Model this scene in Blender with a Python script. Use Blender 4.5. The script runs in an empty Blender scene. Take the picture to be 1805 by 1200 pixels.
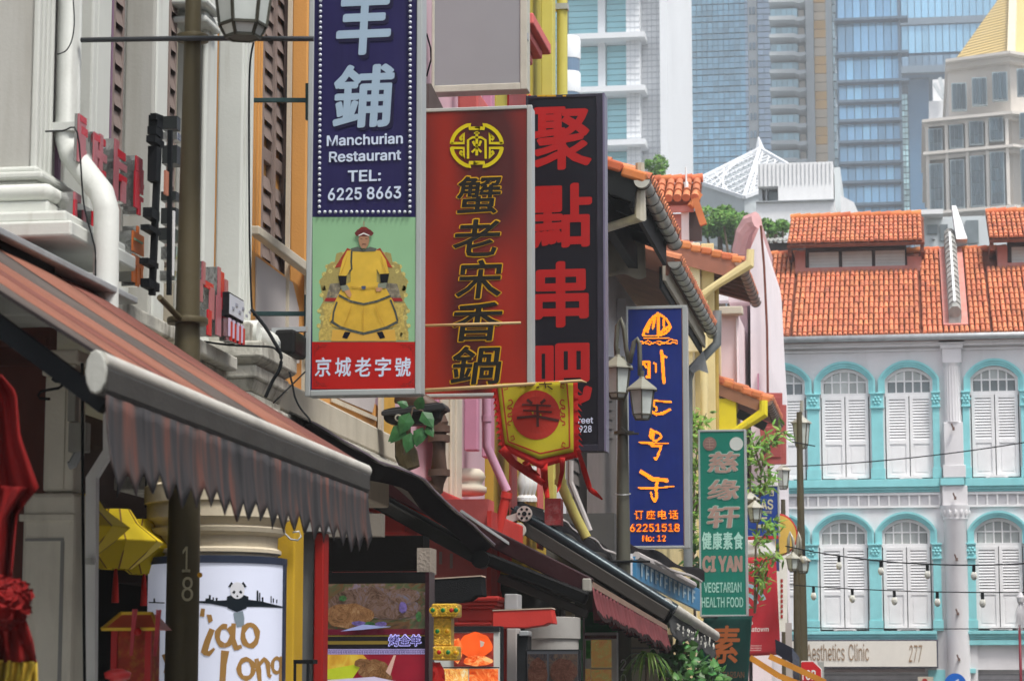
import bpy, bmesh, math, random
from mathutils import Vector, Matrix
R = random.Random(7)
sc = bpy.context.scene
COL = sc.collection
# ---------------------------------------------------------------- camera
F = 4500.0                                   # focal length in pixels of the 1805 px photograph
PITCH = math.atan(630 / F)
YAW = math.atan(707.5 / F * math.cos(PITCH))
CAM = Vector((0, 0, 1.6))
cd = bpy.data.cameras.new('camera'); cam = bpy.data.objects.new('camera', cd); COL.objects.link(cam)
cam.location = CAM; cam.rotation_euler = (math.pi / 2 + PITCH, 0, YAW)
cd.lens = 36 * F / 1805; cd.sensor_width = 36; cd.clip_start = .1; cd.clip_end = 4000
cd.dof.use_dof = True; cd.dof.focus_distance = 20.5; cd.dof.aperture_fstop = 7.5
sc.camera = cam
# ---------------------------------------------------------------- light
SUN_EL, SUN_AZ = math.radians(62), math.radians(132)      # bright overcast, glow high behind the camera and to the right
w = bpy.data.worlds.new('World'); sc.world = w; w.use_nodes = True
nt = w.node_tree; nt.nodes.clear()
sky = nt.nodes.new('ShaderNodeTexSky'); sky.sky_type = 'NISHITA'; sky.sun_disc = False
sky.sun_elevation = SUN_EL; sky.sun_rotation = SUN_AZ; sky.dust_density = 3.0; sky.air_density = 1.0; sky.ozone_density = 1.0
hs = nt.nodes.new('ShaderNodeHueSaturation'); hs.inputs['Saturation'].default_value = .42
bg = nt.nodes.new('ShaderNodeBackground'); bg.inputs[1].default_value = .10
wo = nt.nodes.new('ShaderNodeOutputWorld')
nt.links.new(sky.outputs[0], hs.inputs['Color']); nt.links.new(hs.outputs[0], bg.inputs[0]); nt.links.new(bg.outputs[0], wo.inputs[0])
ld = bpy.data.lights.new('sun', 'SUN'); ld.energy = 1.5; ld.angle = math.radians(14); ld.color = (1, .96, .9)
sun = bpy.data.objects.new('sun', ld); COL.objects.link(sun)
sd = Vector((math.cos(SUN_EL) * math.sin(SUN_AZ), math.cos(SUN_EL) * math.cos(SUN_AZ), math.sin(SUN_EL)))
sun.rotation_euler = sd.to_track_quat('Z', 'Y').to_euler(); sun.location = (8, -8, 30)
sc.view_settings.view_transform = 'Standard'; sc.view_settings.look = 'None'
sc.view_settings.exposure = 1.25; sc.view_settings.gamma = 1
sc.cycles.max_bounces = 6; sc.cycles.volume_bounces = 0; sc.cycles.use_denoising = True
HAZE = .0008
# ---------------------------------------------------------------- pixel rays -> points in the world
cy_, sy_, cp_, sp_ = math.cos(YAW), math.sin(YAW), math.cos(PITCH), math.sin(PITCH)
_f = Vector((-sy_ * cp_, cy_ * cp_, sp_)); _r = Vector((cy_, sy_, 0)); _u = Vector((sy_ * sp_, -cy_ * sp_, cp_))
def ray(px, py): return _f + _r * ((px - 902.5) / F) + _u * ((600 - py) / F)
def aY(px, py, Y): d = ray(px, py); return CAM + d * (Y / d.y)
def aX(px, py, X): d = ray(px, py); return CAM + d * (X / d.x)
# ---------------------------------------------------------------- materials
def N(nt, t, **k):
    n = nt.nodes.new(t)
    for a, b in k.items(): setattr(n, a, b)
    return n
MATS = {}
def mat(name, col, rough=.65, metal=0, var=.12, sc_=4, dirt=0, dcol=(.05, .045, .04), bump=.15, emit=0, rnd=None, rv=.2,
        streak=(7, 7, .9), spec=.25, fine=60, dthr=.5, coat=0, hue=0, alpha=None, fib=0):
    if name in MATS: return MATS[name]
    m = bpy.data.materials.new(name); m.use_nodes = True; t = m.node_tree; L = t.links
    b = t.nodes['Principled BSDF']; b.inputs['Roughness'].default_value = rough; b.inputs['Metallic'].default_value = metal
    b.inputs['Specular IOR Level'].default_value = spec * (.25 if max(col) < .045 and rough > .4 else 1); b.inputs['Coat Weight'].default_value = coat
    g = N(t, 'ShaderNodeNewGeometry')
    n1 = N(t, 'ShaderNodeTexNoise'); n1.inputs['Scale'].default_value = sc_; n1.inputs['Detail'].default_value = 5
    L.new(g.outputs['Position'], n1.inputs['Vector'])
    mr = N(t, 'ShaderNodeMapRange'); mr.inputs[1].default_value = .25; mr.inputs[2].default_value = .75
    mr.inputs[3].default_value = 1 - var; mr.inputs[4].default_value = 1 + var
    L.new(n1.outputs['Fac'], mr.inputs[0])
    val = mr.outputs[0]
    if rnd:
        if rnd == 'obj': s = N(t, 'ShaderNodeObjectInfo').outputs['Random']
        else: s = g.outputs['Random Per Island']
        r2 = N(t, 'ShaderNodeMapRange'); r2.inputs[3].default_value = 1 - rv; r2.inputs[4].default_value = 1 + rv; L.new(s, r2.inputs[0])
        mm = N(t, 'ShaderNodeMath', operation='MULTIPLY'); L.new(val, mm.inputs[0]); L.new(r2.outputs[0], mm.inputs[1]); val = mm.outputs[0]
    hv = N(t, 'ShaderNodeHueSaturation'); hv.inputs['Color'].default_value = (*col, 1); L.new(val, hv.inputs['Value'])
    if rnd and hue:
        r3 = N(t, 'ShaderNodeMapRange'); r3.inputs[3].default_value = .5 - hue; r3.inputs[4].default_value = .5 + hue
        ml = N(t, 'ShaderNodeMath', operation='MULTIPLY'); ml.inputs[1].default_value = 7.31; L.new(s, ml.inputs[0])
        fr = N(t, 'ShaderNodeMath', operation='FRACT'); L.new(ml.outputs[0], fr.inputs[0]); L.new(fr.outputs[0], r3.inputs[0]); L.new(r3.outputs[0], hv.inputs['Hue'])
    out = hv.outputs[0]
    if dirt:
        mp = N(t, 'ShaderNodeMapping'); mp.inputs['Scale'].default_value = streak; L.new(g.outputs['Position'], mp.inputs[0])
        n2 = N(t, 'ShaderNodeTexNoise'); n2.inputs['Scale'].default_value = 1; n2.inputs['Detail'].default_value = 6; n2.inputs['Roughness'].default_value = .65
        L.new(mp.outputs[0], n2.inputs['Vector'])
        m2 = N(t, 'ShaderNodeMapRange'); m2.inputs[1].default_value = dthr; m2.inputs[2].default_value = dthr + .25; m2.inputs[4].default_value = dirt
        L.new(n2.outputs['Fac'], m2.inputs[0])
        mx = N(t, 'ShaderNodeMix', data_type='RGBA'); mx.inputs[7].default_value = (*dcol, 1)
        L.new(m2.outputs[0], mx.inputs[0]); L.new(out, mx.inputs[6]); out = mx.outputs[2]
    L.new(out, b.inputs['Base Color'])
    if emit:
        L.new(out, b.inputs['Emission Color']); b.inputs['Emission Strength'].default_value = emit
    if bump:
        n3 = N(t, 'ShaderNodeTexNoise'); n3.inputs['Scale'].default_value = fine; n3.inputs['Detail'].default_value = 4
        L.new(g.outputs['Position'], n3.inputs['Vector'])
        bp = N(t, 'ShaderNodeBump'); bp.inputs['Strength'].default_value = bump; bp.inputs['Distance'].default_value = .01
        L.new(n3.outputs['Fac'], bp.inputs['Height']); L.new(bp.outputs[0], b.inputs['Normal'])
    if alpha is not None: b.inputs['Alpha'].default_value = alpha
    MATS[name] = m; return m
# ---------------------------------------------------------------- mesh building
WLOC = {}
def root(name, loc, label, cat, group=None):
    o = bpy.data.objects.new(name, None); COL.objects.link(o); o.location = loc; o.empty_display_size = .2
    WLOC[o.name] = Vector(loc); o['label'] = label; o['category'] = cat
    if group: o['group'] = group
    return o
def tag(o, label, cat, group=None):
    o['label'] = label; o['category'] = cat
    if group: o['group'] = group
    return o
class MB:
    def __init__(s): s.v = []; s.f = []; s.m = []; s.k = 0
    def add(s, vs, fs):
        n = len(s.v); s.v += [Vector(a) for a in vs]; s.f += [tuple(i + n for i in f) for f in fs]; s.m += [s.k] * len(fs); return s
    def box(s, a, b):
        x0, x1 = sorted((a[0], b[0])); y0, y1 = sorted((a[1], b[1])); z0, z1 = sorted((a[2], b[2]))
        return s.add([(x0, y0, z0), (x1, y0, z0), (x1, y1, z0), (x0, y1, z0), (x0, y0, z1), (x1, y0, z1), (x1, y1, z1), (x0, y1, z1)],
                     [(0, 3, 2, 1), (4, 5, 6, 7), (0, 1, 5, 4), (1, 2, 6, 5), (2, 3, 7, 6), (3, 0, 4, 7)])
    def hexa(s, p): # 8 points: bottom 4 ccw, top 4
        return s.add(p, [(0, 3, 2, 1), (4, 5, 6, 7), (0, 1, 5, 4), (1, 2, 6, 5), (2, 3, 7, 6), (3, 0, 4, 7)])
    def prism(s, pts, d): # planar polygon (list of 3D) extruded by vector d
        n = len(pts); d = Vector(d); p = [Vector(q) for q in pts]
        nrm = Vector((0, 0, 0))
        for i in range(n): nrm += p[i].cross(p[(i + 1) % n])
        if nrm.dot(d) > 0: p.reverse()
        return s.add(p + [q + d for q in p], [tuple(range(n)), tuple(range(2 * n - 1, n - 1, -1))] + [((i + 1) % n, i, n + i, n + (i + 1) % n) for i in range(n)])
    def bar(s, a, b, w, h, up=(0, 0, 1)): # beam from a to b with section w x h
        a, b = Vector(a), Vector(b); d = (b - a).normalized(); up = Vector(up)
        sd_ = d.cross(up)
        if sd_.length < 1e-4: sd_ = d.cross(Vector((1, 0, 0)))
        sd_.normalize(); u2 = sd_.cross(d).normalized(); p = []
        for c in (a, b): p.append([c + sd_ * (w / 2 * i) + u2 * (h / 2 * j) for i, j in ((-1, -1), (1, -1), (1, 1), (-1, 1))])
        return s.add(p[0] + p[1], [(0, 1, 2, 3), (7, 6, 5, 4), (1, 0, 4, 5), (2, 1, 5, 6), (3, 2, 6, 7), (0, 3, 7, 4)])
    def tube(s, pts, r, n=10, caps=True, r2=None, sq=False):
        pts = [Vector(p) for p in pts]; k = len(pts); rings = []
        d0 = (pts[1] - pts[0]).normalized(); ref = Vector((0, 0, 1)) if abs(d0.z) < .9 else Vector((0, 1, 0))
        for i, p in enumerate(pts):
            d = (pts[min(i + 1, k - 1)] - pts[max(i - 1, 0)]).normalized()
            a = d.cross(ref)
            if a.length < .05: a = d.cross(Vector((0, 1, .01)))
            a.normalize(); b = a.cross(d)
            rr = r if not isinstance(r, (list, tuple)) else r[i]
            mit = 1.0
            if 0 < i < k - 1:
                c = (pts[i] - pts[i - 1]).normalized().dot(d); mit = 1 / max(c, .5)
            rings.append([p + (a * math.cos(2 * math.pi * (j + .5) / n) + b * math.sin(2 * math.pi * (j + .5) / n)) * rr * (mit if sq else 1) for j in range(n)])
        vs = [v for q in rings for v in q]; fs = []
        for i in range(k - 1):
            for j in range(n): fs.append((i * n + j, i * n + (j + 1) % n, (i + 1) * n + (j + 1) % n, (i + 1) * n + j))
        if caps: fs += [tuple(reversed(range(n))), tuple(range((k - 1) * n, k * n))]
        return s.add(vs, [tuple(reversed(f)) for f in fs])
    def lathe(s, c, prof, n=20, ax=(0, 0, 1)): # prof: (r,h)
        c = Vector(c); ax = Vector(ax).normalized(); a = ax.orthogonal().normalized(); b = ax.cross(a); vs = []; fs = []
        for r, h in prof:
            for j in range(n):
                t = 2 * math.pi * (j + .5) / n; vs.append(c + ax * h + (a * math.cos(t) + b * math.sin(t)) * r)
        for i in range(len(prof) - 1):
            for j in range(n): fs.append((i * n + j, i * n + (j + 1) % n, (i + 1) * n + (j + 1) % n, (i + 1) * n + j))
        fs += [tuple(reversed(range(n))), tuple(range((len(prof) - 1) * n, len(prof) * n))]
        return s.add(vs, fs)
    def grid(s, fn, nu, nv, thick=None): # surface; thick: offset vector for the back side
        vs = [Vector(fn(i / nu, j / nv)) for j in range(nv + 1) for i in range(nu + 1)]
        q = lambda i, j: j * (nu + 1) + i
        fs = [(q(i, j), q(i + 1, j), q(i + 1, j + 1), q(i, j + 1)) for j in range(nv) for i in range(nu)]
        if thick is None: return s.add(vs, fs)
        t = Vector(thick); n = len(vs); vb = [v + t for v in vs]; fb = [tuple(reversed([a + n for a in f])) for f in fs]
        bd = [q(i, 0) for i in range(nu + 1)] + [q(nu, j) for j in range(1, nv + 1)] + [q(i, nv) for i in range(nu - 1, -1, -1)] + [q(0, j) for j in range(nv - 1, 0, -1)]
        fe = [(bd[(i + 1) % len(bd)], bd[i], bd[i] + n, bd[(i + 1) % len(bd)] + n) for i in range(len(bd))]
        return s.add(vs + vb, fs + fb + fe)
    def build(s, name, m, parent=None, smooth=False, bevel=0, stuff=False, struct=False, org=None, auto=False):
        me = bpy.data.meshes.new(name)
        lo = Vector([min(v[i] for v in s.v) for i in range(3)]); hi = Vector([max(v[i] for v in s.v) for i in range(3)])
        c = (lo + hi) / 2
        if parent is None and org is None: c.z = lo.z
        if org is not None: c = Vector(org)
        me.from_pydata([v - c for v in s.v], [], s.f); 
        ms = m if isinstance(m, (list, tuple)) else [m]
        for q in ms: me.materials.append(q)
        if len(ms) > 1: me.polygons.foreach_set('material_index', s.m)
        if smooth: me.polygons.foreach_set('use_smooth', [True] * len(me.polygons))
        me.update()
        if smooth and auto: me.set_sharp_from_angle(angle=math.radians(38))
        o = bpy.data.objects.new(name, me); COL.objects.link(o)
        pw = WLOC[parent.name] if parent else Vector((0, 0, 0))
        o.location = c - pw; WLOC[o.name] = c
        if parent: o.parent = parent
        if bevel:
            bv = o.modifiers.new('bevel', 'BEVEL'); bv.width = bevel; bv.segments = 2; bv.limit_method = 'ANGLE'; bv.angle_limit = math.radians(40)
        if stuff: o['kind'] = 'stuff'
        if struct: o['kind'] = 'structure'
        return o
def dup(o, parent, wloc, rot=None, scale=None):
    c = o.copy(); COL.objects.link(c); c.parent = parent; wloc = Vector(wloc)
    c.location = wloc - (WLOC[parent.name] if parent else Vector((0, 0, 0))); WLOC[c.name] = wloc
    if rot: c.rotation_euler = rot
    if scale: c.scale = scale
    return c
def kids(o): return [c for c in bpy.data.objects if c.parent == o]
CH = {}
def copy_tree(o, loc=None, parent=None, label=None, rz=None, allobjs=None):
    allobjs = allobjs or list(COL.objects)
    c = o.copy(); COL.objects.link(c)
    if parent: c.parent = parent
    if loc is not None: c.location = loc; WLOC[c.name] = Vector(loc)
    if label: c['label'] = label
    if rz is not None: c.rotation_euler = (0, 0, rz)
    for ch in allobjs:
        if ch.parent == o: copy_tree(ch, None, c, None, None, allobjs)
    return c
# ---------------------------------------------------------------- lettering (real flat lettering, thin solid)
TC = {}
try: import os; FONT = bpy.data.fonts.load(os.path.join(bpy.utils.system_resource('DATAFILES'), 'fonts', 'Inter.woff2'))   # typeface shipped with Blender
except Exception: FONT = None
def glyph(s, bold=0.0, shear=0.0):
    key = (s, bold, shear)
    if key in TC: return TC[key]
    cu = bpy.data.curves.new('t', 'FONT'); cu.body = s
    if FONT and s.isascii(): cu.font = FONT
    cu.offset = bold; cu.shear = shear; cu.resolution_u = 2; cu.extrude = .02
    ob = bpy.data.objects.new('t', cu)
    me = bpy.data.meshes.new_from_object(ob)
    vs = [v.co.copy() for v in me.vertices]; fs = [tuple(p.vertices) for p in me.polygons]
    bpy.data.objects.remove(ob); bpy.data.curves.remove(cu); bpy.data.meshes.remove(me)
    TC[key] = (vs, fs); return TC[key]
def put_text(mb, s, O, U, V, bold=0, shear=0, th=.0012):
    """fit string s into the parallelogram with lower-left O, width vector U, height vector V"""
    embold = bold if bold > .015 else 0
    vs, fs = glyph(s, 0 if embold else bold, shear)
    x0 = min(v.x for v in vs); x1 = max(v.x for v in vs); y0 = min(v.y for v in vs); y1 = max(v.y for v in vs)
    z1 = max(abs(v.z) for v in vs) or 1
    O, U, V = Vector(O), Vector(U), Vector(V); n = U.cross(V).normalized()
    bx = embold * (.85 if embold > .03 else .6); by = embold * .55; k = 10 if embold else 1     # heavy strokes: copies spread over a slanted ellipse, stacked 0.2 mm apart
    W_, H_ = x1 - x0 + 2 * bx, y1 - y0 + 2 * by
    for i in range(k):
        t = 2 * math.pi * i / k; dx, dy = (bx * math.cos(t), by * math.sin(t) + .25 * bx * math.cos(t)) if embold else (0, 0)
        mb.add([O + U * ((v.x - x0 + bx + dx) / W_) + V * ((v.y - y0 + by + dy) / H_) + n * (v.z / z1 * th + i * .0001) for v in vs], fs)
    return mb
def tY(mb, s, px0, py0, px1, py1, Y, bold=0, shear=0, th=.0012):
    """text whose box in the photo is px0..px1, py0 (top)..py1 (bottom), on the plane y=Y facing the street end"""
    a = aY(px0, py1, Y); b = aY(px1, py1, Y); c = aY(px0, py0, Y)
    U = b - a; V = c - a; U.z = 0; V.x = 0
    return put_text(mb, s, a, U, V, bold, shear, th)
def rows(mb, pts, Y, w=1, th=.004, off=0):
    """stroke ribbon through pixel points on plane Y; w px width or list"""
    P = [aY(x, y, Y) for x, y in pts]; n = len(P)
    ws = w if isinstance(w, (list, tuple)) else [w] * n
    L_, R_ = [], []
    for i in range(n):
        d = (P[min(i + 1, n - 1)] - P[max(i - 1, 0)]); d.y = 0; d.normalize(); nn = Vector((-d.z, 0, d.x)); h = ws[i] * Y / F / 2
        L_.append(P[i] + nn * h); R_.append(P[i] - nn * h)
    for i in range(n - 1):
        mb.prism([L_[i], L_[i + 1], R_[i + 1], R_[i]], (0, -th, 0))
    return mb
def poly(mb, pts, Y, th=.004):
    return mb.prism([aY(x, y, Y) for x, y in pts], (0, -th, 0))
def disc(mb, px, py, r, Y, th=.004, n=20, ry=None):
    return poly(mb, [(px + r * math.cos(2 * math.pi * i / n), py + (ry or r) * math.sin(2 * math.pi * i / n)) for i in range(n)], Y, th)
# ================================================================= materials of the setting
M_asph = mat('asphalt', (.05, .05, .052), .9, var=.2, sc_=2)
M_pave = mat('paving', (.3, .29, .27), .85)
M_fgrey = mat('far_render_grey', (.70, .69, .70), .8, dirt=.35, dcol=(.42, .41, .40), var=.06, sc_=1.2, streak=(2, 2, .4), bump=.08)
M_turq = mat('turquoise_paint', (.26, .62, .645), .6, var=.08, dirt=.2, dcol=(.07, .33, .36), streak=(3, 3, .6), bump=.1)
M_white = mat('white_paint', (.8, .8, .8), .6, var=.05, rnd='obj', rv=.04, dirt=.15, dcol=(.5, .5, .48), streak=(4, 4, .6), bump=.08)
M_tile = mat('terracotta_tile', (.58, .20, .10), .8, var=.18, sc_=2.5, rnd='island', rv=.16, hue=.006, dirt=.7, dcol=(.17, .075, .05), streak=(2.2, 2.2, 1.2), dthr=.52, bump=.3, fine=25)
M_tilep = mat('terracotta_ridge', (.62, .19, .075), .8, var=.15, sc_=3, rnd='obj', rv=.15, hue=.01, bump=.3, fine=25)
M_tilebed = mat('tile_bed', (.16, .05, .03), .9, var=.3)
M_pinkfl = mat('pink_flashing', (.62, .24, .2), .7, var=.1, dirt=.35, dcol=(.62, .42, .38), streak=(2, 2, .8))
M_dglass = mat('dark_window_glass', (.16, .19, .2), .12, var=.3, sc_=1.3, bump=0, spec=.6)
M_cglass = mat('curtained_glass', (.42, .45, .44), .15, var=.2, sc_=1.5, bump=0, rnd='obj', rv=.3, dirt=.5, dcol=(.16, .18, .19), streak=(5, 5, .5))
M_gutter = mat('grey_gutter_metal', (.4, .42, .43), .45, metal=.3, var=.15, dirt=.4, dcol=(.14, .13, .12), streak=(3, 3, 2))
M_darkwood = mat('dark_brown_wood', (.06, .042, .04), .6, var=.3)
M_concrete = mat('weathered_concrete', (.33, .33, .31), .9, var=.3, dirt=.6, dcol=(.07, .07, .065), streak=(3, 3, 2), sc_=3)
# ================================================================= ground
def slab(name, a, b, m, z):
    mb = MB(); mb.add([(a[0], a[1], z), (b[0], a[1], z), (b[0], b[1], z), (a[0], b[1], z)], [(0, 1, 2, 3)]); return mb.build(name, m, struct=True)
slab('ground', (-1500, -300), (1500, 2500), mat('ground_earth', (.12, .12, .11), .95), -.016)
slab('road', (-2.2, -40), (5.2, 64), M_asph, -.008)
slab('cross_road', (-40, 60), (60, 66), mat('asphalt_b', (.055, .055, .057), .9, var=.2, sc_=2), -.004)
MB().box((-9, -10, -.02), (-2.2, 60, .12)).build('pavement', M_pave, struct=True)
MB().box((-40, 66, -.02), (60, 80, .13)).build('far_pavement', M_pave, struct=True)
mb = MB()
for y in range(-20, 58, 4): mb.add([(1.4, y, -.004), (1.55, y, -.004), (1.55, y + 2, -.004), (1.4, y + 2, -.004)], [(0, 1, 2, 3)])
mb.build('lane_markings', M_white, struct=True)
# ================================================================= the turquoise and grey corner building at the street's end
FYP = 68.0
def FX(px, Y=FYP): return aY(px, 700, Y).x
def FZ(py, Y=FYP): return aY(1560, py, Y).z
far = root('shophouse', (FX(1680), FYP, 0), 'pale grey shophouse with turquoise arched window surrounds and white shutters, closing the street', 'building')
def fbox(mb, p0, q0, p1, q1, y0, y1): return mb.box((FX(p0), FYP + y0, FZ(q0)), (FX(p1), FYP + y1, FZ(q1)))
XL, XR = 1290, 2130
UP = [1377, 1489, 1602, 1753, 1865, 1977]; LO = [1370, 1482, 1592, 1753, 1865, 1977]
def arch_pts(c, hw, spring, top, n=14):
    # segmental arch from left spring to right spring in pixel units
    s = spring - top; rr = (hw * hw + s * s) / (2 * s); a = math.asin(min(1, hw / rr)) if s < hw else math.pi / 2
    cyy = top + rr; return [(c + rr * math.sin(t), cyy - rr * math.cos(t)) for t in [(-a + 2 * a * i / n) for i in range(n + 1)]]
def FP(px, py, dy=0): return Vector((FX(px), FYP + dy, FZ(py)))
wall = MB()
def storey(cs, top, bot, sill, spring, atop, hw=43):
    xs = [XL] + [(a + b) / 2 for a, b in zip(cs, cs[1:])] + [XR]
    for i, c in enumerate(cs):
        l, r = xs[i], xs[i + 1]
        ar = arch_pts(c, hw, spring, atop)
        wall.prism([FP(l, spring)] + [FP(c - hw, spring)] + [FP(*p) for p in ar[1:-1]] + [FP(c + hw, spring), FP(r, spring), FP(r, top), FP(l, top)], (0, .4, 0))
        fbox(wall, l, spring, c - hw, sill, 0, .4); fbox(wall, c + hw, spring, r, sill, 0, .4)
        fbox(wall, l, sill, r, bot, 0, .4)
storey(UP, 596, 880, 845, 668, 648); storey(LO, 880, 1136, 1112, 935, 914)
# ground floor: piers and the openings
for p0, p1 in ((XL, 1380), (1640, 1712), (1985, 2060)): fbox(wall, p0, 1136, p1, 1330, 0, .5)
fbox(wall, XL, 1136, XR, 1180, .05, .4)
wall.build('front_wall', M_fgrey, far)
MB().box((FX(XL), FYP + .41, 0), (FX(XR), FYP + 11, FZ(600))).build('rear_block', M_dglass, far)
shop_grey = mat('shutter_grey', (.42, .42, .44), .6)
mb = MB()
for q in range(1180, 1330, 9): fbox(mb, 1381, q, 1639, q + 8, .25, .3); fbox(mb, 1713, q, 1984, q + 8, .25, .3)
mb.build('roller_shutter', shop_grey, far)
# mouldings and bands
mb = MB()
for q0, q1, d in ((603, 608, .3), (608, 613, .2), (617, 620, .06)): fbox(mb, XL, q0, XR, q1, -d, -.003)
mb.build('cornice', M_fgrey, far)
t_ = MB(); t_.tube([(FX(XL), FYP - .42, FZ(599)), (FX(XR), FYP - .42, FZ(599))], .09, 10); t_.build('gutter', M_gutter, far, smooth=True)
mb = MB()
for l, r in ((XL, 1653), (1697, 2030)):
    mb = MB(); fbox(mb, l, 845, r, 859, -.16, -.003); fbox(mb, l, 859, r, 864, -.1, -.003); fbox(mb, l, 864, r, 868, -.05, -.003); mb.build('turquoise_ledge', M_turq, far, bevel=.012)
mb = MB(); fbox(mb, 1654, 845, 1696, 857, -.26, -.2); mb.build('turquoise_collar', M_turq, far)
for l, r in ((XL, 1642), (1696, 2030)):
    mb = MB(); fbox(mb, l, 1112, r, 1118, -.16, -.003); fbox(mb, l, 1118, r, 1123, -.11, -.003); fbox(mb, l, 1123, r, 1127, -.07, -.003); mb.build('turquoise_ledge', M_turq, far, bevel=.012)
for b in ((1696, 1128, 2030, 1137, .1), (1625, 1180, 1655, 1200, .03), (1680, 1178, 1708, 1186, .1)):
    mb = MB(); fbox(mb, b[0], b[1], b[2], b[3], -b[4], -.003); mb.build('turquoise_trim', M_turq, far, bevel=.01)
M_tilesq = mat('grey_tile_square', (.5, .5, .52), .7, rnd='obj', rv=.06)
def tband(l, r, n):
    mb = MB(); p = (r - l) / n
    fbox(mb, l, 869, r, 873, -.06, -.003); fbox(mb, l, 891, r, 895, -.06, -.003)
    for i in range(n + 1): fbox(mb, l + i * p - 1.5, 873, l + i * p + 1.5, 891, -.05, -.003)
    mb.build('tile_band_frame', M_white, far)
    sq = None
    for i in range(n):
        if sq is None:
            m2 = MB(); fbox(m2, l + i * p + 2, 874, l + i * p + p - 2, 890, -.02, -.004); sq = m2.build('square_tile', M_tilesq, far); x0 = WLOC[sq.name]
        else: dup(sq, far, (x0.x + (FX(l + i * p) - FX(l)), x0.y, x0.z))
tband(1386, 1652, 15); tband(1700, 2020, 18)
# pilasters
def pil(c):
    mb = MB()
    fbox(mb, c - 24, 603, c + 24, 610, -.3, -.004); fbox(mb, c - 20, 610, c + 20, 618, -.22, -.004); fbox(mb, c - 17, 618, c + 17, 643, -.18, -.004)
    mb.build('pilaster_capital', M_fgrey, far, bevel=.015); mb = MB(); fbox(mb, c - 17, 747, c + 17, 822, -.2, -.004); fbox(mb, c - 20, 822, c + 20, 844, -.24, -.004)
    mb.build('pilaster_plinth', M_fgrey, far, bevel=.015); mb = MB(); fbox(mb, c - 22, 858, c + 22, 893, -.2, -.004); mb.build('pilaster_block', M_fgrey, far, bevel=.015)
    mb = MB(); X = FX(c); r = 14 * 68 / F
    mb.lathe((X, FYP - .03, FZ(747)), [(r * 1.05, 0), (r, .06), (r * .96, FZ(648) - FZ(747)), (r * 1.2, FZ(643) - FZ(747))], 16)
    for k in range(9):
        t = math.pi + math.pi * (k + .5) / 9; mb.tube([(X + r * math.cos(t), FYP - .03 + r * math.sin(t), FZ(744)), (X + r * .96 * math.cos(t), FYP - .03 + r * .96 * math.sin(t), FZ(650))], .014, 5)
    mb.build('fluted_shaft', M_fgrey, far, smooth=True, auto=True)
    mb = MB(); r = 20 * 68 / F
    mb.lathe((X, FYP, 0), [(r * 1.12, 0), (r * 1.1, .5), (r, .6), (r * .98, FZ(920)), (r * 1.1, FZ(916)), (r * 1.08, FZ(913)), (r * 1.25, FZ(900)), (r * 1.3, FZ(893))], 20)
    for k in range(7):
        t = math.pi + math.pi * (k + .5) / 7; cx, cyy = X + r * 1.13 * math.cos(t), FYP + r * 1.13 * math.sin(t)
        mb.lathe((cx, cyy, FZ(912)), [(.02, 0), (.05, .06), (.06, .14), (.03, .2)], 6)
    mb.build('round_column', M_fgrey, far, smooth=True, auto=True)
    for q in (757, 878, 985, 1080, 1160):
        mb = MB(); mb.box((X - .03, FYP - .42, FZ(q + 5)), (X + .03, FYP - .25, FZ(q))); mb.bar((X, FYP - .35, FZ(q + 4)), (X - .05, FYP - .42, FZ(q - 6)), .03, .03)
        mb.build('bracket', mat('rust_bracket', (.16, .1, .08), .8), far)
pil(1679); pil(2030)
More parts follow.
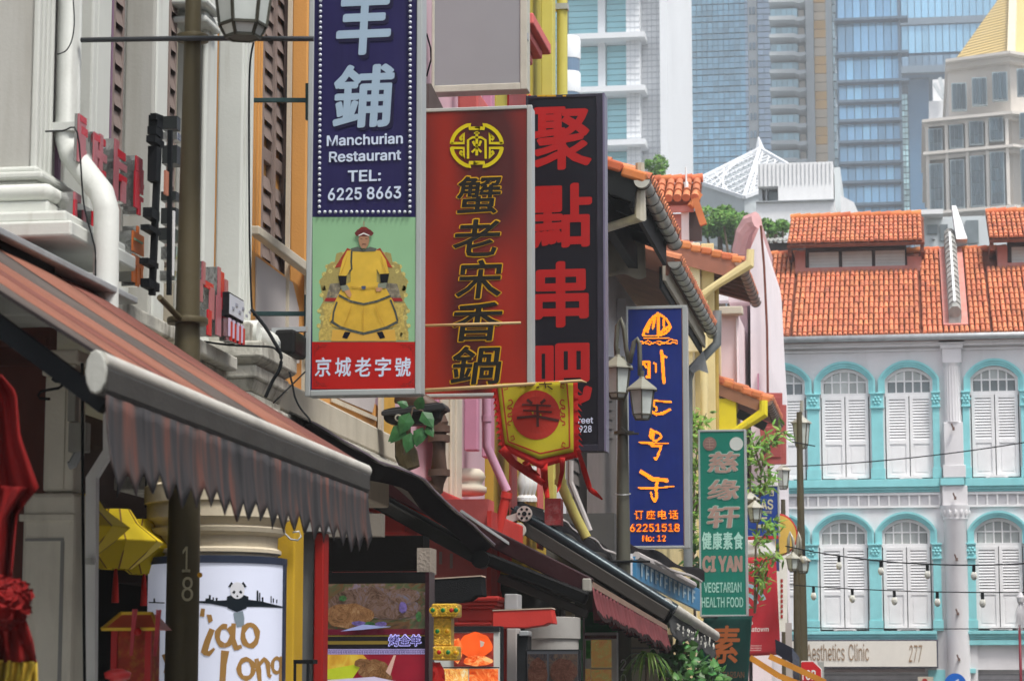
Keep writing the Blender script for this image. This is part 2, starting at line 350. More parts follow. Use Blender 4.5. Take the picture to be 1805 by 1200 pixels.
# windows
PANE = {}
def fwindow(c, top, spring, fan0, fan1, sh1, sill, kind):
    X = FX(c); k = 68 / F
    wdn = MB(); hw = 43
    # white frame: arch band + jambs + rail + mullion
    o = arch_pts(c, hw - .5, spring, top + .5); i_ = arch_pts(c, hw - 6, spring + 2, top + 6)
    for a, b, d, e in zip(o, o[1:], i_, i_[1:]): wdn.prism([FP(*a, .06), FP(*b, .06), FP(*e, .06), FP(*d, .06)], (0, .1, 0))
    for s in (-1, 1): fbox(wdn, c + s * (hw - .5), spring, c + s * (hw - 6), fan1, .06, .16)
    fbox(wdn, c - hw + .5, fan1, c + hw - .5, fan1 + 6, .05, .17)
    w0, w1 = c - hw + 6, c + hw - 6; pw = (w1 - w0) / 5
    midq = fan0 + (fan1 - fan0) * .5
    for j in range(1, 5):
        xx = w0 + pw * j; tq = [q for p, q in [(p, q) for p, q in i_] if True]
        ty = min(i_, key=lambda p: abs(p[0] - xx))[1]
        fbox(wdn, xx - 1.3, ty, xx + 1.3, fan1, .08, .13)
    fbox(wdn, w0, midq - 1.3, w1, midq + 1.3, .082, .128)
    fr = wdn.build('window', M_white, far, bevel=.006)
    for r_ in range(2):
        for j in range(5):
            l, r2 = w0 + pw * j + 1.3, w0 + pw * (j + 1) - 1.3
            y1 = midq - 1.3 if r_ == 0 else fan1
            if r_ == 1: pts = [(l, midq + 1.3), (r2, midq + 1.3), (r2, fan1), (l, fan1)]
            else:
                ty = lambda x: min(i_, key=lambda p: abs(p[0] - x))[1]
                pts = [(l, ty(l)), ((l + r2) / 2, ty((l + r2) / 2)), (r2, ty(r2)), (r2, y1), (l, y1)]
            m2 = MB(); m2.prism([FP(*p, .105) for p in pts], (0, .012, 0))
            m2.build('pane', M_cglass if kind == 0 else (M_dglass if kind == 1 and r_ else M_cglass), fr)
    # shutters
    top_s = fan1 + 6
    for s in (-1, 1):
        l, r2 = (c - hw + 2, c - .8) if s < 0 else (c + .8, c + hw - 2)
        m2 = MB(); mid = top_s + (sh1 - top_s) * .56
        fbox(m2, l, top_s, l + 6, sh1, .03, .08); fbox(m2, r2 - 6, top_s, r2, sh1, .03, .08)
        fbox(m2, l + 6, top_s, r2 - 6, top_s + 6, .031, .079); fbox(m2, l + 6, mid - 3, r2 - 6, mid + 4, .031, .079); fbox(m2, l + 6, sh1 - 6, r2 - 6, sh1, .031, .079)
        fbox(m2, l + 6, mid + 4, r2 - 6, sh1 - 6, .055, .07); fbox(m2, l + 9, mid + 8, r2 - 9, sh1 - 10, .045, .054)
        sh = m2.build('shutter', M_white, far, bevel=.004)
        q = top_s + 6; n = 14; st = (mid - 3 - q) / n; m3 = MB()
        for j in range(n):
            z1, z0 = FZ(q + st * j), FZ(q + st * (j + 1)); xa, xb = FX(l + 6), FX(r2 - 6); th = .012
            m3.hexa([(xa, FYP + .035, z0 + .006), (xb, FYP + .035, z0 + .006), (xb, FYP + .035 + th, z0 - .002), (xa, FYP + .035 + th, z0 - .002),
                     (xa, FYP + .066, z1 - .014), (xb, FYP + .066, z1 - .014), (xb, FYP + .066 + th, z1 - .02), (xa, FYP + .066 + th, z1 - .02)])
        m3.build('louvre_slats', M_white, sh, stuff=True)
        fbox(m4 := MB(), l + 3, top_s + 4, r2 - 3, mid - 1, .085, .09); m4.build('shutter_shade_sheet', mat('shutter_shadow', (.25, .24, .24), .9), sh)  # grey sheet stands in for the shade behind the slats
    m5 = MB(); fbox(m5, c - 16, sh1 - 2, c + 18, sh1 + 2, -.14, -.02); fbox(m5, c - 19, sh1 + 1, c - 13, sh1 + 3, -.16, -.003); fbox(m5, c + 14, sh1 + 1, c + 20, sh1 + 3, -.16, -.003)
    m5.build('planter_rail', M_white, far)
    # turquoise surround
    m6 = MB()
    for k2, (do, di, dd) in enumerate(((12, 8, .12), (8, 4, .09), (4, 0, .06))):
        o = arch_pts(c, hw + do - 1, spring + 1, top - do); i2 = arch_pts(c, hw + di - 1, spring + 1, top - di)
        for a, b, d, e in zip(o, o[1:], i2, i2[1:]): m6.prism([FP(*a, -dd), FP(*b, -dd), FP(*e, -dd), FP(*d, -dd)], (0, dd - .003, 0))
        for s in (-1, 1): fbox(m6, c + s * (hw + do - 1), spring + 1, c + s * (hw + di - 1), fan1 + 1, -dd, -.003)
    m6.build('arch_moulding', M_turq, far)
def block(c, q, sill, w_=12.5):
    m = MB(); fbox(m, c - w_, q, c + w_, q + 3, -.15, -.003); fbox(m, c - w_ + 1, q + 3, c + w_ - 1, q + 25, -.1, -.003); fbox(m, c - w_, q + 25, c + w_, q + 28, -.14, -.003)
    fbox(m, c - w_ + 2, q + 28, c + w_ - 2, sill - 18, -.09, -.003); fbox(m, c - w_, sill - 18, c + w_, sill, -.12, -.003)
    rr = Vector((FX(c), FYP - .1, FZ(q + 14)))
    for a in range(6):
        t = a * math.pi / 3; p = rr + Vector((math.cos(t) * .085, 0, math.sin(t) * .085)); m.lathe(p, [(.05, -.02), (.045, .02), (.015, .045)], 6, (0, -1, 0))
    m.lathe(rr, [(.045, -.02), (.04, .035), (.01, .06)], 8, (0, -1, 0))
    m.build('turquoise_pilaster', M_turq, far, bevel=.006)
for i, c in enumerate(UP): fwindow(c, 648, 668, 652, 692, 842, 845, (1, 0, 1, 1, 0, 0)[i])
for i, c in enumerate(LO): fwindow(c, 914, 935, 918, 958, 1108, 1112, (0, 0, 0, 0, 0, 0)[i])
for c in (1433, 1545.5, 1809, 1921): block(c, 692, 844)
for c in (1426, 1537, 1809, 1921): block(c, 958, 1111)
for c in (1649, 1702): block(c, 692, 844, 8)
for c in (1645, 1705): block(c, 958, 1111, 9)
# clinic sign
sg = root('fascia_sign', (FX(1520), FYP - .2, FZ(1178)), 'long cream Aesthetics Clinic fascia sign under the lower turquoise ledge', 'sign')
mb = MB(); fbox(mb, 1385, 1127, 1643, 1177, -.3, -.06); mb.build('sign_case', mat('sign_dark_edge', (.06, .06, .09), .5), sg, bevel=.01)
mb = MB(); fbox(mb, 1388, 1129.5, 1640.5, 1174.5, -.315, -.301); mb.build('sign_face', mat('cream_acrylic', (.72, .69, .62), .4, var=.04, bump=0), sg)
mb = MB(); Ys = FYP - .318
brn = mat('brown_letters', (.3, .2, .12), .5, bump=0)
for a_ in (('Aesthetics', 1422, 1134, 1489, 1164, Ys, 0, 0, .01), ('Clinic', 1496, 1134, 1532, 1164, Ys, 0, 0, .01), ('277', 1602, 1136, 1626, 1166, Ys, 0, .2, .01)): mb = MB(); tY(mb, *a_); mb.build('lettering', brn, sg)
mb = MB(); fbox(mb, 1440, 1177.5, 1620, 1184, -.25, -.06); mb.build('awning_rail', mat('brown_rail', (.14, .11, .1), .6), sg)
# roof
def tiles(mb, O, U, D, Nn, width, length, pitch, course, rad, rnd, jit=.012):
    nU = int(width / pitch); nD = int(math.ceil(length / course)); O, U, D, Nn = map(Vector, (O, U, D, Nn))
    for i in range(nU):
        for j in range(nD):
            c0 = O + U * ((i + .5) * pitch) + D * (j * course - .03) + Nn * (rnd.uniform(0, jit)) + U * rnd.uniform(-jit, jit) * .7
            L_ = course * 1.12 if (j + 1) * course * 1.0 < length + .05 else length - j * course
            if L_ < .05: continue
            c1 = c0 + D * L_; n0, n1 = Nn * .0, Nn * (.02 + rnd.uniform(0, jit)); vs = []
            for cc, nn, rr in ((c0, n0, rad * .88), (c1, n1, rad)):
                for k in range(6):
                    t = math.pi * k / 5; vs.append(cc + nn + U * (-math.cos(t) * rr) + Nn * (math.sin(t) * rr * 1.15))
            fs = [(k, k + 6, k + 7, k + 1) for k in range(5)] + [(11, 10, 9, 8, 7, 6)]
            mb.add(vs, fs)
slope = math.radians(30); Dn = Vector((0, -math.cos(slope), -math.sin(slope))); Nm = Vector((0, -math.sin(slope), math.cos(slope)))
eave = Vector((FX(XL), FYP - .45, FZ(597)))
Lr = 6.45
def roof_piece(l, r, len_, top_off=0):
    o = Vector((FX(l), eave.y, eave.z)) - Dn * len_ 
    mb = MB(); tiles(mb, o, (1, 0, 0), Dn, Nm, FX(r) - FX(l), len_ - top_off, .135, .42, .060, R)
    return mb
mb = MB(); e0 = eave - Nm * .05; W_ = FX(XR) - FX(XL)
mb.hexa([e0 - Nm * .1, e0 - Nm * .1 + Vector((W_, 0, 0)), e0 - Nm * .1 + Vector((W_, 0, 0)) - Dn * Lr, e0 - Nm * .1 - Dn * Lr, e0, e0 + Vector((W_, 0, 0)), e0 + Vector((W_, 0, 0)) - Dn * Lr, e0 - Dn * Lr])
rf = mb.build('roof', M_tilebed, far)
mb = roof_piece(1350, 1398, Lr); tiles(mb, Vector((FX(1398), eave.y, eave.z)) - Dn * 4.9, (1, 0, 0), Dn, Nm, FX(1628) - FX(1398), 4.9, .135, .42, .060, R)
o2 = roof_piece(1628, 1666, Lr); mb.add(o2.v, o2.f); o2 = roof_piece(1712, 1752, Lr); mb.add(o2.v, o2.f)
tiles(mb, Vector((FX(1752), eave.y, eave.z)) - Dn * 4.9, (1, 0, 0), Dn, Nm, FX(2000) - FX(1752), 4.9, .135, .42, .060, R)
o2 = roof_piece(1666, 1712, .5); mb.add(o2.v, o2.f)
o2 = roof_piece(2000, 2120, Lr); mb.add(o2.v, o2.f)
mb.build('roof_tiles', M_tile, rf, stuff=True, smooth=False)
# ridge tiles
rp = eave - Dn * Lr; rt = None
for i in range(90):
    x = FX(1340) + .27 * i
    if x > FX(2120): break
    if FX(1672) < x < FX(1700): continue
    if rt is None:
        m2 = MB(); m2.tube([(x, rp.y + .05, rp.z + .02), (x + .29, rp.y + .05, rp.z + .035)], [.1, .115], 10); rt = m2.build('ridge_tile', M_tilep, rf, smooth=True, auto=True); c0 = WLOC[rt.name]; x0 = x
    else: dup(rt, rf, (c0.x + x - x0, c0.y, c0.z + R.uniform(-.008, .008)))
# dormers (jack roofs)
def dormer(l, r, name='dormer'):
    Yf = 72.0; k = lambda px, Y=Yf: aY(px, 450, Y).x; z = lambda py, Y=Yf: aY(1510, py, Y).z
    mb = MB(); mb.box((k(l + 33), Yf + .1, z(485)), (k(r - 32), Yf + 2.5, z(428))); d = mb.build('dormer', M_darkwood, far)
    mb = MB(); mb.box((k(l + 14), Yf + .05, z(478)), (k(l + 32), Yf + 2.5, z(440))); mb.box((k(r - 31), Yf + .05, z(478)), (k(r - 6), Yf + 2.5, z(454))); mb.box((k(l + 14), Yf - .1, z(483)), (k(r - 6), Yf + .04, z(471)))
    mb.build('dormer_flashing', M_pinkfl, d)
    n = 3; a = l + 36; b = r - 32; st = (b - a) / n
    for i in range(n):
        m2 = MB(); p0, p1 = a + i * st + 1.5, a + (i + 1) * st - 1.5
        m2.box((k(p0), Yf, z(471)), (k(p1), Yf + .09, z(438)))
        fr = m2.build('dormer_window', M_darkwood, d)
        for j in range(5):
            m3 = MB(); q0 = 443 + j * 5.6; m3.hexa([(k(p0 + 1.5), Yf - .035, z(q0 + 5.5)), (k(p1 - 1.5), Yf - .035, z(q0 + 5.5)), (k(p1 - 1.5), Yf - .025, z(q0 + 5.5)), (k(p0 + 1.5), Yf - .025, z(q0 + 5.5)),
                              (k(p0 + 1.5), Yf - .015, z(q0)), (k(p1 - 1.5), Yf - .015, z(q0)), (k(p1 - 1.5), Yf - .005, z(q0)), (k(p0 + 1.5), Yf - .005, z(q0))]); m3.build('glass_louvre', mat('pale_louvre_glass', (.55, .58, .57), .3, var=.12, sc_=2, bump=0), fr)
    s2 = math.radians(25); D2 = Vector((0, -math.cos(s2), -math.sin(s2))); N2 = Vector((0, -math.sin(s2), math.cos(s2)))
    e = Vector((aY(l, 430, 71.3).x, 71.3, z(428, 71.3))); ln = 2.85; Wd = aY(r, 430, 71.3).x - e.x
    m2 = MB(); b0 = e - N2 * .03; m2.hexa([b0 - N2 * .08, b0 - N2 * .08 + Vector((Wd, 0, 0)), b0 - N2 * .08 + Vector((Wd, 0, 0)) - D2 * ln, b0 - N2 * .08 - D2 * ln, b0, b0 + Vector((Wd, 0, 0)), b0 + Vector((Wd, 0, 0)) - D2 * ln, b0 - D2 * ln])
    dr = m2.build('dormer_roof', M_tilebed, d)
    m2 = MB(); tiles(m2, e - D2 * ln, (1, 0, 0), D2, N2, Wd, ln, .135, .42, .060, R); m2.build('roof_tiles', M_tile, d, stuff=True)
    rt = None; n = int(Wd / .29) - 1
    for i in range(n + 1):
        x = e.x + i * .29; p = e - D2 * ln
        m3 = MB()
        if rt is None: m3.tube([(x, p.y, p.z + .05), (x + .3, p.y, p.z + .065)], [.1, .12], 10); rt = m3.build('ridge_tile', M_tilep, d, smooth=True, auto=True); c0 = WLOC[rt.name]
        else: dup(rt, d, (c0.x + i * .29, c0.y, c0.z + R.uniform(-.01, .01)))
    m4 = MB(); m4.box((e.x + .02, 71.4, e.z - .3), (e.x + .12, 73.5, e.z - .02)); m4.build('verge_board', M_tilebed, d); m4 = MB(); m4.box((e.x + Wd - .12, 71.4, e.z - .3), (e.x + Wd - .02, 73.5, e.z - .02)); m4.build('verge_board', M_tilebed, d)
dormer(1387, 1630); dormer(1744, 1990)
# party wall over the roof
m2 = MB()
def slab_on_roof(mb, l, r, s0, s1, h0, h1):
    a = Vector((FX(l), eave.y, eave.z)) - Dn * s0; b = Vector((FX(r), eave.y, eave.z)) - Dn * s0; c = b - Dn * (s1 - s0); d = a - Dn * (s1 - s0)
    mb.hexa([a + Nm * h0, b + Nm * h0, c + Nm * h0, d + Nm * h0, a + Nm * h1, b + Nm * h1, c + Nm * h1, d + Nm * h1])
slab_on_roof(m2, 1666, 1710, .55, Lr, .01, .08); m2.build('party_wall_flashing', M_pinkfl, far)
m2 = MB(); slab_on_roof(m2, 1676, 1699, .9, Lr + .3, .02, .33); pa = Vector((FX(1687), eave.y, eave.z)) - Dn * .7
for i in range(16): q = pa - Dn * (i * .39) + Nm * .38; m2.tube([q, q - Dn * .34], [.17, .15], 8)
m2.box((FX(1676), pa.y - .1, pa.z - .1), (FX(1698), pa.y + .3, pa.z + .35))
pw = m2.build('party_wall', M_concrete, far)
m2 = MB(); q = pa + Nm * .55; m2.bar(q - Dn * .3, q - Dn * (Lr - .7), .06, .05); a = aY(1685, 366, 73.6); b = aY(1690, 432, 73.6)
m2.hexa([(a.x - .03, 72.6, b.z), (a.x + .28, 72.6, b.z), (a.x + .28, 73.9, b.z), (a.x - .03, 73.9, b.z), (a.x - .12, 73.3, a.z), (a.x, 73.3, a.z), (a.x, 73.9, a.z), (a.x - .12, 73.9, a.z)])
m2.build('white_coping', M_white, far)
# ================================================================= skyline far behind
def hz(col, k=0): return col
class Fr:
    """axis-aligned frontal block helper: pixel x/y at depth Y -> world x/z"""
    def __init__(s, Y, ref=1450): s.Y = Y; s.ref = ref
    def x(s, px): return aY(px, 300, s.Y).x
    def z(s, py): return aY(s.ref, py, s.Y).z
    def box(s, mb, l, t, r, b, y0=0, y1=10): return mb.box((s.x(l), s.Y + y0, s.z(b)), (s.x(r), s.Y + y1, s.z(t)))
def zg(fr, mb, l, t, r, y0, y1): return mb.box((fr.x(l), fr.Y + y0, -1), (fr.x(r), fr.Y + y1, fr.z(t)))
GL = lambda name, c, r=.16, v=.25, s_=.06, rv=.25: mat(name, c, r, .25, v, s_, bump=0, rnd='obj', rv=rv, spec=.6)  # random pane tints stand in for varied reflections, here and below
GLi = lambda name, c, r=.16, v=.3, s_=.05, rv=.3: mat(name, c, r, .25, v, s_, bump=0, rnd='island', rv=rv, spec=.6)
M_tw = mat('tower_white_panel', (.8, .82, .84), .6, var=.05, sc_=.1, bump=0, dirt=.15, dcol=(.5, .5, .5), streak=(.3, .3, .05))
M_tgrey = mat('tower_grey_concrete', (.6, .64, .65), .8, var=.08, sc_=.1, bump=0)
# ---- white and aqua tower on the left
f = Fr(260, 1090)
t1 = root('office_tower', (f.x(1090), 260, 0), 'white gridded office tower with aqua glass bays, just right of the yellow pipe', 'tower')
mb = MB(); zg(f, mb, 940, -260, 1180, .6, 30); mb.build('tower_body', M_tw, t1)
aq = GL('aqua_glass', (.28, .6, .66), .2, .12, .05, .09)
for (l, r) in ((950, 1001), (1003, 1056.5), (1070.5, 1107)):
    for top in (-13.5, 80, 173, 267, 360):
        for j in range(8): m2 = MB(); q = top + .6 + j * 10.35; f.box(m2, l, q, r, q + 9.3, .1, .5); m2.build('glass_panel', aq, t1)
mb = MB()
for q in (-116, -23, 70, 163, 257, 350): f.box(mb, 1000, q, 1143, q + 9.5, -3, .5)
mb.build('white_transom', M_tw, t1, stuff=True)
mb = MB(); zg(f, mb, 1057, -258, 1069.5, -1, .5); mb.build('white_mullion', M_tw, t1)
mb = MB(); zg(f, mb, 1108, -262, 1132, -1.6, .5); mb.build('projecting_bay', M_tw, t1)
mb = MB(); zg(f, mb, 1168, -262, 1181, -2, .5); mb.build('corner_pier', M_tw, t1)
joint = mat('panel_joint', (.52, .55, .58), .8, bump=0)
mb = MB()
for j in range(76): q = -240 + j * 10.2; f.box(mb, 1108.3, q, 1131.7, q + 1.0, -1.65, -1.59); f.box(mb, 1132.5, q, 1167.5, q + 1.0, .53, .61)
for p in (1115, 1123): f.box(mb, p, -240, p + .8, 420, -1.64, -1.58)
for p in (1141, 1149, 1158): f.box(mb, p, -240, p + .8, 420, .54, .62)
mb.build('panel_joints', joint, t1, stuff=True)
# white rounded building in front of it
f = Fr(170, 1010); rb = root('white_building', (f.x(1005), 170, 0), 'small white building with rounded stacked balconies, left edge of the skyline', 'building')
mb = MB(); X = f.x(1000); r = f.x(1021) - X
mb.lathe((X, 170 + r, 0), [(r * .95, 0), (r * .95, f.z(64))], 24); mb.build('core', GL('blue_band_glass', (.14, .24, .36)), rb)
for q in (66, 126, 186, 246): m2 = MB(); m2.lathe((X, 170 + r, f.z(q + 34)), [(r, 0), (r * 1.02, .1), (r * 1.02, f.z(q) - f.z(q + 34)), (r * .9, f.z(q) - f.z(q + 34) + .2)], 24); m2.build('balcony', M_tw, rb, smooth=True, auto=True)
# ---- balcony and curtain wall tower (centre)
f = Fr(450, 1260)
t2 = root('residential_tower', (f.x(1265), 450, 0), 'tall blue glass tower with white balconies down its left edge', 'tower')
mb = MB(); zg(f, mb, 1176, -320, 1362, 1, 40); mb.build('tower_body', mat('tower_blue_grey', (.30, .48, .60), .5, var=.1, sc_=.05, bump=0), t2)
M_cw = GLi('curtain_glass', (.24, .50, .68), .14, .45, .035, .2)
mb = MB(); q = -240
k = 0
while q < 420:
    for i in range(11):
        l = 1211 + i * 9.6; f.box(mb, l + .6, q + .8, l + 9, q + (9.2 if k % 3 else 10.4), 0, .8)
    q += 10.35; k += 1
mb.build('window_panes', M_cw, t2, stuff=True)
mb = MB(); q = -240
while q < 420: f.box(mb, 1317, q + .6, 1321, q + 9.4, 0, .8); f.box(mb, 1338.5, q + .6, 1349, q + 9.4, 0, .8); f.box(mb, 1350, q + .6, 1361, q + 9.4, 0, .8); q += 10.35
mb.build('bright_panes', GLi('bright_glass', (.38, .52, .68), .2, .2, .05, .14), t2, stuff=True)
mb = MB(); zg(f, mb, 1322, -320, 1338, -.6, .9); mb.build('service_column', M_tgrey, t2)
M_rail = mat('balcony_rail', (.42, .5, .52), .4, var=.1, sc_=.3, bump=0)
M_dglas2 = GL('tower_dark_glass', (.15, .24, .32))
wbase = None; bbase = None
for j in range(21):
    q = -238 + j * 31
    m2 = MB(); f.box(m2, 1324, q + 8, 1328, q + 20, -.9, -.62); f.box(m2, 1330, q + 8, 1335, q + 20, -.9, -.62); m2.build('small_window', M_dglas2, t2)
    m2 = MB(); f.box(m2, 1181, q + 22, 1210, q + 27.5, -5, .9); b = m2.build('balcony', M_tgrey, t2)
    m2 = MB(); f.box(m2, 1181.6, q + 11, 1209.6, q + 21.9, -4.9, -4.7); m2.build('balcony_rail', M_rail, b)
    m2 = MB(); f.box(m2, 1183, q + 1, 1192, q + 21, .4, .9); m2.build('glass_door', M_dglas2, b)
    m2 = MB(); f.box(m2, 1194, q + 1, 1209, q + 21, .4, .9); m2.build('glass_door', M_cw, b)
# ---- tower with long balconies, orange strip
f = Fr(430, 1400)
t3 = root('balcony_tower', (f.x(1400), 430, 0), 'tower of long planted balconies beside a vertical orange panel strip', 'tower')
mb = MB(); zg(f, mb, 1361, -320, 1436, 3, 40); mb.build('tower_body', M_dglas2, t3)
for j in range(21):
    q = -242 + j * 31.2
    m2 = MB(); pts = [(1360, 25), (1404, 25), (1410, 28), (1424, 27.5), (1423, 34), (1412, 35.5), (1404, 32.5), (1360, 31.5)]
    m2.prism([Vector((f.x(a), 430 - 2, f.z(q + b))) for a, b in pts], (0, 6, 0)); b = m2.build('balcony', M_tgrey, t3)
    for i in range(5): m3 = MB(); f.box(m3, 1362 + i * 9.6, q + 7, 1371 + i * 9.6, q + 24.5, .8 if j % 2 else .2, 3.3); m3.build('glass_pane', GL('teal_glass', (.3, .5, .58), .15, .35, .03, .3), b)
    m3 = MB(); f.box(m3, 1411, q + 10, 1421, q + 26, .5, 3.2); m3.build('beige_wall', mat('beige_panel', (.5, .44, .36), .7, bump=0), b)
mb = MB(); zg(f, mb, 1424, -320, 1438, 0, 30); mb.build('grey_fin', M_tgrey, t3)
mb = MB(); zg(f, mb, 1460, -320, 1471, -.5, 30); mb.build('right_fin', M_tgrey, t3)
for j in range(42):
    q = -244 + j * 15.6
    m2 = MB(); f.box(m2, 1438.5, q + .6, 1459.5, q + 15, .5, 8)
    m2.build('orange_panel' if (j // 2) % 2 else 'beige_panel', mat('orange_cladding', (.88, .52, .17), .6, var=.06, bump=0, rnd='obj', rv=.08) if (j // 2) % 2 else mat('beige_cladding', (.78, .62, .44), .6, var=.05, bump=0, rnd='obj', rv=.06), t3)
mb = MB()
q = -240
while q < 430: f.box(mb, 1472, q, 1477 + 2 * math.sin(q * .1), q + 13, -1, 10); q += 15
mb.build('twisted_edge_panes', GLi('edge_glass', (.4, .55, .6), .2), t3, stuff=True)
# ---- blue slab tower
f = Fr(390, 1540)
t4 = root('glass_tower', (f.x(1535), 390, 0), 'blue glass tower banded by dark horizontal fins, right of the orange strip', 'tower')
mb = MB(); zg(f, mb, 1478, -320, 1591, 1, 40); mb.build('tower_body', mat('deep_blue', (.1, .2, .3), .4, bump=0), t4)
bands = [-210, -160, -110, -60, -22, 37, 97, 146, 181, 215, 252, 289, 323, 362, 400]
g1 = GL('sky_blue_glass', (.28, .55, .8), .12, .35, .05, .3)
for a, b in zip(bands, bands[1:]):
    for i in range(8):
        l = 1481 + i * 13.6; m2 = MB(); f.box(m2, l + .6, a + 3.5, l + 13, b - 1, 0, .9); m2.build('glass_panel', g1, t4)
    m2 = MB(); f.box(m2, 1476 if b < 120 else 1480, b - 1, 1606 if b in (37, 97, 146) else 1592, b + 3.3, -2, .9); m2.build('dark_fin', mat('fin_blue', (.1, .15, .21), .5, bump=0), t4)
mb = MB(); zg(f, mb, 1587.5, -320, 1592.5, -1.4, .95); mb.build('corner_fin', mat('fin_blue', (.1, .15, .21), .5, bump=0), t4)
# ---- bridging tower
f = Fr(470, 1660)
t5 = root('bridge_tower', (f.x(1660), 470, 0), 'pale blue glass tower block cantilevering over a dark slot, behind the pyramid roof', 'tower')
mb = MB(); f.box(mb, 1592, -260, 1800, 128, 1, 40); zg(f, mb, 1604, 129, 1641, 4, 40); mb.build('tower_body', mat('deep_blue2', (.1, .22, .36), .4, bump=0), t5)
g2 = GL('pale_blue_glass', (.30, .58, .80), .14, .18, .05, .12)
for a, b in ((-250, -200), (-196, -150), (-146, -100), (-96, -40), (-36, 30), (44, 92)):
    for i in range(14): l = 1594 + i * 12.2; m2 = MB(); f.box(m2, l + .5, a, l + 11.6, b, 0, .95); m2.build('glass_panel', g2, t5)
g3 = GL('slate_glass', (.2, .32, .44), .25)
for i in range(14): l = 1594 + i * 12.2; m2 = MB(); f.box(m2, l + .5, 97, l + 11.6, 116, 0, .95); m2.build('glass_panel', g3, t5)
mb = MB(); f.box(mb, 1592, 116.5, 1790, 129, -1, .9); mb.build('soffit_band', mat('slate_band', (.2, .26, .32), .6, bump=0), t5)
mb = MB(); f.box(mb, 1592, 31, 1790, 43, -.5, .9); mb.build('dark_band', mat('slate_band', (.2, .26, .32), .6, bump=0), t5)
mb = MB()
q = 160
while q < 420: 
    for l in (1592, 1597.5): f.box(mb, l, q, l + 4.6, q + 8, 2, 6); 
    q += 10
mb.build('lit_stair_panes', GLi('stair_glass', (.4, .62, .66), .25, .3, .1, .4), t5, stuff=True)
mb = MB(); zg(f, mb, 1591, 150, 1604, 6, 20); mb.build('stair_core', M_dglas2, t5)
# ---- pyramid-roofed building
f = Fr(300, 1720)
t6 = root('pyramid_building', (f.x(1790), 300, 0), 'beige stone office building with a gold pyramid roof, top right', 'building')
M_stone = mat('beige_stone', (.68, .63, .57), .8, var=.06, sc_=.2, bump=0, dirt=.15, dcol=(.3, .28, .26), streak=(.5, .5, .1))
XC = 1786
def tier(l, t, d, dep=0):
    """faceted block: left front face, corner at XC, right face turned away"""
    mb = MB(); zt = f.z(t); c = Vector((f.x(XC), 300 - dep, 0)); a = Vector((f.x(l), 300 - dep + 3, 0)); b = Vector((f.x(2 * XC - l + 60), 300 - dep + 9, 0))
    mb.prism([(a.x, a.y, -1), (c.x, c.y, -1), (b.x, b.y, -1), (b.x, b.y + 30, -1), (a.x, a.y + 30, -1)], (0, 0, zt + 1)); return mb
tier(1641, 212, 0, 0).build('main_block', M_stone, t6)
tier(1676, 110, 0, -1.5).build('upper_block', M_stone, t6)
def corn(l, t, b, dep):
    mb = MB(); c = Vector((f.x(XC), 300 - dep, f.z(b))); a = Vector((f.x(l), 300 - dep + 3, f.z(b) )); e = Vector((f.x(2 * XC - l + 60), 300 - dep + 9, f.z(b)))
    mb.prism([a, c, e, e + Vector((0, 30, 0)), a + Vector((0, 30, 0))], (0, 0, f.z(t) - f.z(b))); mb.build('cornice', M_stone, t6)
corn(1672, 96, 101, 1.2); corn(1674, 101, 110, -.2); corn(1627, 205, 210, 2.2); corn(1631, 210, 216, 1.2); corn(1628, 262, 267, 2); corn(1633, 268, 274, 1.1); corn(1628, 368, 373, 2)
M_frw = mat('window_frame_pale', (.33, .40, .43), .5, bump=0)
def pwin(l, r, t, b, dep, n=3, rows_=(.0,)):
    tt = (f.x((l + r) / 2) - f.x(1641)) / (f.x(XC) - f.x(1641)); Y0 = 300 - dep + 3 * (1 - tt)
    dz = -(1 - 0) * 0
    mb = MB(); mb.box((f.x(l), Y0 - .15, f.z(b)), (f.x(r), Y0 + .5, f.z(t))); w_ = mb.build('window', M_frw, t6)
    p = (r - l - 3) / n
    mids = [t + 2] + [t + 2 + (b - t - 4) * k for k in rows_[1:]] + [b - 2]
    for a, c in zip(mids, mids[1:]):
        for i in range(n):
            m2 = MB(); x0 = l + 1.5 + i * p; m2.box((f.x(x0 + .7), Y0 - .3, f.z(c - 1)), (f.x(x0 + p - .7), Y0 - .17, f.z(a))); m2.build('pane', GL('office_glass', (.05, .085, .11), .55, .2, .1, .3), w_)
for l in (1681, 1717, 1753): pwin(l, l + 27, 141 - (l - 1681) * .16, 190 - (l - 1681) * .14, -1.2 - 1.5 + 3.2, 3)
for i, l in enumerate((1638, 1675, 1710, 1745)): pwin(l, l + 25, 221 - i * 3, 264 - i * 3.5, 1.6, 3, (0, .62)); pwin(l, l + 25, 283 - i * 3.5, 366, 1.6, 3, (0, .3, .55, .8))
for l in (1798, 1830): pwin(l, l + 24, 207, 252, 1.0, 2, (0, .6)); pwin(l, l + 24, 270, 366, 1.0, 2, (0, .3, .6)); pwin(l - 2, l + 22, 130, 178, 1, 2)
for l in (1640, 1682, 1712, 1760): pwin(l, l + 26, 385, 430, 1.6, 3)
mb = MB()
for l in (1633, 1667, 1703, 1738, 1773):
    tt = (f.x(l) - f.x(1641)) / (f.x(XC) - f.x(1641)); Y0 = 300 + 3 * (1 - tt) - 1.0
    m2 = MB(); m2.box((f.x(l), Y0 - .6, f.z(366)), (f.x(l + 6), Y0 + 1.2, f.z(216))); m2.build('pilaster', M_stone, t6)
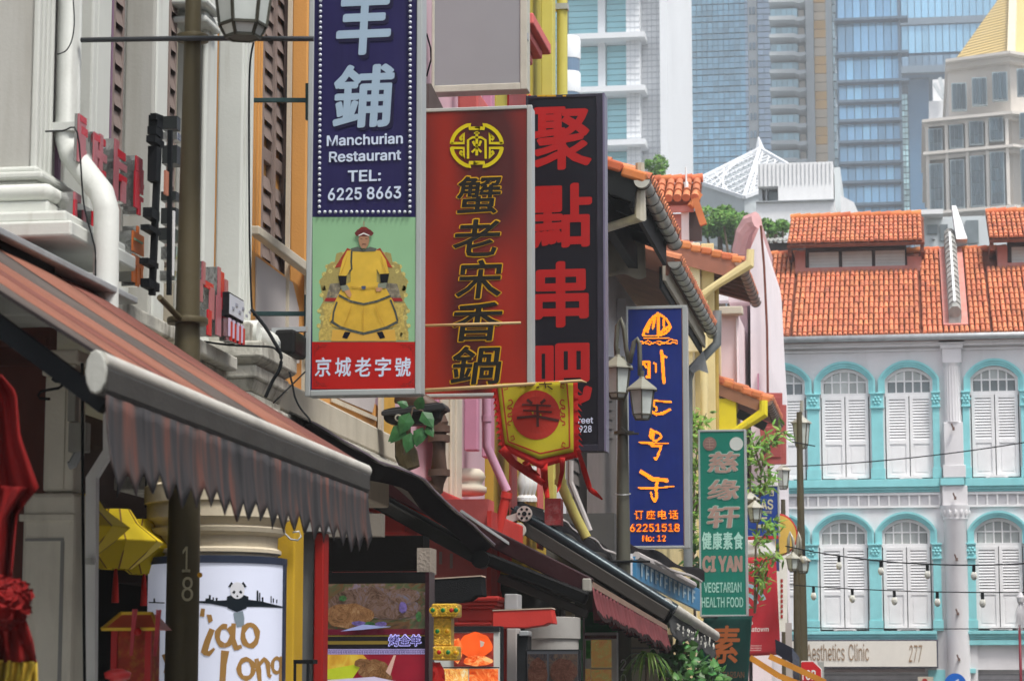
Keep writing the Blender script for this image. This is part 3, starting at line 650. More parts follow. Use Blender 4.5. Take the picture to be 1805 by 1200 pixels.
# gold pyramid
mb = MB(); a = Vector((f.x(1676), 304, f.z(108))); c = Vector((f.x(XC + 3), 301, f.z(95))); e = Vector((f.x(1925), 311, f.z(102))); d = Vector((f.x(1800), 345, f.z(100)))
ap = Vector((f.x(1800), 318, f.z(-60)));
ap = c + (c - c) + Vector((f.x(1795) - c.x, 16, f.z(-68) - c.z))
ap2 = a + Vector((f.x(1752) - f.x(1676), 9, f.z(0) - f.z(108))); lft = a + (ap2 - a) * 1.55
mb.add([a, c, e, d, ap], [(0, 1, 4), (1, 2, 4), (2, 3, 4), (3, 0, 4), (3, 2, 1, 0)])
M_gold = mat('gold_tile_roof', (.72, .54, .22), .5, .0, .08, .08, bump=0, dirt=.3, dcol=(.68, .55, .36), streak=(.25, .25, .25))
mb = MB(); top1 = Vector((f.x(1790), 306, f.z(-75)))
L2 = Vector((f.x(1808 - 0), 306, f.z(-80)))
# trapezoid face: left edge passes (1676,110)->(1752,0)
tl = Vector((f.x(1797), 308, f.z(-62)))
mb.add([a, c, e, d, tl, tl + Vector((.5, 0, .4))], [(0, 1, 5, 4), (1, 2, 5), (2, 3, 5), (3, 0, 4, 5), (3, 2, 1, 0)]); pyr = mb.build('gold_roof', M_gold, t6)
mb = MB()
for k in range(1, 28):
    u = k / 28; A_ = a.lerp(tl, u); C_ = c.lerp(tl, u); mb.bar(A_ + Vector((0, -.02, 0)), C_ + Vector((0, -.02, 0)), .1, .12)
mb.build('roof_seams', mat('gold_seam', (.5, .37, .14), .5, bump=0), pyr, stuff=True)
mb = MB(); mb.bar(c + Vector((0, -.2, 0)), tl + Vector((.3, -.2, 0)), .9, .9); mb.build('roof_hip', mat('pale_hip', (.75, .68, .5), .5, bump=0), pyr)
# ---- white rooftop clutter behind the pyramid tower, left
f = Fr(380, 1655); wb = root('rooftop_block', (f.x(1655), 380, 0), 'white stepped rooftop block in the gap left of the pyramid building', 'building')
mb = MB(); zg(f, mb, 1640, 178, 1680, 0, 20); f.box(mb, 1648, 132, 1680, 178, 3, 15); mb.build('block', M_white, wb)
mb = MB(); mb.bar((f.x(1650), 379, f.z(150)), (f.x(1666), 379, f.z(178)), .4, .5); mb.bar((f.x(1660), 379, f.z(140)), (f.x(1668), 379, f.z(172)), .4, .5); mb.build('roof_brace', M_tgrey, wb)
# ---- glazed pyramid canopy
f = Fr(150, 1310)
cp = root('glass_canopy', (f.x(1310), 150, 0), 'white space-frame pyramid roof rising behind the green trees', 'canopy')
A = aY(1340, 266, 158); Lp = aY(1226, 323, 150); Bp = aY(1312, 352, 146); Rp = aY(1420, 312, 152)
M_can = mat('canopy_panel', (.5, .54, .55), .3, var=.15, sc_=.5, bump=0, dirt=.2, dcol=(.35, .4, .42), streak=(.6, .6, .6))
mb = MB(); mb.add([A, Lp, Bp, Rp, Lp + Vector((0, 20, 0)), Rp + Vector((0, 20, 0))], [(0, 1, 2), (0, 2, 3), (0, 4, 1), (0, 3, 5), (0, 5, 4)]); mb.build('canopy_roof', M_can, cp)
mb = MB(); mb.box((Lp.x, 151, f.z(420)), (Rp.x, 170, f.z(350))); mb.build('canopy_base', M_can, cp)
mb = MB(); mb.add([Lp, Bp, Bp + Vector((0, .5, -3)), Lp + Vector((0, .5, -3.5)), Rp, Rp + Vector((0, 0, -4))], [(0, 3, 2, 1), (1, 2, 5, 4)]); mb.build('canopy_skirt', M_can, cp)
mb = MB()
for k in range(1, 14):
    u = k / 14
    for (P, Q, S) in ((A, Lp, Bp), (A, Bp, Rp)):
        mb.bar(P.lerp(Q, u) + Vector((0, -.15, .05)), P.lerp(S, u) + Vector((0, -.15, .05)), .1, .1)
        mb.bar(Q.lerp(S, u) + Vector((0, -.15, .05)), (P.lerp(S, u) if k % 2 else P.lerp(Q, u)) + Vector((0, -.15, .05)), .09, .09)
mb.build('space_frame', mat('steel_white', (.68, .7, .72), .5, bump=0), cp, stuff=True)
mb = MB()
for P, Q in ((A, Lp), (A, Bp), (A, Rp), (Lp, Bp), (Bp, Rp)): mb.bar(P + Vector((0, -.2, .1)), Q + Vector((0, -.2, .1)), .2, .2)
mb.tube([A, A + Vector((-.1, 0, .9))], [.35, .05], 6); mb.build('ridge_frame', mat('steel_white', (.68, .7, .72), .5, bump=0), cp)
mb = MB()
for i in range(22): x = Lp.x + (Bp.x - Lp.x + 1.5) * i / 22; mb.box((x, 150.6, f.z(379)), (x + .07, 150.95, f.z(352)))
mb.build('cladding_ribs', mat('steel_white', (.68, .7, .72), .5, bump=0), cp, stuff=True)
# ---- white rooftop boxes
f = Fr(120, 1400)
wb = root('white_block', (f.x(1402), 120, 0), 'white metal-clad rooftop block with one window, above the orange dormer', 'building')
mb = MB(); f.box(mb, 1335, 287, 1468, 327, 0, 8); f.box(mb, 1371, 327, 1468, 361, 0, 8); f.box(mb, 1335, 327, 1371, 361, 1.2, 8); mb.build('upper_wall', M_white, wb)
mb = MB(); f.box(mb, 1352, 329, 1370, 360, .9, 1.15); w_ = mb.build('window', M_dglass, wb)
mb = MB(); f.box(mb, 1347.5, 327.5, 1350.5, 361, .6, 1.15); f.box(mb, 1335.5, 328, 1342, 361, .5, 1.18); mb.build('window_post', M_gutter, wb)
mb = MB()
for i in range(18): p = 1339 + i * 7.3; f.box(mb, p, 289, p + .5, 326, -.05, .0)
mb.build('cladding_ribs', M_gutter, wb, stuff=True)
mb = MB(); zg(f, mb, 1334, 363, 1471, -1, 8); mb.build('lower_wall', M_white, wb)
mb = MB(); f.box(mb, 1334, 361.3, 1471, 363, -1.2, 6); mb.build('roof_edge', M_gutter, wb)
mb = MB(); zg(f, mb, 1469.5, 290, 1480, 1, 9); mb.build('side_return', M_tgrey, wb)
f = Fr(118, 1495); lw = root('lean_to_roof', (f.x(1495), 118, 0), 'small white triangular roof beside the white rooftop block', 'building')
mb = MB(); mb.prism([(f.x(1481), 118, f.z(344)), (f.x(1481), 118, 0), (f.x(1512), 118, 0), (f.x(1512), 118, f.z(376)), (f.x(1504), 118, f.z(357))], (0, 6, 0)); mb.build('gable', M_white, lw)
# ---- grey building between the dormers
f = Fr(105, 1680); gb = root('grey_building', (f.x(1685), 105, 0), 'low grey building seen between the two orange dormers', 'building')
mb = MB(); zg(f, mb, 1610, 382, 1800, 0, 12); mb.build('wall', M_tgrey, gb)
mb = MB(); f.box(mb, 1605, 376, 1660, 384, -1, 2); mb.build('white_canopy', M_white, gb)
for a, b, c, d in ((1632, 396, 1650, 412), (1655, 396, 1668, 425), (1700, 390, 1722, 430)): m2 = MB(); f.box(m2, a, b, c, d, -.12, -.01); m2.build('window', M_dglass, gb)
mb = MB(); f.box(mb, 1640, 418, 1645, 423, -.3, -.01); mb.build('vent', M_gutter, gb)
f = Fr(98, 1370); gb = root('corrugated_shed', (f.x(1380), 98, 0), 'low shed with pale corrugated roof, left of the orange dormer', 'shed')
mb = MB(); zg(f, mb, 1350, 428, 1420, 0, 5); mb.build('wall', M_darkwood, gb)
mb = MB(); mb.grid(lambda u, v: (f.x(1345 + 75 * u), 97.5 + 3 * v, f.z(427) + v * .6 + .04 * math.sin(u * 60)), 60, 1, (0, 0, -.05)); mb.build('roof', M_concrete, gb)
# ---- trees on the skyline
M_leafA = mat('tree_leaf', (.12, .25, .05), .6, var=.3, sc_=1.5, rnd='island', rv=.5, hue=.02, bump=0)
M_bark = mat('bark', (.14, .1, .07), .9, var=.3)
def tree(px, py, Y, rx, rz, label, n=1500, ls=.25):
    c = aY(px, py, Y); tr = root('tree', (c.x, Y, 0), label, 'tree', 'trees behind the roofs')
    mb = MB(); mb.tube([(c.x, Y, 0), (c.x + .2, Y, c.z * .6), (c.x, Y, c.z)], [.35, .25, .1], 8); mb.tube([(c.x + .2, Y, c.z * .7), (c.x + rx * .5, Y, c.z + rz * .3)], [.15, .04], 6); mb.tube([(c.x + .2, Y, c.z * .75), (c.x - rx * .5, Y, c.z + rz * .2)], [.15, .04], 6); mb.build('trunk', M_bark, tr)
    bl = [(R.uniform(-.6, .6) * rx, R.uniform(-1, 1), R.uniform(-.5, .5) * rz, R.uniform(.3, .55)) for _ in range(9)]
    mb = MB()
    for i in range(n):
        b = R.choice(bl); u = Vector((R.gauss(0, 1), R.gauss(0, 1), R.gauss(0, 1))).normalized() * R.uniform(.75, 1.05) * b[3]
        p = Vector((c.x + b[0] + u.x * rx, Y + b[1] + u.y * rx * .6, c.z + b[2] + u.z * rz))
        a = Vector((R.gauss(0, 1), R.gauss(0, 1), R.gauss(0, 1))).normalized() * ls; q = a.orthogonal().normalized() * ls * .5
        mb.add([p - a, p + q, p + a, p - q], [(0, 1, 2, 3)])
    mb.build('crown', M_leafA, tr, stuff=True)
tree(1268, 392, 110, 1.3, 1.0, 'broad bright green tree between the tiled roofs and the glazed pyramid', 2600, .12)
tree(1298, 398, 108, 1.1, .7, 'lower green tree right beside the pink gable wall', 2000, .11)
tree(1366, 408, 104, .65, .5, 'small green tree in front of the white wall', 1300, .09)
tree(1158, 302, 100, .5, .5, 'tiny treetop beside the eave of the dark roof', 700, .09)

# ---- air
mb = MB(); mb.box((-140, -30, -1.2), (330, 520, 150))
hm = bpy.data.materials.new('haze_air'); hm.use_nodes = True; hn = hm.node_tree; hn.nodes.clear()
pv = hn.nodes.new('ShaderNodeVolumePrincipled'); pv.inputs['Density'].default_value = HAZE; pv.inputs['Color'].default_value = (.93, .97, 1, 1); pv.inputs['Anisotropy'].default_value = -.3
ho = hn.nodes.new('ShaderNodeOutputMaterial'); hn.links.new(pv.outputs[0], ho.inputs['Volume'])
hb = mb.build('haze', hm, stuff=True); tag(hb, 'thin bright haze in the air between the street and the towers', 'haze')

# ---- invented row right of the frame, added to close off skylight over the street
mb = MB()
for i in range(14):
    y0 = -22 + i * 6; h = 8.2 + (i * 37 % 5) * .45; mb.box((6.6, y0, 3.4), (15, y0 + 5.96, h)); mb.box((9.4, y0, 0), (15, y0 + 5.96, 3.395)); mb.box((6.6, y0, 0), (7.1, y0 + .5, 3.395)); mb.box((6.3, y0, h), (15, y0 + 5.96, h + .25)); mb.box((5.0, y0 + .3, 3.0), (6.595, y0 + 5.6, 3.06))
    for k in range(3): mb.box((6.52, y0 + .8 + k * 1.7, 4.3), (6.597, y0 + 1.8 + k * 1.7, 6.8))
mb.build('added_opposite_row', mat('opposite_plaster', (.42, .36, .32), .9, var=.2, dirt=.3), struct=True)
# ================================================================= the row of shophouses on the left
def PY(px, X): return aX(px, 700, X).y
def PZ(px, py, X): return aX(px, py, X).z
M_agrey = mat('old_grey_plaster', (.43, .43, .40), .9, var=.1, sc_=1.6, dirt=.45, dcol=(.27, .25, .2), streak=(6, 6, .5), bump=.1)
M_awhite = mat('aged_white_plaster', (.60, .62, .58), .8, var=.07, sc_=2, dirt=.45, dcol=(.3, .28, .22), streak=(9, 9, .8), bump=.1, dthr=.55)
M_stain = mat('stained_cornice', (.5, .49, .43), .9, var=.2, sc_=3, dirt=.85, dcol=(.07, .06, .045), streak=(9, 9, 4), bump=.4, dthr=.47)
M_louv = mat('taupe_louvre_paint', (.23, .18, .16), .6, var=.15, sc_=5, dirt=.2, dcol=(.08, .06, .05))
M_louvd = mat('dark_taupe', (.1, .075, .07), .7, var=.15)
M_mauve = mat('purple_trim', (.22, .13, .2), .7)
M_orange = mat('apricot_paint', (.62, .31, .09), .75, var=.06, sc_=3, dirt=.2, dcol=(.5, .27, .1), streak=(4, 4, 1), bump=.15)
M_cream = mat('cream_paint', (.55, .50, .40), .8, var=.08, dirt=.35, dcol=(.3, .25, .18), streak=(5, 5, 1), bump=.2)
M_lgrey = mat('pale_panel', (.50, .47, .46), .8, var=.04, bump=.1)
M_pipew = mat('white_painted_pipe', (.56, .58, .55), .5, var=.1, sc_=2, dirt=.45, dcol=(.22, .21, .18), streak=(6, 6, 1.5), dthr=.53)
def strip(mb, n, a, b, X, z0, z1):
    """projecting wall strip: near face seen from column n to a, street face from a to b"""
    Y0 = PY(a, X); Y1 = PY(b, X); xb = aY(n, 700, Y0).x
    return mb.box((min(xb, X - .03), Y0, z0), (X, Y1, z1))
def strip_o(parent, name, m, n, a, b, X, z0, z1, bevel=.012): mb = MB(); strip(mb, n, a, b, X, z0, z1); return mb.build(name, m, parent, bevel=bevel)
# ---------------- building A : old grey and white shophouse
A_ = root('shophouse', (-4.6, 12, 0), 'nearest old shophouse with grey and white plaster pilasters and louvred shutters', 'building')
mb = MB(); mb.box((-9, 4, 3.0), (-4.45, 14.3, 9)); mb.build('wall', M_agrey, A_)
strip_o(A_, 'pilaster', M_agrey, -120, 45, 92, -3.95, 2.9, 9)
for i, p in enumerate((47, 55, 63, 71)):
    mb = MB(); Y0 = PY(p, -3.94); Y1 = PY(p + 5, -3.94); mb.box((-3.955, Y0, 3.0), (-3.925, Y1, 9)); mb.build('flute_rib', M_awhite, A_, bevel=.008)
strip_o(A_, 'purple_edge', M_mauve, 89, 93, 97, -3.93, 2.9, 9, 0)
strip_o(A_, 'white_moulding', M_awhite, 100, 150, 158, -3.985, 3.2, 9); strip_o(A_, 'white_moulding', M_awhite, 150, 158, 183, -4.0, 3.2, 9)
strip_o(A_, 'purple_edge', M_mauve, 181, 183.5, 186, -4.01, 3.2, 9, 0)
strip_o(A_, 'window_pier', M_agrey, 207, 260, 266, -4.0, 3.2, 9); strip_o(A_, 'white_moulding', M_awhite, 258, 266, 286, -3.99, 3.2, 9)
strip_o(A_, 'window_pier', M_agrey, 301, 350, 354, -4.0, 3.2, 9); strip_o(A_, 'white_moulding', M_awhite, 350, 355, 374, -3.96, 3.2, 9)
strip_o(A_, 'pilaster', M_awhite, 375, 421, 439, -3.9, 3.0, 9)
for p in (423, 428, 433): mb = MB(); mb.box((-3.905, PY(p, -3.9), 3.6), (-3.885, PY(p + 3, -3.9), 9)); mb.build('flute_rib', M_awhite, A_, bevel=.006)
def louvre(parent, px0, px1, X, zt, zb, n, rail=None, m=M_louv):
    """shutter leaf lying along the facade (parallel to the street) with separate slats"""
    Y0, Y1 = PY(px0, X), PY(px1, X); fw = (Y1 - Y0) * .16
    mb = MB()
    for a, b in ((Y0, Y0 + fw), (Y1 - fw, Y1)): mb.box((X - .04, a, zb), (X, b, zt))
    for a, b in ((zb, zb + .1), (zt - .08, zt)): mb.box((X - .038, Y0 + fw, a), (X - .002, Y1 - fw, b))
    if rail: mb.box((X - .038, Y0 + fw, rail), (X - .002, Y1 - fw, rail + .09))
    sh = mb.build('shutter', m, parent, bevel=.004)
    mb = MB(); mb.box((X - .06, Y0, zb), (X - .042, Y1, zt)); mb.build('shutter_back', M_louvd, sh)
    base = None; st = (zt - zb - .2) / n
    for j in range(n):
        z = zb + .12 + st * j
        if rail and rail - st * .8 < z < rail + .09: continue
        if base is None:
            mb = MB(); mb.hexa([(X - .022, Y0 + fw, z + st * .9), (X - .015, Y0 + fw, z + st * .9 - .008), (X - .015, Y1 - fw, z + st * .9 - .008), (X - .022, Y1 - fw, z + st * .9),
                                (X - .004, Y0 + fw, z + .008), (X + .004, Y0 + fw, z), (X + .004, Y1 - fw, z), (X - .004, Y1 - fw, z + .008)]); 
            base = mb.build('slat', m, sh); c0 = WLOC[base.name]; z0 = z
        else: dup(base, sh, (c0.x, c0.y, c0.z + z - z0))
    return sh
louvre(A_, 187, 206, -4.1, 6.9, 4.02, 24); louvre(A_, 288, 301, -4.1, 6.9, 4.02, 24)
mb = MB(); mb.box((-4.14, PY(186, -4.1), 3.6), (-4.05, PY(206, -4.1), 4.02)); mb.build('shutter_panel', M_awhite, A_)
mb = MB(); strip(mb, 288, 352, 378, -3.92, PZ(352, 27, -3.92), PZ(352, 14, -3.92)); strip(mb, 294, 352, 376, -3.94, PZ(352, 14, -3.92), PZ(352, 0, -3.92)); strip(mb, 285, 352, 380, -3.9, PZ(352, 0, -3.92), PZ(352, -12, -3.92))
mb.build('pier_capital', M_awhite, A_, bevel=.015)
# wide base mouldings of the near pilaster
def base_stack(parent, rows_, X0, pxc, m, name, Y1, depth=1.2):
    """rows_: (y_top, y_bottom, extra projection, kind) measured at the corner column pxc"""
    Yc = PY(pxc, X0)
    for (t, b, e, k) in rows_:
        mb = MB(); zt, zb = aY(pxc, t, Yc).z, aY(pxc, b, Yc).z
        if k == 'b': mb.box((X0 - depth, Yc - e, zb), (X0 + e, Y1 + e, zt))
        elif k == 'c': # cavetto taper: wide at the top
            mb.hexa([(X0 - depth, Yc - e * .35, zb), (X0 + e * .35, Yc - e * .35, zb), (X0 + e * .35, Y1 + e * .35, zb), (X0 - depth, Y1 + e * .35, zb), (X0 - depth, Yc - e, zt), (X0 + e, Yc - e, zt), (X0 + e, Y1 + e, zt), (X0 - depth, Y1 + e, zt)])
        else:
            r = (zt - zb) / 2; zc = (zt + zb) / 2; mb.tube([(X0 - depth, Yc - e + r, zc), (X0 + e - r, Yc - e + r, zc)], r, 12); mb.tube([(X0 + e - r, Yc - e + r, zc), (X0 + e - r, Y1 + e, zc)], r, 12); mb.lathe((X0 + e - r, Yc - e + r, zc - r), [(r * math.sin(math.pi * i / 8), r - r * math.cos(math.pi * i / 8)) for i in range(1, 8)], 12)
        mb.build(name, m, parent, smooth=(k == 't'), auto=True, bevel=0 if k == 't' else .012)
Ye = PY(92, -3.95)
base_stack(A_, [(296, 308, .04, 'b'), (308, 322, .08, 'b'), (322, 334, .05, 'b'), (334, 364, .15, 't'), (364, 392, .13, 'b'), (392, 412, .26, 'b'), (412, 440, .3, 'b')], -3.95, 45, M_awhite, 'base_moulding', Ye)
# string course / ledge in front of the upper windows
mb = MB(); mb.box((-4.5, 11.6, 3.30), (-3.78, 13.85, 3.42)); mb.box((-4.5, 11.6, 3.42), (-3.72, 13.85, 3.50)); mb.build('ledge', M_stain, A_, bevel=.012)
mb = MB(); mb.box((-4.5, 11.6, 3.0), (-3.86, 13.85, 3.295)); mb.build('ledge_base', M_awhite, A_, bevel=.012)
# capital block of the party pilaster (dirty, corner at column 470)
base_stack(A_, [(566, 604, .0, 'b'), (604, 633, .1, 'b'), (633, 645, .1, 'c'), (645, 668, .06, 'b'), (668, 690, .05, 'c'), (690, 706, .02, 'b'), (706, 722, .06, 'b'), (722, 860, -.03, 'b')], -3.72, 438, M_stain, 'capital_moulding', 14.75, .8)
mb = MB(); r = .085; c = aX(452, 590, -3.72); mb.tube([(c.x - .5, c.y, c.z), (c.x + .02, c.y, c.z)], r, 14); mb.tube([(c.x - .05, c.y, c.z), (c.x - .05, c.y + .9, c.z)], r, 14); mb.build('torus_moulding', M_awhite, A_, smooth=True, auto=True)
# big square downpipe with offset
dp = root('downpipe', (-3.85, 11.3, 3), 'large round white downpipe kinked outward over the ledge', 'pipe')
Yp = PY(120, -3.84)
P = [Vector((aY(118, 0, Yp).x, Yp, 9)), aY(118, 262, Yp), aY(188, 352, Yp - .35), aY(188, 540, Yp - .35) + Vector((0, 0, -.3))]
mb = MB(); mb.tube([P[0], P[1] + Vector((0, 0, .04)), P[1] + (P[2] - P[1]) * .12, P[2] - (P[2] - P[1]) * .12, P[2] - Vector((0, 0, .05)), P[3]], .058, 18, caps=True); mb.build('pipe_body', M_pipew, dp, smooth=True, auto=True)
mb = MB(); q = aY(118, 228, Yp); mb.box((q.x - .1, Yp - .065, q.z - .02), (q.x + .06, Yp + .08, q.z + .02)); mb.build('pipe_clip', M_pipew, dp)
# ---------------- building B : apricot shophouse with louvred shutters
B_ = root('shophouse', (-4.6, 17, 0), 'apricot and white shophouse with tall taupe louvred shutters behind the blue sign', 'building')
mb = MB(); mb.box((-9, 14.8, 3.0), (-4.2, 19.35, 9)); mb.build('wall', M_orange, B_)
mb = MB(); mb.box((-9, 14.76, 3.0), (-4.32, 19.3, 9.3)); mb.build('rear_wall', M_cream, B_)
for n, a, b in ((440, 443, 446), (446, 449, 452), (452, 454, 456)): strip_o(B_, 'window_reveal', M_orange, n, a, b, -4.06 - (a - 443) * .006, 3.5, 9, .006)
louvre(B_, 456, 477, -4.16, 7.2, 4.0, 26, rail=5.12); louvre(B_, 478, 498, -4.17, 7.2, 3.98, 26, rail=5.12)
strip_o(B_, 'window_frame', M_louvd, 497, 500, 503, -4.14, 3.9, 9, .004)
for z in (5.6, 4.9, 4.5):
    mb = MB(); mb.box((-4.13, PY(499, -4.12), z), (-4.11, PY(502, -4.12), z + .18)); mb.build('hinge', mat('black_iron', (.03, .03, .035), .5), B_)
strip_o(B_, 'pier', M_orange, 507, 536, 541, -3.98, 3.9, 9); strip_o(B_, 'pier_edge', M_cream, 503, 507, 508, -4.0, 3.9, 9, 0); strip_o(B_, 'pier_edge', M_cream, 536, 538.5, 541, -3.975, 3.5, 9, 0)
strip_o(B_, 'brown_shutter', mat('maroon_shutter', (.2, .09, .085), .6), 541, 548, 600, -4.05, 4.2, 9, 0)
def facade_poly(parent, name, m, pts, X, th=.01, bevel=0):
    mb = MB(); mb.prism([aX(x, y, X) for x, y in pts], (th, 0, 0)); return mb.build(name, m, parent, bevel=bevel)
facade_poly(B_, 'apron_panel', M_orange, [(440, 440), (539, 515), (539, 640), (440, 640)], -4.04, .01)
facade_poly(B_, 'inset_panel', M_lgrey, [(450, 452), (506, 493), (514, 498), (526, 548), (526, 640), (450, 640)], -4.028, .008)
facade_poly(B_, 'sill', M_cream, [(440, 398), (538, 470), (538, 488), (440, 414)], -3.985, .06, .008)
facade_poly(B_, 'sill_lip', M_cream, [(536, 470), (541, 474), (541, 640), (537, 640)], -3.98, .02)
# second bay of B, visible under the blue sign
facade_poly(B_, 'apron_panel', M_orange, [(560, 640), (697, 740), (697, 800), (560, 740)], -4.03, .012)
facade_poly(B_, 'inset_panel', M_lgrey, [(590, 640), (640, 640), (661, 700), (655, 727), (590, 700)], -4.015, .008)
facade_poly(B_, 'cream_band', M_cream, [(583, 640), (589, 640), (589, 702), (662, 735), (662, 742), (583, 708)], -4.013, .012)
strip_o(B_, 'yellow_pier', mat('mustard_paint', (.62, .36, .06), .75, dirt=.3, dcol=(.3, .16, .05)), 673, 677, 697, -3.97, 3.4, 9)
strip_o(B_, 'pier_edge', M_cream, 670, 673, 677, -3.97, 3.4, 9, 0)
mb = MB(); mb.box((-4.6, 14.8, 3.33), (-3.75, 18.6, 3.52)); mb.box((-4.6, 14.8, 3.0), (-3.82, 18.6, 3.325)); mb.build('ledge', M_cream, B_, bevel=.015)
mb = MB(); mb.box((-4.6, 14.85, 3.2), (-3.74, 18.55, 3.325)); mb.build('ledge_stain', M_stain, B_, bevel=.01)
# ---------------- building C : pink and red shophouse
C_ = root('shophouse', (-4.6, 22, 0), 'pink shophouse with mauve pilasters and a red ground storey', 'building')
M_pink = mat('pale_pink_paint', (.58, .42, .47), .8, var=.05, sc_=2, dirt=.2, dcol=(.5, .36, .42), streak=(4, 4, 1))
M_mv = mat('mauve_paint', (.52, .24, .34), .8, var=.06, dirt=.25, dcol=(.34, .16, .24), streak=(4, 4, 1))
M_red = mat('red_paint', (.58, .045, .035), .55, var=.1, sc_=3, dirt=.3, dcol=(.32, .03, .03), streak=(5, 5, 1.2), bump=.2)
M_red2 = mat('rose_red_paint', (.62, .14, .13), .65, var=.08, dirt=.25, dcol=(.4, .07, .07), streak=(5, 5, 1.2), bump=.2)
mb = MB(); mb.box((-9, 19.36, 3.1), (-4.2, 25.2, 9.2)); mb.build('wall', M_pink, C_)
strip_o(C_, 'window_panel', M_mv, 752, 758, 792, -4.06, 3.9, 6.0); 
for a, b, X in ((780, 797, -4.03), (797, 806, -4.0), (806, 815, -3.98)): strip_o(C_, 'cream_frame', M_cream, a - 3, a, b, X, 3.35, 6.2, .01)
strip_o(C_, 'pilaster', M_mv, 818, 842, 846, -3.92, 3.86, 9); strip_o(C_, 'pilaster', M_mv, 849, 866, 872, -3.9, 3.86, 9)
mb = MB(); cc = aX(836, 838, -3.98); mb.lathe((cc.x - .1, cc.y + .1, PZ(836, 868, -3.95)), [(.17, 0), (.2, .03), (.2, .07), (.15, .1), (.17, .13), (.19, .17), (.17, .21), (.14, .24)], 20); mb.build('pilaster_base', M_cream, C_, smooth=True)
mb = MB(); mb.box((-4.5, 19.4, 3.02), (-3.75, 24.8, 3.28)); mb.build('red_ledge', M_red, C_, bevel=.02)
mb = MB(); mb.box((-4.5, 19.4, 2.86), (-3.86, 24.8, 3.015)); mb.build('red_ledge_moulding', M_red, C_, bevel=.02)
mb = MB(); mb.box((-4.5, 19.7, 2.2), (-3.98, 24.8, 2.855)); mb.build('red_frieze', M_red2, C_)
mb = MB(); mb.box((-3.99, 22.4, PZ(800, 190, -4)), (-3.8, 25, PZ(800, 155, -4))); mb.build('rose_cornice', M_red2, C_, bevel=.02)
for (a, b, c, d) in ((750, 148, 776, 192),): facade_poly(C_, 'brown_brace', M_louvd, [(a, b), (a + 4, b), (c, d), (a, d)], -4.0, .03)
# ---------------- building D : lime-yellow taller shophouse
D_ = root('shophouse', (-4.6, 27, 0), 'tall lime yellow shophouse with rose red window cornice at the top centre', 'building')
M_lime = mat('lime_yellow_paint', (.44, .37, .055), .75, var=.06, sc_=2, dirt=.25, dcol=(.24, .2, .04), streak=(4, 4, .8))
M_lime2 = mat('yellow_green_pilaster', (.56, .50, .12), .7, var=.05, dirt=.2, dcol=(.35, .3, .07), streak=(4, 4, .8))
mb = MB(); mb.box((-9, 25.25, 4.6), (-4.1, 29.7, 11.5)); mb.build('upper_wall', M_lime, D_)
mb = MB(); mb.box((-9, 25.25, 3.0), (-4.12, 29.7, 4.59)); mb.build('lower_wall', mat('mustard2_paint', (.5, .33, .05), .8), D_)
strip_o(D_, 'pilaster', M_lime2, 955, 976, 981, -3.86, 3.4, 11.5)
for a, b, X, t, bt in ((930, 966, -3.8, 0, 0),):
    z0 = 8.55
    for i, (dz0, dz1, e) in enumerate(((0, .12, .34), (-.09, 0, .27), (-.2, -.09, .19), (-.3, -.2, .12))):
        mb = MB(); mb.box((-4.2, 25.6, z0 + dz0), (-4.1 + e, PY(966 - i * 4, -3.8), z0 + dz1)); mb.build('rose_cornice', M_red2, D_, bevel=.015)
mb = MB(); mb.box((-4.2, 25.6, z0 + .12), (-3.84, PY(967, -3.8), z0 + .18)); mb.build('cornice_flashing', M_gutter, D_)
strip_o(D_, 'window_frame', M_red2, 942, 945, 951, -4.04, 4.6, 8.28); strip_o(D_, 'window_frame', M_red, 932, 936, 942, -4.07, 4.6, 8.26)
mb = MB(); mb.box((-4.2, 26.0, 4.6), (-4.08, 28.0, 8.2)); mb.build('red_shutter', mat('deep_red_shutter', (.4, .02, .03), .5), D_)
strip_o(D_, 'rose_strip', M_red2, 898, 902, 912, -3.98, 3.2, 5.0); strip_o(D_, 'rose_strip', M_red2, 946, 950, 958, -3.96, 3.2, 5.0)
base = None
for i, p in enumerate((918, 925, 932, 939)):
    q = aX(p, 884, -4.0)
    if base is None:
        mb = MB(); mb.lathe(q, [(.05, 0), (.05, .04), (.025, .07), (.045, .14), (.055, .2), (.03, .28), (.025, .32), (.045, .34), (.045, .38)], 10); base = mb.build('baluster', M_white, D_, smooth=True, auto=True); c0 = WLOC[base.name] - q
    else: dup(base, D_, q + c0)
def pipe(name, pts, r, m, label, cat='pipe', n=12, rings=(), parent=None, grp=None, sq=False):
    mb = MB(); mb.tube(pts, r, n, sq=sq)
    if not rings: 
        o = mb.build(name, m, parent, smooth=n > 4, auto=True)
        if parent is None: tag(o, label, cat, grp)
        return o
    rt = root(name, pts[-1], label, cat, grp) if parent is None else parent
    mb.build('pipe_body', m, rt, smooth=True, auto=True)
    for k in rings:
        a, b = Vector(pts[int(k)]), Vector(pts[int(k) + 1]); u = k - int(k); q = a.lerp(b, u); d = (b - a).normalized(); m2 = MB(); m2.tube([q - d * .025, q + d * .025], r * 1.18, n); m2.build('pipe_collar', M_gutter if cat == 'pipe2' else m, rt, smooth=True, auto=True)
    return rt
Y_ = 29.3
pp = pipe('downpipe', [aY(991, -60, Y_), aY(991, 700, Y_)], .064, M_lime2, 'lime yellow round downpipe at the tall corner, top centre')
tagp = MB(); q = aY(991, 14, Y_); tagp.box((q.x - .085, Y_ - .08, q.z - .035), (q.x + .075, Y_ + .05, q.z + .035)); tagp.build('pipe_clip', M_gutter, pp)
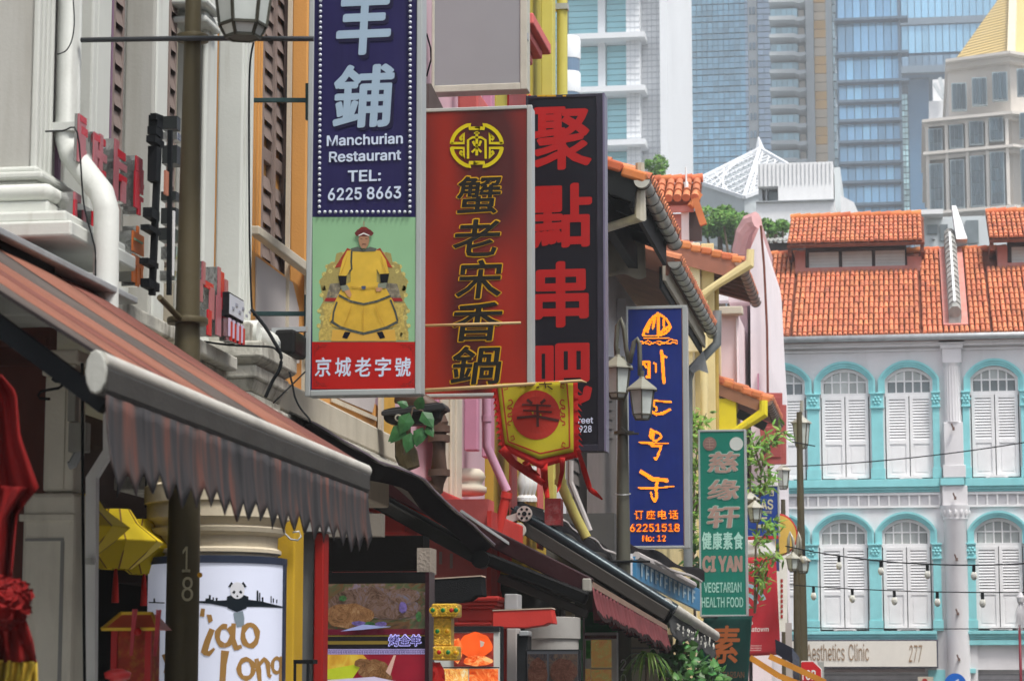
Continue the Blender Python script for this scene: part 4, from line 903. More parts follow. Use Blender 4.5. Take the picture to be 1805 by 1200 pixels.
# ---------------- eaves
M_bracket = mat('black_painted_timber', (.014, .016, .018), .6, var=.3, sc_=3, dirt=.3, dcol=(.04, .04, .04))
M_soff = mat('brown_soffit', (.17, .075, .05), .8, var=.25, sc_=3, dirt=.4, dcol=(.07, .04, .03), streak=(2, 9, 2))
M_zinc = mat('zinc_gutter', (.5, .5, .46), .4, metal=.35, var=.25, sc_=2.2, dirt=.55, dcol=(.13, .11, .09), streak=(3, 2.2, 3))
def gutter(parent, x, Y0, Y1, z, r, m, nring, base=0):
    mb = MB(); n = 12
    for k in range(2): pass
    def fn(u, v): t = math.pi * (1.0 + u); return (x + r * math.cos(t), Y0 + (Y1 - Y0) * v, z + r * math.sin(t))
    mb.grid(fn, 14, 1); 
    def fn2(u, v): t = math.pi * (1.0 + u); return (x + r * .9 * math.cos(t), Y0 + (Y1 - Y0) * v, z + r * .9 * math.sin(t) + .002)
    mb.grid(fn2, 14, 1)
    mb.prism([(x + r * math.cos(math.pi * (1 + i / 10)), Y0, z + r * math.sin(math.pi * (1 + i / 10))) for i in range(11)], (0, -.01, 0))
    g = mb.build('gutter', m, parent, smooth=True, auto=True)
    b = None
    for i in range(nring):
        y = Y0 + .05 + (Y1 - Y0 - .1) * i / (nring - 1)
        if b is None:
            m2 = MB(); pts = [(x + (r + .012) * math.cos(math.pi * (1 + k / 10)), y, z + (r + .012) * math.sin(math.pi * (1 + k / 10))) for k in range(11)]; m2.tube(pts, .008, 5); m2.bar((x - r - .02, y, z + .01), (x + r + .02, y, z + .01), .02, .01, (0, 0, 1)); b = m2.build('gutter_strap', mat('dark_strap', (.1, .09, .08), .6), g); c0 = WLOC[b.name]
        else: dup(b, g, (c0.x, c0.y + y - Y0 - .05, c0.z))
    return g
def eave_roof(parent, xe, Y0, Y1, ze, slope, ln, m_soffit, verge, m_tile=M_tile, nt=9, thick=.1, verge_m=None, gut=.1, gm=M_zinc, nring=12, tl=.32):
    t = math.atan(slope); U = Vector((-math.cos(t), 0, math.sin(t))); Nn = Vector((math.sin(t), 0, math.cos(t)))
    e = Vector((xe, Y0, ze)); L_ = Vector((0, Y1 - Y0, 0)); mb = MB()
    a, b = e, e + U * ln
    mb.hexa([a, a + L_, b + L_, b, a + Nn * thick, a + L_ + Nn * thick, b + L_ + Nn * thick, b + Nn * thick])
    r_ = mb.build('roof', m_soffit, parent)
    mb = MB(); ov = Nn * (thick - .04 - verge / 2) - Vector((0, .02, 0)); mb.bar(e + ov - U * .02, e + ov + U * ln, .035, verge); mb.build('verge_board', verge_m or m_soffit, r_)
    bt = None
    for i in range(nt): # verge tiles
        p = e + U * (i * tl - .06) + Nn * (thick + .02 + .012 * (i % 2))
        mb = MB(); mb.bar(p + Vector((0, .03, -.03)), p + Vector((0, .03, -.03)) + U * (tl * .95) - Nn * .025, .2, .13); mb.build('verge_tile', M_tilep, r_, bevel=.03)
    # field tiles: courses rise from the eave
    mb = MB(); tiles(mb, e + U * (ln - .05) + Nn * (thick + .01) + Vector((0, .2, 0)), (0, 1, 0), -U, Nn, Y1 - Y0 - .2, ln + .05, .2, .32, .08, R); mb.build('roof_tiles', m_tile, r_, stuff=True)
    if gut: gutter(parent, xe + gut * .55, Y0 - .05, Y1 + .03, ze + .03, gut, gm, nring)
    return r_, U, Nn, e
E_ = root('shophouse', (-4.6, 32, 0), 'white shophouse with a sagging dark timber eave and old zinc gutter behind the black sign', 'building')
M_ewhite = mat('cool_white_plaster', (.68, .68, .7), .8, var=.06, dirt=.3, dcol=(.4, .4, .42), streak=(3, 3, .8))
mb = MB(); mb.box((-9, 29.75, 2.9), (-4.1, 34.3, 8.0)); mb.build('wall', M_ewhite, E_)
r1, U1, N1, e1 = eave_roof(E_, -3.14, 30.0, 34.25, 7.72, .42, 3.4, M_bracket, .3, nt=5, verge_m=M_bracket, gut=.095, nring=9)
for i in range(4):
    y = 30.6 + i * 1.05; mb = MB(); p = e1 + Vector((0, y - 30.0, -.02)); mb.bar(p - U1 * -.05 + Vector((0, 0, -.09)), p + U1 * 1.6 + Vector((0, 0, -.09)), .1, .16); mb.build('rafter', M_bracket, E_)
mb = MB(); mb.bar((-3.22, 30.02, 7.58), (-3.22, 34.2, 7.58), .05, .3); mb.build('fascia', M_bracket, E_)
mb = MB(); mb.bar((-3.62, 30.0, 7.5), (-3.62, 34.2, 7.5), .12, .3); mb.build('purlin', M_bracket, E_)
# strip of windows under the eave
louvre(E_, 1003, 1030, -4.06, 5.75, 2.95, 16, m=mat('grey_brown_shutter', (.17, .15, .14), .7, dirt=.2)); 
MSH = MATS['grey_brown_shutter']
sh = MB(); sh.box((-4.1, PY(1030, -4.0), 2.75), (-3.97, PY(1083, -4.0), 5.95)); so = sh.build('shutter_frame', MSH, E_)
for (a, b, c, d) in ((1034, 790, 1080, 920),): facade_poly(E_, 'shutter_panel', MSH, [(a, b - 24), (c, b - 8), (c, d - 6), (a, d)], -3.955, .014, .006)
for j in range(9):
    y = 625 + j * 16.5; facade_poly(E_, 'slat', MSH, [(1034, y), (1080, y + 4), (1080, y + 16), (1034, y + 12)], -3.965 + .002 * (j % 2), .02, .004)
facade_poly(E_, 'shutter_sill', MSH, [(1028, 920), (1088, 912), (1088, 934), (1028, 944)], -3.93, .05, .008)
E2 = root('shophouse', (-4.6, 37.5, 0), 'white shophouse whose long ribbed zinc gutter runs down to the blue LED sign', 'building')
mb = MB(); mb.box((-9, 34.35, 2.8), (-4.1, 41.4, 7.6)); mb.build('wall', M_ewhite, E2)
mb = MB(); mb.box((-4.1, 36.1, 2.8), (-3.96, 36.6, 7.3)); mb.build('pilaster', M_ewhite, E2, bevel=.02)
mb = MB(); mb.box((-4.1, 38.6, 2.8), (-3.96, 39.0, 7.3)); mb.build('pilaster', M_ewhite, E2, bevel=.02)
mb = MB(); mb.box((-4.1, 36.61, 5.7), (-4.02, 38.59, 6.3)); mb.build('white_lintel', M_ewhite, E2, bevel=.02)
r2, U2, N2, e2 = eave_roof(E2, -3.16, 34.45, 41.3, 7.48, .38, 3.2, M_soff, .22, nt=0, gut=.088, nring=15)
mb = MB(); mb.bar((-3.25, 34.4, 7.36), (-3.25, 41.3, 7.36), .04, .2); mb.build('fascia', M_cream, E2)
mb = MB(); mb.bar((-3.3, 34.4, 7.3), (-3.3, 41.3, 7.3), .03, .3); mb.build('fascia_board', M_bracket, E2)
blind = root('canvas_blind', (-3.7, 33.7, 6), 'rolled-out beige canvas blind hanging under the dark eave', 'blind')
mb = MB(); Yb = 33.9
def bl(u, v): p = aY(1040 + 96 * u + 3 * v, 425 + 62 * v + 4 * math.sin(u * 9) * v + 10 * (1 - u) * 0, Yb); return (p.x, p.y + .05 * math.sin(u * 14 + v * 2) - .25 * v * 0, p.z)
mb.grid(bl, 30, 8, (0, .01, 0)); mb.build('canvas', mat('beige_canvas', (.42, .38, .3), .9, var=.1, sc_=3, dirt=.3, dcol=(.22, .2, .16)), blind, smooth=True)
mb = MB(); mb.tube([aY(1040, 425, Yb), aY(1138, 422, Yb)], .035, 8); mb.build('blind_roller', M_gutter, blind, smooth=True, auto=True)
pipe('downpipe', [aY(1128, 288, 30.1), aY(1129, 383, 30.1), aY(1066, 403, 30.6), aY(1010, 425, 31.2)], .055, mat('beige_pipe', (.5, .47, .38), .5, dirt=.35, dcol=(.15, .1, .07)), 'cream pipe dropping from the zinc gutter and turning back to the wall', sq=True, n=8)
pipe('downpipe', [aY(1264, 548, 41.2), aY(1264, 605, 41.2), aY(1218, 652, 41.2), aY(1213, 668, 41.2), aY(1213, 1000, 41.2)], .075, mat('dark_zinc_pipe', (.22, .24, .24), .5, metal=.2), 'dark zinc pipe elbowing down from the end of the ribbed gutter')
mb = MB(); poly(mb, [(1215, 650), (1240, 618), (1249, 658), (1232, 652), (1222, 658)], 41.0, .03); tag(mb.build('bent_flashing', M_gutter), 'torn scrap of grey metal flashing beside the zinc pipe elbow', 'flashing')
# ---------------- building G : cream shophouse with brown verge
G_ = root('shophouse', (-4.6, 50, 0), 'cream yellow shophouse with brown gable verge and orange verge tiles', 'building')
M_cy = mat('cream_yellow_paint', (.70, .58, .30), .8, var=.06, dirt=.25, dcol=(.45, .36, .2), streak=(3, 3, .6))
M_cyl = mat('light_cream_paint', (.76, .68, .48), .8, var=.05, dirt=.2, dcol=(.5, .42, .28), streak=(3, 3, .6))
mb = MB(); mb.box((-12, 48.0, 0), (-4.0, 53.4, 9.9)); mb.build('wall', M_cyl, G_)
mb = MB(); mb.box((-12, 41.5, 0), (-4.0, 47.99, 7.4)); mb.build('lower_wall', M_cy, G_)
def gp(name, m, l, t, r, b, Y=47.9, d=.08, bevel=.01): mb = MB(); p = aY(l, t, Y); q = aY(r, b, Y); mb.box((p.x, Y - d, q.z), (q.x, Y, p.z)); return mb.build(name, m, G_, bevel=bevel)
gp('gable_pier', M_cyl, 1202, 430, 1236, 620, 47.9, .1); gp('gable_pier', M_cy, 1236, 430, 1262, 760, 47.95, .05)
mb = MB(); mb.box((-4.01, 48.5, 3), (-3.85, 49.1, 9.6)); mb.build('pilaster', M_cy, G_, bevel=.02)
mb = MB(); mb.box((-4.01, 52.6, 3), (-3.85, 53.4, 9.6)); mb.build('pilaster', M_cy, G_, bevel=.02)
r3, U3, N3, e3 = eave_roof(G_, -3.12, 47.7, 52.6, 9.72, .3, 3.0, M_soff, .34, nt=10, tl=.2, verge_m=mat('brown_verge', (.3, .12, .08), .7, dirt=.3), gut=.1, gm=mat('brown_gutter', (.27, .17, .13), .5, dirt=.4, dcol=(.1, .06, .05)), nring=11)
for i in range(7):
    y = 48.3 + i * .6; mb = MB(); mb.bar(e3 + Vector((0, y - 47.7, -.03)), e3 + U3 * 1.2 + Vector((0, y - 47.7, -.03)), .05, .06); mb.build('rafter', M_soff, G_)
mb = MB(); a = aY(1266, 505, 52.4); b = aY(1330, 522, 52.4); mb.bar(a, b, .06, .22); mb.build('far_verge', M_darkwood, G_)
pipe('downpipe', [aY(1323, 440, 47.6), aY(1322, 465, 47.6), aY(1262, 503, 47.7), aY(1238, 520, 47.7), aY(1228, 560, 47.75)], .075, M_cy, 'pale yellow pipe slanting back from the brown gutter to the cream wall', sq=True, n=8)
pipe('downpipe', [aY(1241, 530, 47.6), aY(1241, 800, 47.6)], .07, M_cy, 'upright pale yellow pipe on the cream gable, right of the blue sign')
pipe('downpipe', [aY(1262, 500, 48.4), aY(1262, 800, 48.4)], .06, mat('ochre_pipe', (.5, .34, .08), .6), 'ochre pipe at the right corner of the cream gable')
# jack roof on top of G
J = root('roof_turret', (-5, 50, 11), 'small pink turret with its own tiled roof, left of the glass pyramid', 'roof')
Yj = 50.2; zj = lambda py: aY(1200, py, Yj).z; xj = lambda px: aY(px, 350, Yj).x
sl = math.radians(38); Dj = Vector((0, -math.cos(sl), -math.sin(sl))); Nj = Vector((0, -math.sin(sl), math.cos(sl)))
e = Vector((xj(1140), Yj, zj(352))); Wj = xj(1233) - e.x
mb = MB(); b0 = e - Nj * .04; mb.hexa([b0 - Nj * .08, b0 - Nj * .08 + Vector((Wj, 0, 0)), b0 - Nj * .08 + Vector((Wj, 0, 0)) - Dj * .8, b0 - Nj * .08 - Dj * .8, b0, b0 + Vector((Wj, 0, 0)), b0 + Vector((Wj, 0, 0)) - Dj * .8, b0 - Dj * .8]); jr = mb.build('roof', M_tilebed, J)
for i in range(6): 
    mb = MB(); x = e.x + Wj * (i + .5) / 6
    p = Vector((x, e.y, e.z))
    for k in range(3): mb.tube([p - Dj * (.27 * k + .3) + Nj * .02, p - Dj * (.27 * k - .02) + Nj * .05], [.07, .085], 10)
    mb.build('pan_tile_row', M_tile, jr, smooth=True, auto=True)
for i in range(5): mb = MB(); x = e.x + Wj * i / 5; p = e - Dj * .82; mb.tube([(x, p.y, p.z + .05), (x + Wj / 5 + .02, p.y, p.z + .06)], [.08, .095], 10); mb.build('ridge_tile', M_tilep, jr, smooth=True, auto=True)
mb = MB(); mb.box((xj(1150), Yj + .1, zj(372)), (xj(1222), Yj + .16, zj(353))); mb.build('fascia', M_pinkfl, J)
mb = MB(); mb.box((xj(1150), Yj + .3, zj(430)), (xj(1210), Yj + 1.5, zj(372))); mb.build('turret_wall', mat('salmon_wall', (.6, .28, .25), .8), J)
mb = MB(); mb.box((xj(1199), Yj + .2, zj(420)), (xj(1212), Yj + .29, zj(370))); mb.build('white_post', M_white, J)
mb = MB(); mb.bar(Vector((xj(1225), Yj - .02, zj(352))), Vector((xj(1240), Yj - .02, zj(398))), .12, .14); mb.bar(Vector((xj(1218), Yj - .05, zj(366))), Vector((xj(1232), Yj + .1, zj(340))), .1, .12); mb.build('hip_board', M_tilep, J)
mb = MB(); mb.box((xj(1212), Yj + .3, zj(420)), (xj(1234), Yj + .4, zj(368))); mb.build('dark_vent', M_darkwood, J)
mb = MB(); mb.tube([(xj(1209), Yj + .2, zj(334)), (xj(1208), Yj + .2, zj(292))], .02, 6); mb.tube([(xj(1209), Yj + .2, zj(336)), (xj(1208.5), Yj + .2, zj(318))], .045, 6); mb.build('antenna', M_white, J)
# ---------------- building H : pale pink house
H_ = root('shophouse', (-3.6, 57, 0), 'pale pink plastered house end beyond the cream shophouse', 'building')
M_pp = mat('blush_paint', (.76, .62, .63), .8, var=.05, sc_=1.2, dirt=.25, dcol=(.6, .42, .44), streak=(2, 2, .5))
M_pw = mat('blush_white_paint', (.8, .73, .75), .8, var=.05, sc_=1.2, dirt=.15, dcol=(.6, .5, .52), streak=(2, 2, .5))
def hp(name, m, l, t, r, b, Y, d, bevel=.02, ground=False):
    mb = MB(); p = aY(l, t, Y); q = aY(r, b, Y); mb.box((p.x, Y, 0 if ground else q.z), (q.x, Y + d, p.z)); return mb.build(name, m, H_, bevel=bevel)
hp('end_wall', M_pp, 1180, 556, 1306, 900, 54.6, 4, ground=True); hp('recess_wall', mat('mauve_shade', (.66, .5, .53), .8), 1290, 520, 1322, 900, 57.5, 3, ground=True)
mb = MB(); p = [(1322, 440), (1339, 400), (1342, 420), (1349, 560), (1354, 640), (1356, 900), (1322, 900)]; pts = [aY(x, y, 56.5) for x, y in p]; pts[-1].z = 0; pts[-2].z = 0; mb.prism(pts, (0, 9, 0)); mb.build('party_wall', M_pw, H_)
mb = MB(); c = aY(1323, 398, 56.6); mb.tube([aY(1305, 445, 57.2), aY(1312, 410, 57.0), aY(1322, 392, 56.9), aY(1334, 388, 56.8)], .2, 10); mb.prism([aY(1306, 392, 57.2), aY(1341, 388, 57.2), aY(1340, 450, 57.2), aY(1300, 445, 57.2)], (0, 5, 0)); mb.build('rounded_coping', mat('pink_cap', (.62, .36, .36), .8), H_, smooth=False)
mb = MB(); mb.tube([aY(1341, 398, 56.3), aY(1347, 470, 56.3), aY(1352, 580, 56.3), aY(1356, 900, 56.3)], .03, 6); mb.build('rust_flashing', M_tilebed, H_)
hp('white_ledge', M_cream, 1266, 540, 1309, 553, 54.3, .3); hp('mauve_band', M_pp, 1284, 519, 1325, 533, 56.9, .5); hp('white_band', M_white, 1262, 516, 1290, 530, 57.2, .4)
hp('white_corner', M_white, 1298, 560, 1302, 860, 54.5, .1, 0); hp('slit_window', M_mv, 1335, 658, 1338, 700, 56.4, .09, 0)
for l, t in ((1338, 690),): pass
rs = root('window_shutter', (aY(1365, 690, 56).x, 56, 8), 'open red wooden shutter with stepped top beside the pink wall', 'shutter')
mb = MB(); mb.prism([aY(x, y, 56.0) for x, y in ((1344, 818), (1386, 818), (1386, 713), (1379, 713), (1379, 692), (1346, 692), (1346, 700), (1338, 700), (1338, 740))], (0, .06, 0)); mb.build('shutter_leaf', mat('brick_red_paint', (.40, .09, .08), .6), rs, bevel=.01)
for a, b in ((700, 745), (752, 806)):
    m2 = MB(); p = aY(1349, a, 55.99); q = aY(1377, b, 55.99); m2.box((p.x, 55.975, q.z), (q.x, 55.999, p.z)); m2.build('shutter_inset', mat('brick_red_paint2', (.36, .075, .07), .6), rs, bevel=.01)
# ---------------- building I : low yellow house with small tiled roof
I_ = root('shophouse', (-3.6, 53, 0), 'low bright yellow house with a small brown-edged tiled roof above the green sign', 'building')
M_yel = mat('bright_yellow_paint', (.72, .60, .02), .6, var=.06)
Yi = 50.6
mb = MB(); p = aY(1180, 690, Yi); q = aY(1298, 760, Yi); mb.box((p.x, Yi, 0), (q.x, Yi + .6, aY(1290, 702, Yi).z)); mb.build('wall', M_yel, I_)
xe = aY(1349, 706, Yi).x; ze = aY(1349, 706, Yi).z - .05
r4, U4, N4, e4 = eave_roof(I_, xe, Yi, Yi + 4.2, ze, .42, 1.8, M_soff, .26, nt=6, tl=.2, verge_m=mat('warm_brown_verge', (.3, .14, .08), .7), gut=.09, gm=MATS['brown_gutter'], nring=12)
for i in range(6): p = e4 + U4 * (i * .2) + N4 * .07 - Vector((0, .03, 0)); mb = MB(); mb.bar(p, p + U4 * .19, .03, .12); mb.build('drip_tile', M_tilep, r4, bevel=.01)
mb = MB(); mb.bar(aY(1300, 728, Yi + .2), aY(1350, 752, Yi + .2), .05, .18); mb.build('black_fascia', M_bracket, I_)
pipe('downpipe', [aY(1346, 706, Yi - .08), aY(1346, 728, Yi - .08), aY(1300, 758, Yi - .08), aY(1272, 775, Yi - .08)], .085, M_yel, 'bright yellow pipe bent under the small roof above the green sign', sq=True, n=8)
mb = MB(); mb.box((-9, 53.5, 0), (-4, 60, 4)); mb.build('ground_storey', M_pp, H_)
# ================================================================= projecting signs
M_alu = mat('aluminium_frame', (0.429, 0.452, 0.445), .4, metal=.25, var=.06, sc_=3, dirt=.15, dcol=(.3, .3, .28), streak=(6, 6, 2), bump=.05)
M_alub = mat('beige_frame', (.5, .48, .4), .5, metal=.1, dirt=.3, dcol=(.25, .22, .15))
def pr(name, c, rough=.35, **k): k.setdefault('var', .05); return mat(name, c, rough, bump=k.pop('bump', 0), **k)
def boxsign(name, label, l, r, t, b, Y, dep, fw, m_frame, m_face, row=None, group=None):
    """hanging light-box; l..r,t..b outer frame in the photo, fw = (left,right,top,bottom) frame widths in px"""
    row = row or (max(t, 0) + b) / 2; X = lambda px: aY(px, row, Y).x; Z = lambda py: aY((l + r) / 2, py, Y).z
    rt = root(name, (X((l + r) / 2), Y + dep / 2, Z(b)), label, 'sign', group)
    mb = MB(); mb.box((X(l) + .004, Y + .012, Z(b) + .004), (X(r) - .004, Y + dep, Z(t) - .004)); mb.build('case', m_frame, rt, bevel=.012)
    for (a, c, d, e, nm) in ((l, t, l + fw[0], b, 'frame_bar'), (r - fw[1], t, r, b, 'frame_bar'), (l + fw[0], t, r - fw[1], t + fw[2], 'frame_bar'), (l + fw[0], b - fw[3], r - fw[1], b, 'frame_bar')):
        if abs(a - d) < .5 or abs(c - e) < .5: continue
        mb = MB(); mb.box((X(a), Y - .012, Z(e)), (X(d), Y + .03, Z(c))); mb.build(nm, m_frame, rt, bevel=.006)
    mb = MB(); mb.box((X(l + fw[0]), Y - .001, Z(b - fw[3])), (X(r - fw[1]), Y + .011, Z(t + fw[2]))); mb.build('face', m_face, rt)
    return rt, X, Z
def rect(mb, l, t, r, b, Y, th=.003): return poly(mb, [(l, t), (r, t), (r, b), (l, b)], Y, th)
def P(fn, name, m, rt=None, **k): mb = MB(); fn(mb); return mb.build(name, m, rt, **k)
# ---- 1: tall blue sign with seated figure
Y1 = 15.0
M_navy = pr('navy_vinyl', (0.0172, 0.014, 0.0741), .35, var=.12, dirt=.15, dcol=(.06, .05, .16), streak=(20, 20, .8))
s1, X1, Z1 = boxsign('hanging_sign', 'tall navy sign with pale blue characters above a yellow-robed seated figure and red strip', 541.5, 743.5, -70, 697, Y1, .16, (9.5, 10, 6, 11), M_alu, M_navy)
M_pale = pr('pale_blue_letter', (0.328, 0.437, 0.546), .4); M_pw2 = pr('pale_white_letter', (.60, .68, .82), .4); M_shadow = pr('navy_shadow_print', (.012, .01, .04), .4)
yy = Y1 - .004
P(lambda m: (tY(m, '羊', 597, -20, 694, 106, yy, .04, .08), tY(m, '鋪', 590, 122, 700, 232, yy, .04, .05)), 'letter_shadow', M_shadow, s1)
for ch, x0, y0, x1, y1 in (('羊', 592, -24, 689, 99), ('鋪', 586, 116, 695, 227)): P(lambda m: tY(m, ch, x0, y0, x1, y1, yy - .002, .034, .06), 'character', M_pale, s1)
for st, x0, y0, x1, y1 in (('Manchurian', 576, 239, 710, 258), ('Restaurant', 580, 268, 707, 286.5), ('TEL:', 613, 301, 671.5, 321), ('6225 8663', 578, 332, 707, 354)):
    P(lambda m: tY(m, st, x0, y0, x1, y1, yy - .003, .03), 'lettering', M_pw2, s1)
bm = pr('pearl_bulb', (.62, .66, .74), .25); b0 = None
for (x, y) in [(565.5 - y_ * .006, y_) for y_ in [2 + 9.55 * i for i in range(-5, 40)]] + [(723.5 - y_ * .002, y_) for y_ in [2 + 9.55 * i for i in range(-5, 40)]] + [(573 + 9.4 * i, 374) for i in range(16)]:
    q = aY(x, y, Y1 - .01)
    if b0 is None: m_ = MB(); m_.lathe(q, [(.010, 0), (.011, .008), (.007, .016), (.002, .019)], 7, (0, -1, 0)); b0 = m_.build('bulb', bm, s1, smooth=True); c0 = WLOC[b0.name] - q
    else: dup(b0, s1, q + c0)
grn = pr('mint_print', (0.257, 0.468, 0.265), .4, var=.04); P(lambda m: rect(m, 551, 383, 733.5, 602.5, Y1 - .002), 'green_panel', grn, s1)
P(lambda m: rect(m, 550, 602.6, 732.5, 685.5, Y1 - .002), 'red_panel', pr('scarlet_print', (0.429, 0.00936, 0.00624), .4, var=.1), s1)
for i, ch in enumerate('京城老字號'): P(lambda m: tY(m, ch, 555 + i * 35.2, 630, 583.5 + i * 35.2, 664, Y1 - .005, .03, .04), 'character', M_pw2, s1)
def fret(m):
    for sx, sy, cx, cy2 in ((1, 1, 553, 606), (-1, 1, 730, 606), (1, -1, 552, 682), (-1, -1, 730, 682)):
        for pts in ([(2, 22), (2, 12), (6, 12), (6, 6), (14, 6), (14, 2), (24, 2)], [(2, 8), (2, 2), (9, 2), (9, 9), (4, 9)], [(16, 6), (20, 6), (20, 4)]): rows(m, [(cx + sx * a, cy2 + sy * b) for a, b in pts], Y1 - .005, .9, .001)
P(fret, 'corner_fretwork', pr('dark_red_line', (.12, .01, .01), .5), s1, stuff=True)
# generic seated figure, flat print in layers
lay = [0]
def L(name, c, pts, mirror=False, **k):
    lay[0] += 1; y = Y1 - .0052 - lay[0] * .0004; mb = MB(); poly(mb, pts, y, .0003); mb.build(name, pr('print_%s' % name, c, .5, **k), s1)
    if mirror: mb = MB(); poly(mb, [(2 * 641 - x, y_) for x, y_ in pts], y, .0003); mb.build(name, pr('print_%s' % name, c, .5, **k), s1)
gold = (.50, .38, .10)
L('throne', (.40, .33, .11), [(566, 600), (563, 580), (567, 560), (562, 545), (570, 530), (566, 510), (563, 494), (574, 482), (578, 466), (590, 462), (593, 447), (602, 444), (606, 452), (612, 470), (641, 476)][:15] + [(641, 600)], True, var=.4, sc_=90, dirt=.8, dcol=(.10, .08, .03), streak=(90, 90, 90), dthr=.45)
P(lambda m: [disc(m, sx + 0, y_, r_, Y1 - .0054 - .00005 * k, .0002, 9) for k, (x_, y_, r_) in enumerate([(606, 449, 5), (597, 456, 4), (586, 466, 5), (577, 470, 4), (572, 484, 5), (566, 497, 4), (571, 508, 5), (582, 478, 4), (590, 470, 3), (600, 464, 4), (567, 520, 4), (563, 548, 4), (568, 560, 5), (562, 574, 4), (575, 590, 4)]) for sx in (x_, 1282 - x_)], 'throne_scrolls', pr('print_scroll', (.52, .44, .14), .5, var=.5, sc_=120), s1, stuff=True)
L('throne_post', gold, [(567, 535), (600, 535), (600, 562), (590, 575), (590, 600), (562, 600), (562, 585), (568, 578), (572, 556)], True, var=.35, sc_=80, dirt=.6, dcol=(.18, .12, .03), streak=(80, 80, 50))
L('cushion', (.18, .16, .12), [(573, 532), (582, 500), (604, 498), (604, 532)], True, var=.6, sc_=30, dirt=.6, dcol=(.5, .4, .2), streak=(60, 60, 60))
L('cushion_edge', (.3, .02, .02), [(574, 525), (604, 525), (604, 531), (572, 531)], True)
L('footstool', (.62, .36, .06), [(586, 581), (696, 581), (698, 601), (584, 601)])
L('cape', (.34, .035, .02), [(612, 437), (590, 472), (604, 470), (622, 442)], True, var=.3, sc_=30)
L('robe_skirt', (0.592, 0.368, 0.04), [(600, 512), (591, 530), (580, 565), (586, 574), (612, 584), (641, 589), (670, 584), (697, 574), (703, 566), (693, 530), (682, 512)], var=.12, sc_=14)
def st_(name, c, pts, w_, **k):
    lay[0] += 1; y = Y1 - .0052 - lay[0] * .0004; mb = MB(); rows(mb, pts, y, w_, .0003); mb.build(name, pr('print_%s' % name, c, .5, **k), s1)
st_('hem_border', (.06, .07, .06), [(583, 566), (600, 577), (620, 583), (641, 588), (662, 583), (682, 577), (701, 567)], 5, dirt=.5, dcol=(.35, .32, .2), streak=(60, 60, 60))
L('shoe', (.01, .01, .02), [(603, 595), (608, 584), (618, 586), (612, 597)], True)
st_('side_border', (.06, .07, .06), [(594, 532), (588, 550), (586, 570)], 3.5); st_('side_border', (.06, .07, .06), [(688, 528), (697, 550), (701, 566)], 3.5)
L('robe_lap', (0.624, 0.392, 0.04), [(604, 504), (597, 520), (618, 532), (641, 537), (664, 532), (687, 520), (678, 504), (664, 497), (618, 497)], var=.12, sc_=14)
st_('lap_border', (.06, .07, .06), [(597, 520), (618, 531), (641, 536), (664, 531), (689, 521)], 4, dirt=.5, dcol=(.35, .32, .2), streak=(60, 60, 60))
L('torso', (0.64, 0.416, 0.048), [(622, 441), (612, 442), (604, 458), (597, 486), (610, 488), (618, 474), (618, 508), (641, 511), (664, 508), (664, 474), (672, 488), (686, 482), (680, 458), (670, 442), (658, 441)], var=.12, sc_=12)
st_('collar_border', (.05, .06, .05), [(620, 442), (619, 462), (620, 474), (616, 479)], 3.5); L('collar', (.1, .11, .09), [(618, 438), (630, 435), (641, 441), (652, 435), (664, 438), (662, 443), (641, 444), (620, 443)])
L('sleeve', (.012, .012, .014), [(596, 486), (611, 486), (610, 502), (600, 505)]); L('sleeve_r', (.012, .012, .014), [(670, 483), (686, 482), (683, 499), (671, 498)])
L('cuff', (.22, .24, .18), [(600, 504), (612, 502), (617, 511), (604, 514)]); L('cuff_r', (.22, .24, .18), [(666, 500), (682, 498), (680, 508), (666, 508)])
L('hand', (.50, .26, .13), [(607, 513), (616, 510), (620, 519), (617, 525), (612, 521)]); L('hand_r', (.50, .26, .13), [(662, 507), (674, 507), (672, 513), (663, 514)])
L('belt', (.06, .08, .14), [(638, 504), (644, 504), (646, 507), (644, 510), (638, 510), (636, 507)]); st_('belt_line', (.5, .3, .04), [(618, 505), (638, 508)], 1.5); st_('belt_line', (.5, .3, .04), [(644, 508), (664, 505)], 1.5)
for a in ([(612, 452), (606, 470), (600, 484)], [(672, 452), (676, 468), (680, 480)], [(641, 540), (640, 560), (641, 585)], [(620, 538), (612, 560), (606, 575)], [(662, 538), (670, 560), (678, 575)]): st_('fold', (.52, .3, .03), a, 1.2)
L('face', (.36, .19, .11), [(633, 414), (632, 424), (634, 432), (638, 438), (645, 438), (649, 432), (651, 424), (650, 414)]); st_('brow', (.1, .05, .03), [(635, 421), (639, 420.5)], 1); st_('brow', (.1, .05, .03), [(644, 420.5), (648, 421)], 1); st_('mouth', (.12, .05, .04), [(638, 431), (641, 430), (645, 431)], 1.2)
L('hat_brim', (.13, .02, .02), [(625, 411), (630, 405), (641, 402), (653, 405), (659, 411), (655, 416), (628, 416)]); L('hat_crown', (.2, .025, .02), [(631, 405), (637, 400), (645, 400), (652, 405)]); L('hat_band', (.7, .7, .66), [(631, 415), (641, 410), (652, 415), (650, 416), (641, 412.5), (633, 416)])
st_('finial', (.3, .24, .14), [(641.5, 390), (641.5, 400)], 2)
# brackets holding the sign
M_teal = mat('dark_teal_steel', (.035, .075, .08), .5, metal=.3, var=.1)
for y in (177, 553):
    P(lambda m: m.bar(aY(446, y, 15.12), aY(546, y, 15.12), .02, .028), 'bracket', M_teal, s1, bevel=.003)
P(lambda m: m.bar(aY(542, 148, 15.1), aY(542, 212, 15.1), .03, .02), 'bracket_plate', M_teal, s1); P(lambda m: m.bar(aY(540, 520, 15.1), aY(540, 600, 15.1), .03, .02), 'bracket_plate', M_teal, s1)
